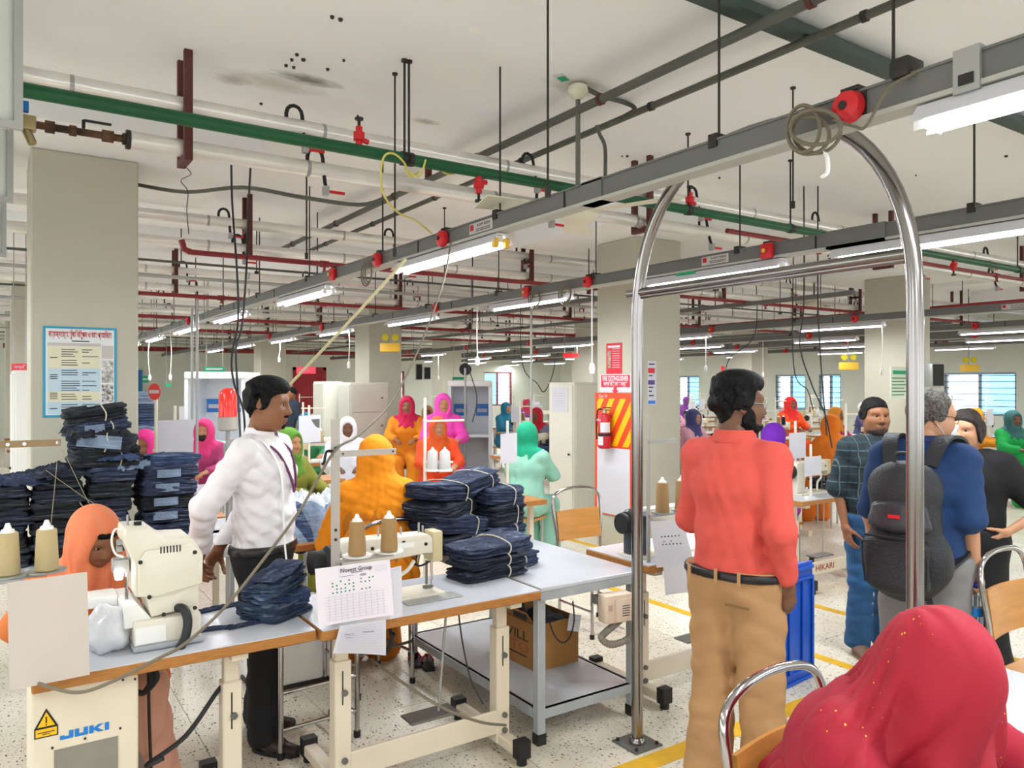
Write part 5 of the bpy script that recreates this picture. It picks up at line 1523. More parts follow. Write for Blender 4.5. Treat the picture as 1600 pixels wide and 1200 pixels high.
# ================================================================== PEOPLE (one continuous surface per body, grown from a distance field)
def V3(*a): return np.array(a, dtype=np.float64)
class Prim:
    """distance primitive with its bounding box"""
    def __init__(s, fn, lo, hi, k=.02, op='+'):
        s.fn, s.lo, s.hi, s.k, s.op = fn, np.array(lo), np.array(hi), k, op
def rcone(p0, p1, r0, r1, k=.03, op='+'):
    p0, p1 = np.array(p0, float), np.array(p1, float)
    ba = p1 - p0; L2 = max(float(ba @ ba), 1e-9)
    def fn(X, Y, Z):
        qx, qy, qz = X - p0[0], Y - p0[1], Z - p0[2]
        t = np.clip((qx * ba[0] + qy * ba[1] + qz * ba[2]) / L2, 0, 1)
        return np.sqrt((qx - t * ba[0]) ** 2 + (qy - t * ba[1]) ** 2 + (qz - t * ba[2]) ** 2) - (r0 + (r1 - r0) * t)
    R = max(r0, r1)
    return Prim(fn, np.minimum(p0, p1) - R, np.maximum(p0, p1) + R, k, op)
def econe(p0, p1, ab0, ab1, side=(1, 0, 0), k=.04, op='+'):
    p0, p1 = np.array(p0, float), np.array(p1, float)
    ba = p1 - p0; L = np.linalg.norm(ba); w = ba / L
    s_ = np.array(side, float); s_ = s_ - w * (s_ @ w); s_ /= np.linalg.norm(s_)
    f_ = np.cross(w, s_)
    def fn(X, Y, Z):
        qx, qy, qz = X - p0[0], Y - p0[1], Z - p0[2]
        al = qx * w[0] + qy * w[1] + qz * w[2]
        t = np.clip(al / L, 0, 1)
        a = ab0[0] + (ab1[0] - ab0[0]) * t; b = ab0[1] + (ab1[1] - ab0[1]) * t
        m = np.minimum(a, b)
        u = (qx * s_[0] + qy * s_[1] + qz * s_[2]) / a
        v = (qx * f_[0] + qy * f_[1] + qz * f_[2]) / b
        o = (al - t * L) / m
        return (np.sqrt(u * u + v * v + o * o) - 1) * m
    R = max(ab0 + ab1)
    return Prim(fn, np.minimum(p0, p1) - R, np.maximum(p0, p1) + R, k, op)
def ell(c, r, rot=None, k=.02, op='+'):
    c = np.array(c, float); r = np.array(r, float)
    Rm = np.array(rot) if rot is not None else None
    def fn(X, Y, Z):
        x, y, z = X - c[0], Y - c[1], Z - c[2]
        if Rm is not None:
            x, y, z = Rm[0, 0] * x + Rm[1, 0] * y + Rm[2, 0] * z, Rm[0, 1] * x + Rm[1, 1] * y + Rm[2, 1] * z, Rm[0, 2] * x + Rm[1, 2] * y + Rm[2, 2] * z
        return (np.sqrt((x / r[0]) ** 2 + (y / r[1]) ** 2 + (z / r[2]) ** 2) - 1) * r.min()
    R = r.max()
    return Prim(fn, c - R, c + R, k, op)
def half(p, n, op='&'):
    """keep the side the normal points away from"""
    p = np.array(p, float); n = np.array(n, float); n = n / np.linalg.norm(n)
    return Prim(lambda X, Y, Z: (X - p[0]) * n[0] + (Y - p[1]) * n[1] + (Z - p[2]) * n[2], [-9] * 3, [9] * 3, 0, op)

def field(prims, h, grow=0, pad=.03, lo=None, hi=None):
    ps = [p for p in prims if p.op == '+']
    if lo is None:
        lo = np.min([p.lo for p in ps], 0) - pad - grow; hi = np.max([p.hi for p in ps], 0) + pad + grow
    n = np.ceil((hi - lo) / h).astype(int) + 1
    ax = [(lo[i] + h * np.arange(n[i])).astype(np.float32) for i in range(3)]
    D = np.full(n, .5, np.float32)
    for p in prims:
        m = .07 if p.op == '+' else .03
        a = np.clip(np.floor((p.lo - m - lo) / h).astype(int), 0, n); b = np.clip(np.ceil((p.hi + m - lo) / h).astype(int) + 1, 0, n)
        if (b <= a).any(): continue
        sl = tuple(slice(a[i], b[i]) for i in range(3))
        X, Y, Z = ax[0][sl[0]][:, None, None], ax[1][sl[1]][None, :, None], ax[2][sl[2]][None, None, :]
        d = p.fn(X, Y, Z).astype(np.float32)
        o = D[sl]
        if p.op == '+':
            d = d - grow
            if p.k > 0:
                q = np.clip(p.k - np.abs(o - d), 0, None) / p.k
                D[sl] = np.minimum(o, d) - q * q * p.k * .25
            else: D[sl] = np.minimum(o, d)
        elif p.op == '-':
            d = -d
            if p.k > 0:
                q = np.clip(p.k - np.abs(o - d), 0, None) / p.k
                D[sl] = np.maximum(o, d) + q * q * p.k * .25
            else: D[sl] = np.maximum(o, d)
        else:
            D[sl] = np.maximum(o, np.broadcast_to(d, o.shape))
    return D, lo, ax
def wrinkle(D, ax, amp, freq, seed, dirs=None, sharp=False, zlo=None):
    rs = np.random.default_rng(seed)
    X, Y, Z = ax[0][:, None, None], ax[1][None, :, None], ax[2][None, None, :]
    acc = 0
    for i in range(4):
        d = rs.normal(size=3) if dirs is None else np.array(dirs[i % len(dirs)], float) + rs.normal(size=3) * .25
        d /= np.linalg.norm(d)
        f = freq * rs.uniform(.6, 1.5)
        e = rs.normal(size=3); e /= np.linalg.norm(e)
        ph = rs.uniform(0, 6.28)
        warp = 1.1 * np.sin((X * e[0] + Y * e[1] + Z * e[2]) * freq * .45 + ph)
        w = np.sin((X * d[0] + Y * d[1] + Z * d[2]) * f + warp + ph)
        acc = acc + (1 - 2 * np.abs(w) if sharp else w)
    return D + (amp / 3) * acc.astype(np.float32)
def nets(D, lo, h):
    """naive surface nets -> verts, quads"""
    s = D < 0
    nx, ny, nz = D.shape
    c = np.zeros((nx - 1, ny - 1, nz - 1), np.uint8)
    offs = [(i, j, k) for i in (0, 1) for j in (0, 1) for k in (0, 1)]
    for (i, j, k) in offs:
        c += s[i:nx - 1 + i, j:ny - 1 + j, k:nz - 1 + k]
    act = (c > 0) & (c < 8)
    idx = np.argwhere(act)
    if len(idx) == 0: return np.zeros((0, 3)), []
    num = -np.ones(c.shape, np.int64); num[act] = np.arange(len(idx))
    val = {o: D[idx[:, 0] + o[0], idx[:, 1] + o[1], idx[:, 2] + o[2]].astype(np.float64) for o in offs}
    acc = np.zeros((len(idx), 3)); cnt = np.zeros(len(idx))
    for a in offs:
        for d in range(3):
            if a[d] == 0:
                b = list(a); b[d] = 1; b = tuple(b)
                va, vb = val[a], val[b]
                m = (va < 0) != (vb < 0)
                t = np.where(m, va / np.where(m, va - vb, 1), 0)
                p = np.tile(np.array(a, float), (len(idx), 1)); p[:, d] = t
                acc[m] += p[m]; cnt[m] += 1
    v = lo + (idx + acc / cnt[:, None]) * h
    fs = []
    for d in range(3):
        a = [slice(None)] * 3; b = [slice(None)] * 3
        a[d] = slice(0, -1); b[d] = slice(1, None)
        e = s[tuple(a)] != s[tuple(b)]
        u, w = (d + 1) % 3, (d + 2) % 3
        q = np.argwhere(e)
        q = q[(q[:, u] > 0) & (q[:, w] > 0) & (q[:, u] < D.shape[u] - 1) & (q[:, w] < D.shape[w] - 1)]
        def at(du, dw):
            r = q.copy(); r[:, u] -= du; r[:, w] -= dw
            return num[r[:, 0], r[:, 1], r[:, 2]]
        f = np.stack([at(1, 1), at(0, 1), at(0, 0), at(1, 0)], 1)
        inside = s[q[:, 0], q[:, 1], q[:, 2]]
        f[~inside] = f[~inside][:, ::-1]
        f = f[(f >= 0).all(1)]
        fs.append(f)
    return v, np.concatenate(fs)
def smooth_net(v, f, it=1):
    for _ in range(it):
        acc = np.zeros_like(v); cnt = np.zeros(len(v))
        for a, b in ((0, 1), (1, 2), (2, 3), (3, 0)):
            np.add.at(acc, f[:, a], v[f[:, b]]); np.add.at(cnt, f[:, a], 1)
            np.add.at(acc, f[:, b], v[f[:, a]]); np.add.at(cnt, f[:, b], 1)
        v = .5 * v + .5 * acc / np.maximum(cnt, 1)[:, None]
    return v
def np_obj(parts, name, m, parent, mats=None):
    """parts: list of (verts, quads[, matindex])"""
    vs, fs, mi, k = [], [], [], 0
    for p in parts:
        v, f = p[0], p[1]
        if len(v) == 0: continue
        vs.append(v); fs.append(f + k); mi.append(np.full(len(f), p[2] if len(p) > 2 else 0)); k += len(v)
    v = np.concatenate(vs); f = np.concatenate(fs); mi = np.concatenate(mi)
    me = bpy.data.meshes.new(name)
    me.vertices.add(len(v)); me.vertices.foreach_set('co', v.astype(np.float32).ravel())
    me.loops.add(len(f) * 4); me.loops.foreach_set('vertex_index', f.astype(np.int32).ravel())
    me.polygons.add(len(f)); me.polygons.foreach_set('loop_start', np.arange(0, len(f) * 4, 4, dtype=np.int32))
    me.polygons.foreach_set('use_smooth', np.ones(len(f), bool))
    for q in (m if isinstance(m, (list, tuple)) else [m]): me.materials.append(q)
    me.polygons.foreach_set('material_index', mi.astype(np.int32))
    me.update(); me.validate()
    o = bpy.data.objects.new(name, me); COL.objects.link(o)
    if parent is not None: o.parent = parent
    return o
def drape(c, n, amp, z0, ln, seed=0, lean=(0, 0)):
    """hanging folds: ridges fanning round a vertical axis, deeper further down"""
    def go(D, ax):
        X, Y, Z = ax[0][:, None, None], ax[1][None, :, None], ax[2][None, None, :]
        dz = np.clip((z0 - Z) / ln, 0, 1)
        th = np.arctan2(Y - c[1] - lean[1] * dz, X - c[0] - lean[0] * dz)
        a = amp * (.25 + .75 * dz)
        w = np.sin(n * .5 * th + seed + 1.6 * np.sin(Z * 9 + seed) + .9 * np.sin(3 * th + 5 * Z))
        w2 = np.sin(n * .83 * th + 2 * seed + 1.2 * np.sin(Z * 14))
        return (D + a * (.75 * (1 - 2 * np.abs(w)) + .35 * w2)).astype(np.float32)
    return go
def skin(prims, h, grow=0, wr=None, sm=1):
    D, lo, ax = field(prims, h, grow)
    if wr:
        for w in (wr if isinstance(wr, list) else [wr]): D = w(D, ax) if callable(w) else wrinkle(D, ax, *w)
    v, f = nets(D, lo, h)
    return (smooth_net(v, f, sm), f) if len(v) else (v, f)

# ------------------------------------------------------------------ head, hand
def rotm(yaw=0, pitch=0, roll=0):
    """yaw about z (left +), pitch about x (down -), roll about y"""
    return np.array((Matrix.Rotation(yaw, 3, 'Z') @ Matrix.Rotation(pitch, 3, 'X') @ Matrix.Rotation(roll, 3, 'Y')))
def head_prims(female=False, full=1.0):
    w = .95 if female else 1.0
    P = [ell((0, -.012, .03), (.076 * w, .097, .088), k=.02),
         ell((0, .02, -.035), (.062 * w, .073, .085), k=.04),
         ell((0, .05, -.095), (.034 * w, .032, .024), k=.03),
         ell((.047 * w, .03, -.06), (.024, .04, .04), k=.03), ell((-.047 * w, .03, -.06), (.024, .04, .04), k=.03),
         ell((.04 * w, .058, -.028), (.024, .024, .022), k=.03), ell((-.04 * w, .058, -.028), (.024, .024, .022), k=.03),
         rcone((-.045, .07, .026), (.045, .07, .026), .012, .012, k=.03),
         rcone((0, .083, .016), (0, .107, -.031), .0085, .0125, k=.014),
         ell((.0125, .095, -.036), (.009, .011, .008), k=.01), ell((-.0125, .095, -.036), (.009, .011, .008), k=.01),
         ell((0, .083, -.064), (.026, .014, .0065), k=.008), ell((0, .081, -.074), (.022, .014, .0075), k=.008),
         ell((.031, .092, .003), (.016, .012, .009), k=.012, op='-'), ell((-.031, .092, .003), (.016, .012, .009), k=.012, op='-')]
    for s in (1, -1):
        P += [ell((s * .079 * w, -.008, -.008), (.009, .02, .033), np.array(Matrix.Rotation(s * .35, 3, 'Z')), k=.008),
              ell((s * .089 * w, -.004, -.004), (.006, .010, .018), k=.005, op='-')]
    return P
def neck_prim(length=.13, r=.054):
    return [rcone((0, -.018, -.06), (0, -.04, -.06 - length), r * .96, r * 1.1, k=.03)]
def xform(v, M3, t, s=1.0):
    return v * s @ np.array(M3).T + np.array(t)
def hand_prims(curl=(.35, .4, .45, .5), thumb=.4, spread=.05, mir=1):
    """wrist at origin, fingers along +y, palm faces -z, thumb on +x*mir"""
    P = [rcone((0, -.03, 0), (0, .012, 0), .025, .026, k=.02), econe((0, .01, 0), (0, .075, 0), (.034, .0145), (.041, .0135), k=.02)]
    L = ((.026, .040, .026, .021), (.009, .044, .029, .022), (-.009, .041, .027, .021), (-.026, .032, .021, .018))
    for i, (x, a, b, c) in enumerate(L):
        p = V3(x * mir, .083 - .006 * abs(i - 1.3), .0); ang = 0; sp = (1.2 - i) * spread * mir
        r = .0095 if i < 3 else .0083
        for j, l in enumerate((a, b, c)):
            ang += curl[i] * (1.0 if j else .9)
            d = V3(sin(sp) * cos(ang), cos(sp) * cos(ang), -sin(ang))
            q = p + d * l
            P.append(rcone(p, q, r - .0008 * j, r - .0008 * (j + 1), k=.006)); p = q
    p = V3(.026 * mir, .02, -.004)
    d = V3(.62 * mir, .7, -.25 - thumb * .4); d /= np.linalg.norm(d)
    q = p + d * .042; P.append(rcone(p, q, .0145, .011, k=.014))
    d2 = V3(.3 * mir, .85, -.3 - thumb); d2 /= np.linalg.norm(d2)
    r_ = q + d2 * .032; P.append(rcone(q, r_, .0108, .0098, k=.006))
    d3 = V3(.05 * mir, .85, -.35 - thumb); d3 /= np.linalg.norm(d3)
    P.append(rcone(r_, r_ + d3 * .025, .0098, .008, k=.006))
    return P
def hand_frame(el, wr, palm):
    """matrix whose y runs along the forearm, z = back of the hand (palm looks along -z = palm)"""
    y = np.array(wr) - np.array(el); y /= np.linalg.norm(y)
    z = -np.array(palm, float); z = z - y * (z @ y); z /= np.linalg.norm(z)
    x = np.cross(y, z)
    return np.stack([x, y, z], 1)

SKINB = mat('skin_brown', '#8f5f41', .5, var=.1, vscale=20)
SKINM = mat('skin_mid', '#b07c5a', .5, var=.08, vscale=20)
SKINL = mat('skin_light', '#c08e6e', .5, var=.06, vscale=20)
SKIND = mat('skin_dark', '#6f4a35', .5, var=.1, vscale=20)
HAIRB = mat('hair_black', '#0b0a0b', .6, bump=.5, bscale=120, spec=.2)
HAIRG = mat('hair_greying', '#3a3633', .55, var=.5, vscale=90, bump=.7, bscale=140, col2='#77716b')
EYEW = mat('eye_white', '#b5aca4', .25)
EYEI = mat('eye_iris', '#1b120d', .15)
LIPM = mat('lip_skin', '#8a5247', .45)
STD = dict(pel=(0, 0, .93), wst=(0, .005, 1.07), cst=(0, .0, 1.27), nck=(0, -.02, 1.42),
           shL=(-.175, -.01, 1.385), shR=(.175, -.01, 1.385), elL=(-.225, -.03, 1.10), elR=(.225, -.03, 1.10), wrL=(-.235, .04, .86), wrR=(.235, .04, .86),
           hpL=(-.09, 0, .90), hpR=(.09, 0, .90), knL=(-.10, .01, .49), knR=(.10, .01, .49), anL=(-.105, -.02, .085), anR=(.105, -.02, .085), hd=(0, .015, 1.585))
class Person:
    def __init__(s, label, loc, rz, scale=1.0, J=None, skin_m=SKINB, head=(0, 0, 0), female=False, girth=1.0, group=None, h=.010):
        s.t = thing('person', label, 'person', loc, rz, group)
        s.s = scale; s.h = h
        s.J = {k: np.array(v, float) for k, v in STD.items()}
        for k, v in (J or {}).items(): s.J[k] = np.array(v, float)
        for k in s.J: s.J[k] = s.J[k] * scale
        s.skin_m = skin_m; s.HM = rotm(*head); s.female = female; s.g = girth
        s.bodyparts = []
        s.side = s.J['shR'] - s.J['shL']
    # --- prim groups
    def torso(s, g=0.0, hip=True, belly=0.0, shoulder=.062):
        J, k = s.J, s.g * s.s
        P = [econe(J['pel'], J['wst'], (.16 * k + g, .118 * k + g), (.142 * k + g, .105 * k + g + belly * .5), s.side, k=.05),
             econe(J['wst'], J['cst'], (.142 * k + g, .105 * k + g + belly), (.165 * k + g, .112 * k + g), s.side, k=.05),
             econe(J['cst'], J['nck'] * .75 + J['cst'] * .25, (.165 * k + g, .112 * k + g), (.11 * k + g, .075 * k + g), s.side, k=.06)]
        for a in ('L', 'R'):
            c = J['cst'] * .25 + J['nck'] * .75
            P.append(rcone(c + (J['sh' + a] - c) * .25 + V3(0, 0, .004), J['sh' + a] - V3(0, 0, .012), (.05 + g * .7) * s.s, (shoulder - .016 + g * .7) * s.s, k=.035))
        return P
    def arm(s, a, g=0.0, upto=2.0, r=(.052, .043, .041, .029)):
        J = s.J; P = []
        sh, el, wr = J['sh' + a], J['el' + a], J['wr' + a]
        k = s.s
        e1 = sh + (el - sh) * min(upto, 1)
        P.append(rcone(sh - V3(0, 0, .01), e1, (r[0] + g * .8) * k, (r[0] + (r[1] - r[0]) * min(upto, 1) + g) * k, k=.03))
        if upto > 1:
            P.append(rcone(el, el + (wr - el) * (upto - 1), (r[2] + g) * k, (r[2] + (r[3] - r[2]) * (upto - 1) + g) * k, k=.03))
        return P
    def legs(s, g=0.0, hem=.0, r=(.088, .058, .055, .038), upto=1.0):
        J = s.J; P = []
        for a in ('L', 'R'):
            P.append(rcone(J['hp' + a], J['kn' + a], (r[0] * s.g + g) * s.s, (r[1] + g) * s.s, k=.04))
            P.append(rcone(J['kn' + a], J['kn' + a] + (J['an' + a] - J['kn' + a]) * upto, (r[2] + g) * s.s, (r[3] + g + hem) * s.s, k=.03))
        P.append(econe(J['pel'] - V3(0, 0, .02), J['pel'] + (J['wst'] - J['pel']) * .5, (.165 * s.g * s.s + g, .122 * s.g * s.s + g), (.155 * s.g * s.s + g, .112 * s.g * s.s + g), s.side, k=.05))
        return P
    # --- build
    def garment(s, name, prims, m, cuts=(), wr=None, h=None, sm=1, label=None):
        v, f = skin(list(prims) + list(cuts), h or s.h, 0, wr, sm)
        o = np_obj([(v, f)], name, m, s.t)
        if label: o['label'] = label
        return o
    def add_head(s, res=.0045, face=True, eyes=True, neck=.13, brows=HAIRB):
        prims = head_prims(s.female) + neck_prim(neck)
        v, f = skin(prims, res, 0, None, 1)
        s.bodyparts.append((xform(v, s.HM, s.J['hd'], s.s), f))
        if eyes:
            M = Matrix.Translation(Vector(s.J['hd'])) @ Matrix([list(r) for r in s.HM]).to_4x4() @ Matrix.Scale(s.s, 4)
            for sx in (1, -1):
                b = MB(); b.lathe([(0.0001, -.0115)] + [(.0115 * sin(pi * k / 8), -.0115 * cos(pi * k / 8)) for k in range(1, 8)] + [(.0001, .0115)], c=(sx * .031, .0745, .003), n=12)
                b.v = [tuple(M @ Vector(q)) for q in b.v]; e = b.obj('eye', EYEW, s.t)
                b = MB(); b.cyl((sx * .031, .0845, .0025), (sx * .0308, .0865, .0025), .0066, .0052, n=12); b.v = [tuple(M @ Vector(q)) for q in b.v]; b.obj('iris', EYEI, e)
                b = MB(); b.tube(spline([(sx * .014, .0855, .019), (sx * .03, .0855, .0245), (sx * .047, .071, .018)], 4), .003, 6, radii=[.0035, .0036, .0036, .0036, .0034, .0032, .003, .0024, .0016]); b.v = [tuple(M @ Vector(q)) for q in b.v]; b.obj('eyebrow', brows, s.t)
                b = MB(); b.tube(spline([(sx * .018, .0815, .006), (sx * .031, .0865, .0115), (sx * .044, .0765, .006)], 4), .0022, 6); b.v = [tuple(M @ Vector(q)) for q in b.v]; b.obj('eyelid', s.skin_m, s.t)
            b = MB(); b.tube(spline([(-.022, .0835, -.0665), (-.008, .0945, -.064), (0, .0955, -.066), (.008, .0945, -.064), (.022, .0835, -.0665)], 4), .0042, 6)
            b.v = [tuple(M @ Vector(q)) for q in b.v]; b.obj('lips', LIPM, s.t)
    def head_shell(s, name, grow, keep, m, res=.005, wr=None, label=None, extra=(), sm=1):
        """cover following the head: head surface grown, limited to the region of keep prims (in head space)"""
        base = head_prims(s.female)
        lo, hi = np.array([-.14, -.16, -.2]), np.array([.14, .16, .17])
        D, lo, ax = field(base, res, grow, lo=lo, hi=hi)
        if wr: D = wrinkle(D, ax, *wr)
        E, _, _ = field([p for p in keep], res, 0, lo=lo, hi=hi)
        D = np.maximum(D, E)
        for p in extra:
            d = p.fn(ax[0][:, None, None], ax[1][None, :, None], ax[2][None, None, :]).astype(np.float32)
            D = np.minimum(D, d) if p.op == '+' else np.maximum(D, -d if p.op == '-' else d)
        v, f = nets(D, lo, res)
        v = smooth_net(v, f, sm)
        o = np_obj([(xform(v, s.HM, s.J['hd'], s.s), f)], name, m, s.t)
        if label: o['label'] = label
        return o
    def hand(s, a, palm, curl=(.35, .4, .45, .5), thumb=.4, res=.0042, bend=None, spread=.06):
        mir = -1 if a == 'L' else 1
        # thumb side: for the given palm direction pick the anatomical side
        el, wr = s.J['el' + a], s.J['wr' + a]
        F = hand_frame(el, wr, palm)
        if bend is not None:
            F = F @ np.array(Matrix.Rotation(bend, 3, 'X'))
        v, f = skin(hand_prims(curl, thumb, spread, -mir), res, 0, None, 1)
        s.bodyparts.append((xform(v, F, wr, s.s), f))
        return F
    def finish(s, bare=()):
        P = s.torso(-.03) + s.legs(-.02)
        for a in ('L', 'R'): P += s.arm(a, -.004)
        P.append(rcone(s.J['nck'] - V3(0, 0, .02), s.J['hd'] + (s.J['nck'] - s.J['hd']) * .45, .056 * s.s, .05 * s.s, k=.03))
        v, f = skin(P, s.h, 0, None, 1)
        s.body = np_obj([(v, f)] + s.bodyparts, 'body', s.skin_m, s.t)
        return s.body
    def shoes(s, m, ang=(0.12, -.12), sole=None, names='shoe'):
        for a, an in (('L', ang[0]), ('R', ang[1])):
            p = s.J['an' + a]; c, q = cos(an), sin(an)
            d = V3(-q, c, 0); z = p[2] - .085 * s.s
            b0 = V3(p[0], p[1], z)
            P = [econe(b0 - d * .04 + V3(0, 0, .05), b0 + d * .06 + V3(0, 0, .045), (.036, .042), (.044, .036), V3(c, q, 0), k=.02),
                 econe(b0 + d * .05 + V3(0, 0, .035), b0 + d * .165 + V3(0, 0, .026), (.045, .034), (.036, .022), V3(c, q, 0), k=.03),
                 half((0, 0, z + .012), (0, 0, -1)), half((0, 0, z + .1), (0, 0, 1))]
            v, f = skin(P, .008, 0, None, 1)
            o = np_obj([(v, f)], names, m, s.t)
            b = MB(); n = 16
            b.prism([tuple((b0 + d * (.06 + .125 * cos(2 * pi * k / n)) + V3(c, q, 0) * .042 * sin(2 * pi * k / n) * (1 + .12 * cos(2 * pi * k / n)))[:2]) for k in range(n)], z + .001, z + .018)
            b.obj('sole', sole or BLACK, o)
    def ring(s, name, prims, z0, z1, m, grow=.006, res=.008, tilt=(0, 0, 1), y=None):
        """belt-like band following a prim group between two heights"""
        P = list(prims) + [half((0, 0, z1), (0, 0, 1)), half((0, 0, z0), (0, 0, -1))]
        D, lo, ax = field(P, res, 0)
        D2, lo, ax = field([p for p in P if p.op == '+'], res, grow, lo=lo, hi=lo + res * (np.array(D.shape) - 1))
        X, Y, Z = ax[0][:, None, None], ax[1][None, :, None], ax[2][None, None, :]
        D2 = np.maximum(D2, np.broadcast_to(Z - z1, D2.shape)); D2 = np.maximum(D2, np.broadcast_to(z0 - Z, D2.shape)).astype(np.float32)
        v, f = nets(D2, lo, res)
        return np_obj([(v, f)], name, m, s.t)
    def local_M(s):
        return Matrix.Translation(Vector(s.J['hd'])) @ Matrix([list(r) for r in s.HM]).to_4x4() @ Matrix.Scale(s.s, 4)
    def collar(s, m, h=.045, r=.068, open_=.5):
        n = 20
        c = Vector(s.J['nck']) + Vector((0, .012, -.005))
        b = MB()
        def fn(u, v):
            a = pi / 2 + open_ / 2 + (2 * pi - open_) * u
            rr = r * s.s * (1.0 + .16 * v) + .004
            z = h * (1 - v) if v < .5 else h * (1 - v)
            return c + Vector((cos(a) * rr * 1.05, sin(a) * rr * .98, .012 + h * (1 - v) * (1 if True else 0) + (.012 if sin(a) < 0 else -.012 * sin(a))))
        b.sheet(fn, n, 3, .005)
        return b.obj('collar', m, s.t)

def hair_cap(P, m, front=.045, side=-.02, back=-.075, grow=.014, res=.005, wr=(.006, 90, 3), top=.012, name='hair', extra=()):
    """short hair: shell above a hairline plane that drops to the nape"""
    keep = [ell((0, -.035, .075), (.13, .125, .11), k=0), ell((0, -.075, .0), (.13, .075, abs(back) + .02), k=.02)] + ([ell((0, -.01, .06), (.085, .10, .075 + top), k=.01)] if top else [])
    face = [Prim(lambda X, Y, Z: front - (Z - .55 * (Y - .085) * 0) + 0 * X, [-9] * 3, [9] * 3)]
    return P.head_shell(name, grow, keep, m, res, wr, extra=extra)

def cloth_mat(name, col, var=.12, rough=.85, bump=.08, bscale=260):
    return mat(name, col, rough, var=var, vscale=5, bump=bump, bscale=bscale)

# ------------------------------------------------------------------ man in the white shirt
def white_shirt_man():
    g = W(412, 1000, 3.72)
    P = Person('man in a white shirt and black trousers with a tape measure, hands behind his back', (g.x, g.y, 0), radians(-132), 1.02,
               dict(elR=(.25, -.16, 1.13), wrR=(.13, -.25, .90), elL=(-.25, -.16, 1.13), wrL=(-.08, -.27, .88), hd=(0, .02, 1.59), anR=(.12, .06, .085), knR=(.11, .05, .49), anL=(-.11, -.08, .085), knL=(-.1, -.01, .49)),
               SKINB, head=(radians(6), radians(-4), 0), girth=.93)
    WS = cloth_mat('shirt_white', '#ece8ea', .04)
    s = P.s
    tor = P.torso(.02, shoulder=.06, belly=.01)
    P.garment('shirt', tor + P.arm('L', .014, 1.93) + P.arm('R', .014, 1.93), WS, [half((0, 0, .925), (0, 0, -1)), half((0, 0, P.J['nck'][2] + .045), (0, 0, 1))],
              [(.006, 42, 4, [(1, .2, .8), (-.6, .2, 1), (.3, .5, 1), (0, 1, .6)], True), (.003, 80, 9)], h=.007)
    P.garment('trousers', P.legs(.014, .022), cloth_mat('trousers_black', '#1a1b1e', .2), [half((0, 0, .955), (0, 0, 1)), half((0, 0, .05), (0, 0, -1))], [(.006, 30, 2, [(0, .3, 1), (.3, 0, 1)], True)], h=.010)
    P.ring('belt', P.legs(.02), .922, .958, mat('belt_black', '#1d1a1a', .35), .006)
    P.collar(WS)
    P.add_head(.004)
    P.hand('R', (0, 1, .2), (.5, .55, .6, .65), .6); P.hand('L', (0, 1, .2), (.5, .55, .6, .65), .6)
    # hair: full on top, short at the sides
    P.head_shell('hair', .013, [ell((0, -.05, .07), (.12, .13, .075), k=0), ell((0, -.1, .0), (.12, .075, .075), k=.02), ell((0, .03, .105), (.085, .085, .048), k=.02), ell((.078, -.012, .03), (.022, .052, .06), k=.01), ell((-.078, -.012, .03), (.022, .052, .06), k=.01)], HAIRB, .0045, (.010, 95, 3), extra=[ell((0, .0, .085), (.074, .1, .055), k=0)])
    P.head_shell('moustache', .004, [ell((0, .095, -.052), (.028, .02, .0055), k=0), ell((0, .085, -.1), (.02, .03, .014), k=0)], HAIRB, .003)
    P.finish(); P.shoes(mat('shoe_black', '#2b2120', .4))
    # tape measure over the shoulder, lanyard
    b = MB(); b.strip(spline([(.085, -.07, 1.47), (.1, .0, 1.475), (.105, .075, 1.42), (.1, .135, 1.3), (.095, .145, 1.1), (.09, .15, .95), (.088, .17, .8)], 5), (1, 0, 0), .017, .002)
    tp = b.obj('tape_measure', mat('tape_white', '#f0f0ee', .5), P.t)
    b = MB(); b.tube(spline([(.075, -.02, 1.47), (.07, .1, 1.4), (.03, .15, 1.28), (.0, .155, 1.2)], 5), .006, 6); b.obj('lanyard', mat('lanyard_purple', '#6b2f5e', .6), P.t)
    b = MB(); b.tube(spline([(-.075, -.02, 1.47), (-.07, .1, 1.4), (-.03, .15, 1.28), (.0, .155, 1.2)], 5), .006, 6); b.obj('lanyard', MATS['lanyard_purple'], P.t)
white_shirt_man()

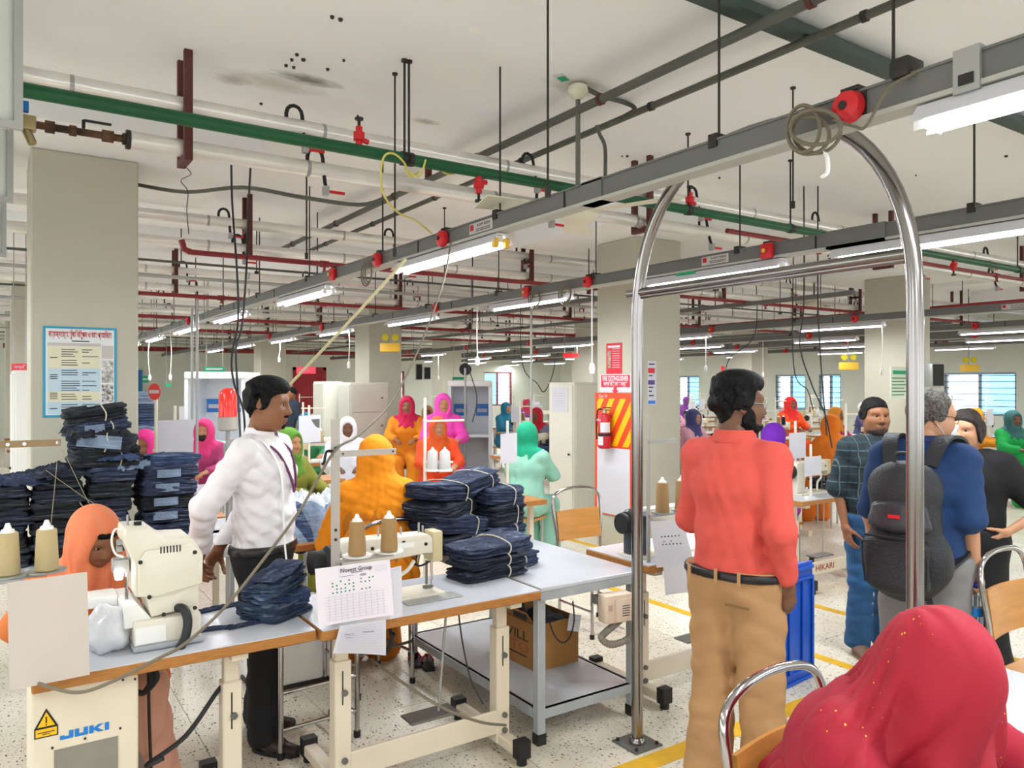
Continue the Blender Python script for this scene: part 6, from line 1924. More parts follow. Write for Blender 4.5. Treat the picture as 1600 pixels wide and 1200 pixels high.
# ------------------------------------------------------------------ man in the coral shirt
def coral_man():
    g = W(1150, 1000, 3.2)
    P = Person('man in a coral shirt and khaki trousers seen from behind, head turned right', (g.x, g.y, 0), radians(-78), 1.03,
               dict(shL=(-.162, -.01, 1.385), shR=(.162, -.01, 1.385), elL=(-.225, .03, 1.10), wrL=(-.17, .24, 1.03), elR=(.215, -.07, 1.11), wrR=(.215, .0, .89), hd=(0, .02, 1.59), anR=(.12, .03, .085), anL=(-.1, -.05, .085)),
               SKIND, head=(radians(-42), radians(-3), 0), girth=.95)
    CS = cloth_mat('shirt_coral', '#d05247', .06)
    KH = cloth_mat('trousers_khaki', '#b38a5f', .08)
    P.garment('shirt', P.torso(.022, belly=.012, shoulder=.066) + P.arm('L', .015, 1.85) + P.arm('R', .015, 1.8), CS, [half((0, 0, .93), (0, 0, -1)), half((0, 0, P.J['nck'][2] + .045), (0, 0, 1))],
              [(.0048, 30, 7, [(1, .1, .5), (-1, .1, .5), (.8, .2, .6), (.7, .4, .3)], True), (.002, 70, 5)], h=.007)
    P.garment('trousers', P.legs(.022, .03, r=(.098, .066, .062, .042)), KH, [half((0, 0, .965), (0, 0, 1)), half((0, 0, .05), (0, 0, -1))], [(.007, 26, 12, [(.2, .3, 1), (-.2, .3, 1)], True)], h=.009)
    P.ring('belt', P.legs(.03), .93, .965, MATS['belt_black'], .008)
    for x in (-.12, .0, .1):
        b = MB(); b.box(x - .006, x + .006, -.172, -.166, .925, .98); b.obj('belt_loop', KH, P.t, smooth=False)
    b = MB(); b.box(.04, .14, -.168, -.16, .84, .848); b.obj('pocket_welt', mat('khaki_dark', '#7d5f3f', .8), P.t, smooth=False)
    P.collar(CS, .05, .072)
    # rolled cuffs
    for a, u in (('L', .8), ('R', .76)):
        e, w = P.J['el' + a], P.J['wr' + a]
        c0, c1 = e + (w - e) * (u - .16), e + (w - e) * (u + .06)
        v, f = skin([rcone(c0, c1, .046, .049, k=0), half(c0 + (c1 - c0) * .25, c0 - c1), half(c1, c1 - c0)], .007, 0, (.004, 60, 3)); np_obj([(v, f)], 'cuff', CS, P.t)
    P.add_head(.004)
    P.hand('R', (-.9, .2, 0), (.5, .55, .6, .65), .5); P.hand('L', (.6, 0, -.6), (.4, .45, .5, .55), .4)
    P.head_shell('hair', .013, [ell((0, -.055, .07), (.12, .125, .08), k=0), ell((0, -.095, .0), (.12, .07, .09), k=.02), ell((0, .03, .11), (.09, .085, .045), k=.02), ell((.078, -.012, .03), (.022, .052, .06), k=.01), ell((-.078, -.012, .03), (.022, .052, .06), k=.01)], HAIRB, .0045, (.010, 100, 8), extra=[ell((0, -.005, .085), (.078, .105, .058), k=0)])
    P.head_shell('beard', .0055, [ell((0, .035, -.1), (.08, .075, .042), k=0), ell((.066, .02, -.06), (.02, .03, .05), k=.01), ell((-.066, .02, -.06), (.02, .03, .05), k=.01), ell((0, .095, -.05), (.03, .02, .007), k=0)], HAIRB, .004, (.003, 160, 2))
    M = P.local_M()
    for sx in (1, -1):
        b = MB(); b.tube([(sx * .034 + .023 * cos(a), .104 - .012 * abs(cos(a)) * (1 if sx * cos(a) > 0 else .2), .0 + .017 * sin(a)) for a in [2 * pi * k / 18 for k in range(18)]], .0013, 5, closed=True); b.v = [tuple(M @ Vector(q)) for q in b.v]; fr = b.obj('glasses_rim', STEELL, P.t)
        b = MB(); b.tube([(sx * .056, .098, .004), (sx * .074, .06, .006), (sx * .082, -.005, .004)], .0016, 5); b.v = [tuple(M @ Vector(q)) for q in b.v]; b.obj('glasses_temple', STEELL, P.t)
    P.finish(); P.shoes(mat('shoe_dark', '#1f1c1b', .4))
coral_man()

# ------------------------------------------------------------------ man in the plaid shirt and jeans
def plaid_mat():
    m = mat('plaid', '#1f2d33', .85)
    N, L, b = nodes_of(m)
    tc = N.new('ShaderNodeTexCoord'); col = None
    sep = N.new('ShaderNodeSeparateXYZ'); L.new(tc.outputs['Object'], sep.inputs[0])
    prev = None
    for ax_, per, w, c in (('X', .085, .06, '#9fb0b5'), ('Z', .1, .05, '#9fb0b5'), ('X', .0425, .25, '#101719'), ('Z', .05, .25, '#27404a')):
        d = N.new('ShaderNodeMath'); d.operation = 'DIVIDE'; d.inputs[1].default_value = per; L.new(sep.outputs[ax_], d.inputs[0])
        fr = N.new('ShaderNodeMath'); fr.operation = 'FRACT'; L.new(d.outputs[0], fr.inputs[0])
        lt = N.new('ShaderNodeMath'); lt.operation = 'LESS_THAN'; lt.inputs[1].default_value = w; L.new(fr.outputs[0], lt.inputs[0])
        ml = N.new('ShaderNodeMath'); ml.operation = 'MULTIPLY'; ml.inputs[1].default_value = .6; L.new(lt.outputs[0], ml.inputs[0])
        mx = N.new('ShaderNodeMixRGB'); mx.inputs[2].default_value = lin(c); L.new(ml.outputs[0], mx.inputs[0])
        if prev is None: mx.inputs[1].default_value = lin('#1f2d33')
        else: L.new(prev, mx.inputs[1])
        prev = mx.outputs[0]
    L.new(prev, b.inputs['Base Color'])
    return m
def plaid_man():
    g = WP(1376, 1024, 0)
    P = Person('man in a dark plaid shirt and blue jeans looking toward the camera', (g.x, g.y + .05, 0), radians(-200), .955,
               dict(hd=(0, .015, 1.59), elR=(.235, -.05, 1.1), wrR=(.23, .02, .86)), SKINB, head=(radians(-12), radians(-2), 0), girth=1.1)
    PM = plaid_mat()
    P.garment('shirt', P.torso(.026, belly=.02, shoulder=.068) + P.arm('L', .03, .95) + P.arm('R', .03, .95), PM, [half((0, 0, .80), (0, 0, -1)), half((0, 0, P.J['nck'][2] + .04), (0, 0, 1))], [(.007, 22, 21, [(.4, .2, 1), (-.4, .2, 1)], True)], h=.01)
    P.garment('jeans', P.legs(.02, .022), cloth_mat('jeans_blue', '#2d5c8c', .3), [half((0, 0, .9), (0, 0, 1)), half((0, 0, .045), (0, 0, -1))], [(.007, 30, 22, [(.2, .3, 1), (0, .1, 1)], True)], h=.01)
    P.collar(PM, .035, .07)
    P.add_head(.0055)
    P.hand('R', (-1, 0, 0), (.4, .45, .5, .55), .5, .006); P.hand('L', (1, 0, 0), (.4, .45, .5, .55), .5, .006)
    P.head_shell('hair', .006, [ell((0, -.04, .08), (.12, .125, .07), k=0), ell((0, -.1, .0), (.12, .07, .08), k=.02), ell((0, .025, .11), (.085, .085, .045), k=.02), ell((.078, -.012, .03), (.022, .052, .06), k=.01), ell((-.078, -.012, .03), (.022, .052, .06), k=.01)], HAIRB, .0045, (.004, 120, 8))
    P.head_shell('beard', .003, [ell((0, .04, -.1), (.07, .07, .035), k=0), ell((0, .095, -.05), (.028, .02, .006), k=0)], mat('stubble', '#4b3a33', .7), .005)
    P.finish(); P.shoes(mat('shoe_brown', '#6e5545', .6), (.35, -.35), mat('sole_tan', '#8a7260', .7))
plaid_man()

# ------------------------------------------------------------------ man with the backpack
def backpack_man():
    g = W(1442, 1000, 3.55)
    P = Person('man in a navy polo with a black backpack, face mask and greying hair', (g.x, g.y, 0), radians(-80), 1.0,
               dict(hd=(.01, .085, 1.57), nck=(0, .03, 1.42), shL=(-.16, .0, 1.385), shR=(.16, .0, 1.385), elR=(.205, -.04, 1.12), wrR=(.2, .05, .90), elL=(-.23, -.0, 1.09), wrL=(-.24, .05, .90)), SKINL, head=(radians(-48), radians(-10), 0), girth=1.02)
    NV = cloth_mat('polo_navy', '#1c3a66', .15)
    P.garment('polo_shirt', P.torso(.024, belly=.02, shoulder=.07) + P.arm('L', .026, .88) + P.arm('R', .026, .95), NV, [half((0, 0, .80), (0, 0, -1)), half((0, 0, P.J['nck'][2] + .045), (0, 0, 1))], [(.006, 24, 31, [(.4, .2, 1), (-.4, .2, 1)], True)], h=.009)
    P.garment('trousers', P.legs(.024, .03), cloth_mat('trousers_grey', '#807f80', .1), [half((0, 0, .95), (0, 0, 1)), half((0, 0, .05), (0, 0, -1))], [(.007, 26, 32, [(.2, .3, 1), (-.2, .3, 1)], True)], h=.01)
    P.collar(NV, .045, .074)
    P.add_head(.0045, eyes=True)
    P.hand('R', (-.3, -.9, 0), (.75, .8, .85, .9), .8, .005); P.hand('L', (.9, .2, 0), (.6, .65, .7, .75), .5, .005)
    P.head_shell('hair', .008, [ell((0, -.055, .07), (.12, .12, .085), k=0), ell((0, -.095, .0), (.12, .07, .085), k=.02), ell((.078, -.012, .03), (.022, .052, .06), k=.01), ell((-.078, -.012, .03), (.022, .052, .06), k=.01)], HAIRG, .005, (.004, 120, 18))
    # mask, straps, glasses
    MK = mat('mask_white', '#e3e8ef', .8)
    P.head_shell('face_mask', .009, [ell((0, .09, -.062), (.06, .055, .048), k=0)], MK, .005)
    M = P.local_M()
    for sx in (1, -1):
        for z0, z1 in ((-.03, .02), (-.1, -.035)):
            b = MB(); b.tube(spline([(sx * .055, .06, z0), (sx * .075, .03, (z0 + z1) / 2), (sx * .088, -.01, z1)], 4), .0018, 5); b.v = [tuple(M @ Vector(q)) for q in b.v]; b.obj('mask_strap', MK, P.t)
        b = MB(); b.tube([(sx * .034 + .024 * cos(a), .106 - .01 * abs(cos(a)), .0 + .018 * sin(a)) for a in [2 * pi * k / 18 for k in range(18)]], .0014, 5, closed=True); b.v = [tuple(M @ Vector(q)) for q in b.v]; b.obj('glasses_rim', DARK, P.t)
        b = MB(); b.tube([(sx * .057, .1, .004), (sx * .076, .06, .008), (sx * .084, -.005, .006)], .0017, 5); b.v = [tuple(M @ Vector(q)) for q in b.v]; b.obj('glasses_temple', DARK, P.t)
    b = MB()
    c = Vector(P.J['nck'])
    b.strip([c + Vector((cos(a) * .092, sin(a) * .085, .035 - .03 * sin(a) * (1 if sin(a) > 0 else .4))) for a in [pi * .5 + .4 + (2 * pi - .8) * k / 20 for k in range(21)]], (0, 0, 1), .02, .003); b.obj('lanyard', mat('lanyard_navy', '#28305e', .6), P.t)
    b = MB(); b.tube([P.J['wrL'] + (P.J['elL'] - P.J['wrL']) * .12 + V3(cos(a), sin(a), 0) * .034 for a in [2 * pi * k / 16 for k in range(16)]], .008, 6, closed=True); b.obj('wrist_watch', STEEL, P.t)
    P.finish(); P.shoes(mat('shoe_black', '#2b2120'))
    # things he carries
    t = thing('backpack', 'large black backpack worn by the man in the navy polo', 'backpack', (g.x, g.y, 0), radians(-80))
    BK = mat('bag_black', '#26272b', .55, var=.2, vscale=8, bump=.3, bscale=90)
    BKS = mat('bag_black_shiny', '#34353a', .3, bump=.1, bscale=30)
    y0 = -.14
    v, f = skin([econe((0, y0 - .09, .86), (0, y0 - .09, 1.22), (.15, .10), (.145, .09), k=.06), ell((0, y0 - .08, 1.3), (.13, .08, .08), k=.08), ell((.14, y0 - .07, .95), (.05, .07, .1), k=.03), ell((-.14, y0 - .07, .95), (.05, .07, .1), k=.03)], .009, 0, (.005, 24, 3)); np_obj([(v, f)], 'main_compartment', BK, t)
    v, f = skin([econe((0, y0 - .19, .86), (0, y0 - .18, 1.02), (.135, .05), (.135, .045), k=.04)], .009, 0, (.004, 24, 6)); np_obj([(v, f)], 'front_pocket', BK, t)
    v, f = skin([econe((0, y0 - .165, 1.11), (0, y0 - .155, 1.18), (.13, .045), (.12, .04), k=.04)], .008, 0, (.004, 24, 7)); np_obj([(v, f)], 'upper_pocket', BKS, t)
    b = MB(); b.tube(spline([(-.13, y0 - .2, 1.055), (0, y0 - .225, 1.06), (.13, y0 - .2, 1.055)], 6), .006, 6); b.obj('zip', BLACK, t)
    b = MB(); b.tube(spline([(-.125, y0 - .205, .85), (-.13, y0 - .225, 1.0), (-.1, y0 - .235, 1.035), (.1, y0 - .235, 1.035), (.13, y0 - .225, 1.0), (.125, y0 - .205, .85)], 6), .004, 6); b.obj('piping', BLACK, t)
    b = MB(); b.tube(spline([(-.04, y0 - .1, 1.36), (-.03, y0 - .1, 1.41), (.03, y0 - .1, 1.41), (.04, y0 - .1, 1.36)], 5), .008, 6); b.obj('grab_handle', BK, t)
    b = MB(); b.box(-.03, .02, y0 - .208, y0 - .205, 1.14, 1.155); b.obj('brand_tag', REDPL, t, smooth=False)
    for sx in (1, -1):
        b = MB(); b.strip(spline([(sx * .08, y0 - .03, 1.36), (sx * .11, y0 + .06, 1.475), (sx * .125, .09, 1.46), (sx * .135, .165, 1.34), (sx * .16, .13, 1.12), (sx * .17, .0, .98), (sx * .14, y0 - .02, .92)], 5), (1, 0, 0), .065, .014); b.obj('shoulder_strap', BK, t)
    b = MB(); b.strip(spline([(.1, y0 - .1, .8), (.12, y0 - .12, .72), (.1, y0 - .1, .62)], 4), (1, 0, 0), .025, .004); b.obj('hanging_strap', BK, t)
    def wl(p): return Matrix.Translation((g.x, g.y, 0)) @ Matrix.Rotation(radians(-80), 4, 'Z') @ Vector(p)
    w = wl(P.J['wrR'] + V3(-.005, .02, -.10))
    t = thing('water_bottle', 'clear plastic water bottle with a blue cap held low in the right hand', 'bottle', (w.x, w.y, w.z - .17))
    b = MB(); b.lathe([(.028, 0), (.032, .01), (.032, .12), (.028, .15), (.013, .175)], n=16); b.obj('bottle_body', mat('clear_plastic', '#dfeaf2', .05, trans=.85), t)
    b = MB(); b.lathe([(.033, .05), (.0335, .052), (.0335, .085), (.033, .087)], n=16); b.obj('bottle_label', INKB, t)
    b = MB(); b.cyl((0, 0, .175), (0, 0, .197), .015, n=12); b.obj('cap', mat('cap_blue', '#2b2fb0', .4), t)
    w = wl(P.J['wrL'] + V3(.03, .03, -.09))
    b = MB(); b.box(-.036, .036, -.004, .004, -.075, .075)
    o = tag(b.obj('smartphone', BLACK, bevel=.004), 'black smartphone held in the left hand of the backpack wearer', 'phone'); o.location = w; o.rotation_euler = (.2, .1, radians(-100))
    b = MB(); b.box(-.03, .03, -.0046, -.004, -.06, .065); b.obj('screen', mat('screen_dark', '#0e0f12', .1), o, smooth=False)
backpack_man()

# ------------------------------------------------------------------ woman in black
def black_woman():
    g = W(1512, 1000, 4.45)
    P = Person('woman in a black button-front top and black wide trousers with a red lanyard', (g.x, g.y, 0), radians(100), .92,
               dict(elL=(-.40, -.06, 1.12), wrL=(-.235, .06, .98), elR=(.24, .03, 1.12), wrR=(.1, .21, 1.22), hd=(0, .03, 1.585)), SKINL, head=(radians(-6), radians(-4), 0), female=True, girth=1.06)
    BL = cloth_mat('cloth_black', '#17171a', .15)
    P.garment('top', P.torso(.036, shoulder=.07) + P.arm('L', .042, .92) + P.arm('R', .042, .92), BL, [half((0, 0, .82), (0, 0, -1)), half((0, 0, P.J['nck'][2] + .035), (0, 0, 1))], [(.006, 24, 41, None, True)], h=.01)
    P.garment('trousers', P.legs(.05, .07), BL, [half((0, 0, .9), (0, 0, 1)), half((0, 0, .03), (0, 0, -1))], [(.008, 26, 42, [(1, .2, .1), (.3, 1, .1)])], h=.012)
    P.add_head(.0055)
    P.hand('R', (.3, -.2, -.9), (.3, .35, .4, .4), .2, .006); P.hand('L', (1, .2, 0), (.5, .5, .5, .5), .4, .006)
    P.head_shell('hair', .013, [ell((0, -.048, .07), (.12, .128, .095), k=0), ell((0, -.1, -.03), (.12, .085, .11), k=.02), ell((.085, -.02, .0), (.035, .06, .09), k=.01), ell((-.085, -.02, .0), (.035, .06, .09), k=.01)], mat('hair_dark_brown', '#231815', .5, bump=.5, bscale=120), .005, (.004, 70, 18), extra=[ell((0, -.1, -.02), (.05, .035, .05), k=0)])
    b = MB(); b.strip(spline([(.07, -.02, 1.33), (.075, .1, 1.27), (.04, .16, 1.12), (0, .165, 1.05)], 5), (1, 0, 0), .02, .003); b.obj('lanyard', mat('lanyard_red', '#d33434', .6), P.t)
    b = MB(); b.strip(spline([(-.07, -.02, 1.33), (-.075, .1, 1.27), (-.04, .16, 1.12), (0, .165, 1.05)], 5), (1, 0, 0), .02, .003); b.obj('lanyard', MATS['lanyard_red'], P.t)
    for z in (1.0, .9, .84):
        b = MB(); b.lathe([(0, 0), (.008, .001), (.008, .003), (0, .005)], c=(-.02, .165, z), n=10, M=Matrix.Rotation(-pi / 2, 4, 'X')); b.obj('button', STEELL, P.t)
    P.finish(); P.shoes(mat('shoe_dark', '#1f1c1b'))
black_woman()

# ------------------------------------------------------------------ scarfed workers
def scarf_prims(P, grow=.014, drape=.16, open_y=.07, cape=.0, cover=False):
    """head scarf in person space: hood, throat, shoulder drape; minus the face opening"""
    J, s, H = P.J, P.s, P.HM
    hd = J['hd']
    def hp(*a): return hd + H @ (V3(*a) * s)
    pr = [ell(hp(0, -.012, .022), V3(.09, .115, .11) * s + grow * .6, H, k=.05), ell(hp(0, .015, -.06), V3(.083, .09, .1) * s + grow * .6, H, k=.06),
          rcone(hp(0, -.015, -.08), J['nck'] + V3(0, 0, -.01), (.066 + grow) * s, (.08 + grow) * s, k=.04)]
    for a in ('L', 'R'):
        pr.append(rcone(J['nck'] + V3(0, 0, -.02), J['sh' + a] * .8 + J['nck'] * .2 + V3(0, 0, .005), (.058 + grow) * s, (.05 + grow) * s, k=.04))
    fr = J['nck'] * .35 + J['cst'] * .65
    fwd = np.cross(V3(0, 0, 1), P.side); fwd /= np.linalg.norm(fwd)
    pr.append(econe(J['nck'] + fwd * .03, fr + fwd * .06, ((.085 + grow) * s, (.062 + grow) * s), ((.12 + cape + grow) * s, (.07 + grow) * s), P.side, k=.04))
    pr.append(econe(J['nck'] - fwd * .02, fr - fwd * .035, ((.085 + grow) * s, (.062 + grow) * s), ((.13 + cape + grow) * s, (.07 + grow) * s), P.side, k=.04))
    if not cover:
        pr.append(ell(hp(0, open_y + .05, -.012), V3(.064, .085, .092) * s, H, k=.012, op='-'))
    return pr
def glitter(name, base, fleck, scale=55, th=.16):
    m = mat(name, base, .7, var=.18, vscale=4, bump=.06, bscale=200)
    N, L, b = nodes_of(m)
    src = b.inputs['Base Color'].links[0].from_socket
    tc = N.new('ShaderNodeTexCoord')
    v = N.new('ShaderNodeTexVoronoi'); v.inputs['Scale'].default_value = scale; L.new(tc.outputs['Object'], v.inputs['Vector'])
    n = N.new('ShaderNodeTexNoise'); n.inputs['Scale'].default_value = 7; L.new(tc.outputs['Object'], n.inputs['Vector'])
    r = N.new('ShaderNodeMapRange'); r.inputs[1].default_value = .52; r.inputs[2].default_value = .72; r.inputs[3].default_value = 0; r.inputs[4].default_value = th; L.new(n.outputs['Fac'], r.inputs[0])
    lt = N.new('ShaderNodeMath'); lt.operation = 'LESS_THAN'; L.new(v.outputs['Distance'], lt.inputs[0]); L.new(r.outputs[0], lt.inputs[1])
    mx = N.new('ShaderNodeMixRGB'); mx.inputs[2].default_value = lin(fleck); L.new(lt.outputs[0], mx.inputs[0]); L.new(src, mx.inputs[1]); L.new(mx.outputs[0], b.inputs['Base Color'])
    return m
SIT = dict(pel=(0, 0, .56), wst=(0, .03, .70), cst=(0, .06, .9), nck=(0, .06, 1.05), shL=(-.17, .06, 1.02), shR=(.17, .06, 1.02), elL=(-.23, .2, .82), elR=(.23, .2, .82), wrL=(-.13, .4, .80), wrR=(.13, .4, .80),
           hpL=(-.09, .02, .54), hpR=(.09, .02, .54), knL=(-.11, .42, .5), knR=(.11, .42, .5), anL=(-.11, .4, .085), anR=(.11, .4, .085), hd=(0, .09, 1.21))
def red_woman():
    J = dict(SIT); J.update(pel=(0, -.04, .56), wst=(0, .02, .7), cst=(0, .12, .88), nck=(.0, .2, 1.0), shL=(-.18, .17, .955), shR=(.18, .17, .955), hd=(0.0, .28, 1.10),
                            elL=(-.30, .32, .82), wrL=(-.26, .52, .82), elR=(.24, .36, .82), wrR=(.1, .5, .82))
    P = Person('worker in a red gold-flecked head scarf bending over her work at lower right', (1.69, 1.13, 0), radians(176), 1.0, J, SKINB, head=(0, radians(-48), 0), female=True)
    RD = glitter('scarf_red', '#a5182d', '#e8b030')
    RD2 = cloth_mat('dress_red', '#a01c32', .12)
    sp = scarf_prims(P, .016, cover=True, cape=.03)
    J_ = P.J
    sp += [econe(J_['nck'], J_['wst'] + V3(0, -.05, .02), (.12, .075), (.17, .11), P.side, k=.05), econe(J_['hd'] + V3(0, .03, -.03), J_['hd'] + V3(0, .05, -.22), (.075, .05), (.09, .045), P.side, k=.05),
           rcone(J_['shL'], J_['elL'] + V3(0, -.05, .02), .066, .055, k=.04), rcone(J_['shR'], J_['elR'] + V3(0, -.05, .02), .066, .055, k=.04)]
    for (a, b_) in (((-.02, .21, 1.2), (-.15, .1, .98)), ((-.06, .25, 1.2), (-.19, .12, .9)), ((.0, .16, 1.14), (-.1, -.02, .86)), ((-.09, .3, 1.14), (-.14, .26, .85)), ((-.1, .34, 1.08), (-.12, .34, .82)), ((.02, .14, 1.1), (.05, -.06, .8))):
        sp.append(rcone(a, b_, .012, .02, k=.02))
    P.garment('head_scarf', sp, RD, [], [drape((0, .22), 15, .0115, 1.2, .28, 1.3, (0, -.12)), (.0025, 60, 52)], h=.0075, sm=1)
    P.garment('dress', P.torso(.03) + P.arm('L', .022, 1.9) + P.arm('R', .022, 1.9) + P.legs(.045, .06, upto=.7), RD2, [], [(.008, 24, 53, None, True)], h=.011)
    P.hand('L', (0, 0, -1), (.3, .3, .35, .4), .3, .006); P.hand('R', (0, 0, -1), (.3, .3, .35, .4), .3, .006)
    P.add_head(.006, eyes=False, neck=.04)
    P.finish(); P.shoes(mat('shoe_dark', '#1f1c1b'))
red_woman()
def orange_woman():
    J = dict(SIT); J.update(pel=(0, 0, .5), wst=(0, .04, .64), cst=(0, .1, .83), nck=(0, .14, .97), shL=(-.18, .12, .93), shR=(.18, .12, .93), hd=(-.0, .2, 1.10),
                            elR=(.27, .24, .78), wrR=(.22, .40, .93), elL=(-.26, .26, .78), wrL=(-.17, .42, .9), knL=(-.17, .42, .52), anL=(-.2, .48, .085), knR=(.1, .42, .5), anR=(.1, .42, .085))
    g = (.36, 3.82)
    P = Person('worker in an orange head scarf bending over the large cream machine', (g[0], g[1], 0), radians(176), .98, J, SKINB, head=(radians(30), radians(-24), 0), female=True)
    OR = cloth_mat('scarf_orange', '#e8835a', .1); OD = cloth_mat('dress_orange', '#dc7a40', .1)
    P.garment('head_scarf', scarf_prims(P, .012), OR, [], [drape((0, .16), 13, .007, 1.15, .25, .9), (.002, 50, 61)], h=.008, sm=2)
    P.head_shell('hair', .012, [ell((0, -.02, .07), (.1, .12, .06), k=0)], HAIRB, .006)
    P.garment('dress', P.torso(.026) + P.arm('L', .018, 1.75) + P.arm('R', .018, 1.75) + [econe(P.J['pel'], (P.J['knL'] + P.J['knR']) / 2 + V3(0, -.06, .0), (.2, .12), (.24, .1), P.side, k=.06)], OD, [half((0, .5, 0), (0, 1, 0))], [(.007, 24, 62, None, True)], h=.011)
    P.garment('trousers', P.legs(.03, .045), cloth_mat('trousers_pink', '#d9a48c', .1), [half((0, 0, .06), (0, 0, -1)), half((0, -.02, 0), (0, -1, 0))], [(.007, 28, 63, [(.2, .2, 1)], True)], h=.011)
    P.hand('R', (0, .1, -1), (.35, .4, .4, .45), .3, .005, bend=-.5); P.hand('L', (0, .1, -1), (.35, .4, .4, .45), .3, .005, bend=-.4)
    P.add_head(.0055, neck=.05)
    P.finish(); P.shoes(mat('shoe_dark', '#1f1c1b'))
orange_woman()
def marigold_woman():
    J = dict(SIT); J.update(pel=(0, 0, .56), cst=(0, .05, .93), nck=(0, .06, 1.1), wst=(0, .02, .73), shL=(-.175, .05, 1.06), shR=(.175, .05, 1.06), hd=(0, .09, 1.25))
    P = Person('worker seen from behind in a marigold orange head scarf and shawl', (1.84, 4.1, 0), radians(-12), 1.02, J, SKINB, head=(radians(-14), radians(-22), 0), female=True, girth=1.05)
    MG = cloth_mat('shawl_marigold', '#f09010', .1)
    sp = scarf_prims(P, .018, cape=.03)
    J_ = P.J
    sp += [econe(J_['nck'] - V3(0, .01, .03), J_['wst'] + V3(0, -.06, -.1), (.14, .105), (.225, .14), P.side, k=.06), rcone(J_['shL'], J_['elL'] + V3(-.01, -.06, -.05), .062, .09, k=.05), rcone(J_['shR'], J_['elR'] + V3(.01, -.06, -.05), .062, .09, k=.05)]
    P.garment('shawl', sp, MG, [], [drape((0, .06), 17, .009, 1.3, .4, .4), (.004, 50, 71, [(.3, 0, 1), (.6, .2, 1)], True)], h=.009, sm=2)
    P.garment('dress', P.torso(.02) + P.legs(.03, .05) + P.arm('L', .018, 1.8) + P.arm('R', .018, 1.8), cloth_mat('dress_ochre', '#c9761a', .12), [], None, h=.012)
    P.hand('L', (0, 0, -1), res=.007); P.hand('R', (0, 0, -1), res=.007)
    P.add_head(.0065, eyes=False, neck=.04)
    P.finish(); P.shoes(mat('shoe_dark', '#1f1c1b'))
marigold_woman()
# ================================================================== SIGNS ON THE COLUMNS
def XP(px, py, X):
    y = WX(px, X)
    return W(px, py, cA * y + sA * X)
def panel_y(px0, px1, py0, py1, Y, m, name, parent=None, t=.006, bevel=0):
    """flat board on a plane facing -Y, pixels give its edges"""
    a = PYp(px0, py0, Y); b_ = PYp(px1, py1, Y)
    b = MB(); b.box(a.x, b_.x, Y - t, Y, b_.z, a.z)
    return b.obj(name, m, parent, bevel=bevel, smooth=False), a, b_
CF = 5.72        # front face of the near columns
# safety poster on the left column
PBL = mat('poster_blue', '#2f9cc0', .5); PWH = mat('poster_white', '#dfe3e4', .5)
po, a, c = panel_y(67, 182, 509, 650, CF, PBL, 'safety_poster')
tag(po, 'blue-framed safety poster with red title and table on the left column', 'poster')
x0, x1, z1, z0 = a.x, c.x, a.z, c.z
w, h = x1 - x0, z1 - z0
def pp_(u0, u1, v0, v1, m, name, t, par=po):
    b = MB(); b.box(x0 + w * u0, x0 + w * u1, CF - t, CF - .006, z1 - h * v1, z1 - h * v0); return b.obj(name, m, par, smooth=False)
pp_(.035, .965, .025, .975, PWH, 'poster_field', .0065)
PCR = mat('poster_cream', '#ddd9bd', .5); PSK = mat('poster_sky', '#bcd3de', .5); PGR = mat('poster_grey', '#c2bdb5', .5); PPH = mat('poster_photo', '#8d8a84', .5, var=.8, vscale=40, col2='#e8e6e0'); PPD = mat('poster_photo_dark', '#5d5a56', .5, var=.8, vscale=60, col2='#e8e6e0')
pp_(.06, .78, .18, .215, PGR, 'header_band', .007); pp_(.06, .77, .22, .46, PCR, 'table_band', .007); pp_(.06, .77, .46, .72, PSK, 'table_band', .007); pp_(.06, .77, .72, .83, PCR, 'table_band', .007); pp_(.06, .77, .83, .965, PSK, 'table_band', .007)
pp_(.79, .955, .2, .35, PGR, 'printed_photo', .007); pp_(.79, .955, .37, .62, PPH, 'printed_photo', .007); pp_(.79, .955, .64, .84, PPD, 'printed_photo', .007)
M = frame((x0 + w * .5, CF - .0072, z1 - h * .088), (1, 0, 0), (0, 0, 1))
text('\u0995\u09b0\u09cd\u09ae\u0995\u09cd\u09b7\u09c7\u09a4\u09cd\u09b0\u09c7 \u099d\u09c1\u0981\u0995\u09bf \u09a8\u09bf\u09b0\u09c2\u09aa\u09a8 \u0993 \u09a4\u09be\u09b0 \u09aa\u09cd\u09b0\u09a4\u09bf\u0995\u09be\u09b0', .05, M, INKR, po, name='title', width=w * .86, bold=.0012)
rs = random.Random(3)
rows = []
for v in [.25, .275, .3, .325, .37, .395, .42, .48, .505, .53, .6, .625, .65, .675, .7, .745, .77, .8, .86, .885, .91]:
    rows.append((x0 + w * .24, x0 + w * rs.uniform(.4, .5), z1 - h * (v + .008), z1 - h * v))
    if rs.random() < .7: rows.append((x0 + w * .52, x0 + w * rs.uniform(.6, .75), z1 - h * (v + .008), z1 - h * v))
for v in (.34, .53, .55, .57, .73, .75, .77, .79, .9): rows.append((x0 + w * .09, x0 + w * .19, z1 - h * (v + .008), z1 - h * v))
rows.append((x0 + w * .38, x0 + w * .62, z1 - h * .165, z1 - h * .153))
pstuff(rows, frame((0, CF - .0072, 0), (1, 0, 0), (0, 0, 1)), INK, po, 'body_text')
# grey cloth hanging over its lower corner
b = MB(); b.sheet(lambda u, v: (x0 + w * (.55 + .4 * u), CF - .03 - .03 * sin(3 * u + 2 * v), z0 - .03 + h * .24 * v * (.5 + .5 * u)), 8, 6, .003)
tag(b.obj('plastic_sheet', mat('sheet_grey', '#b7b5ae', .4)), 'crumpled translucent grey sheet against the poster corner', 'sheet')

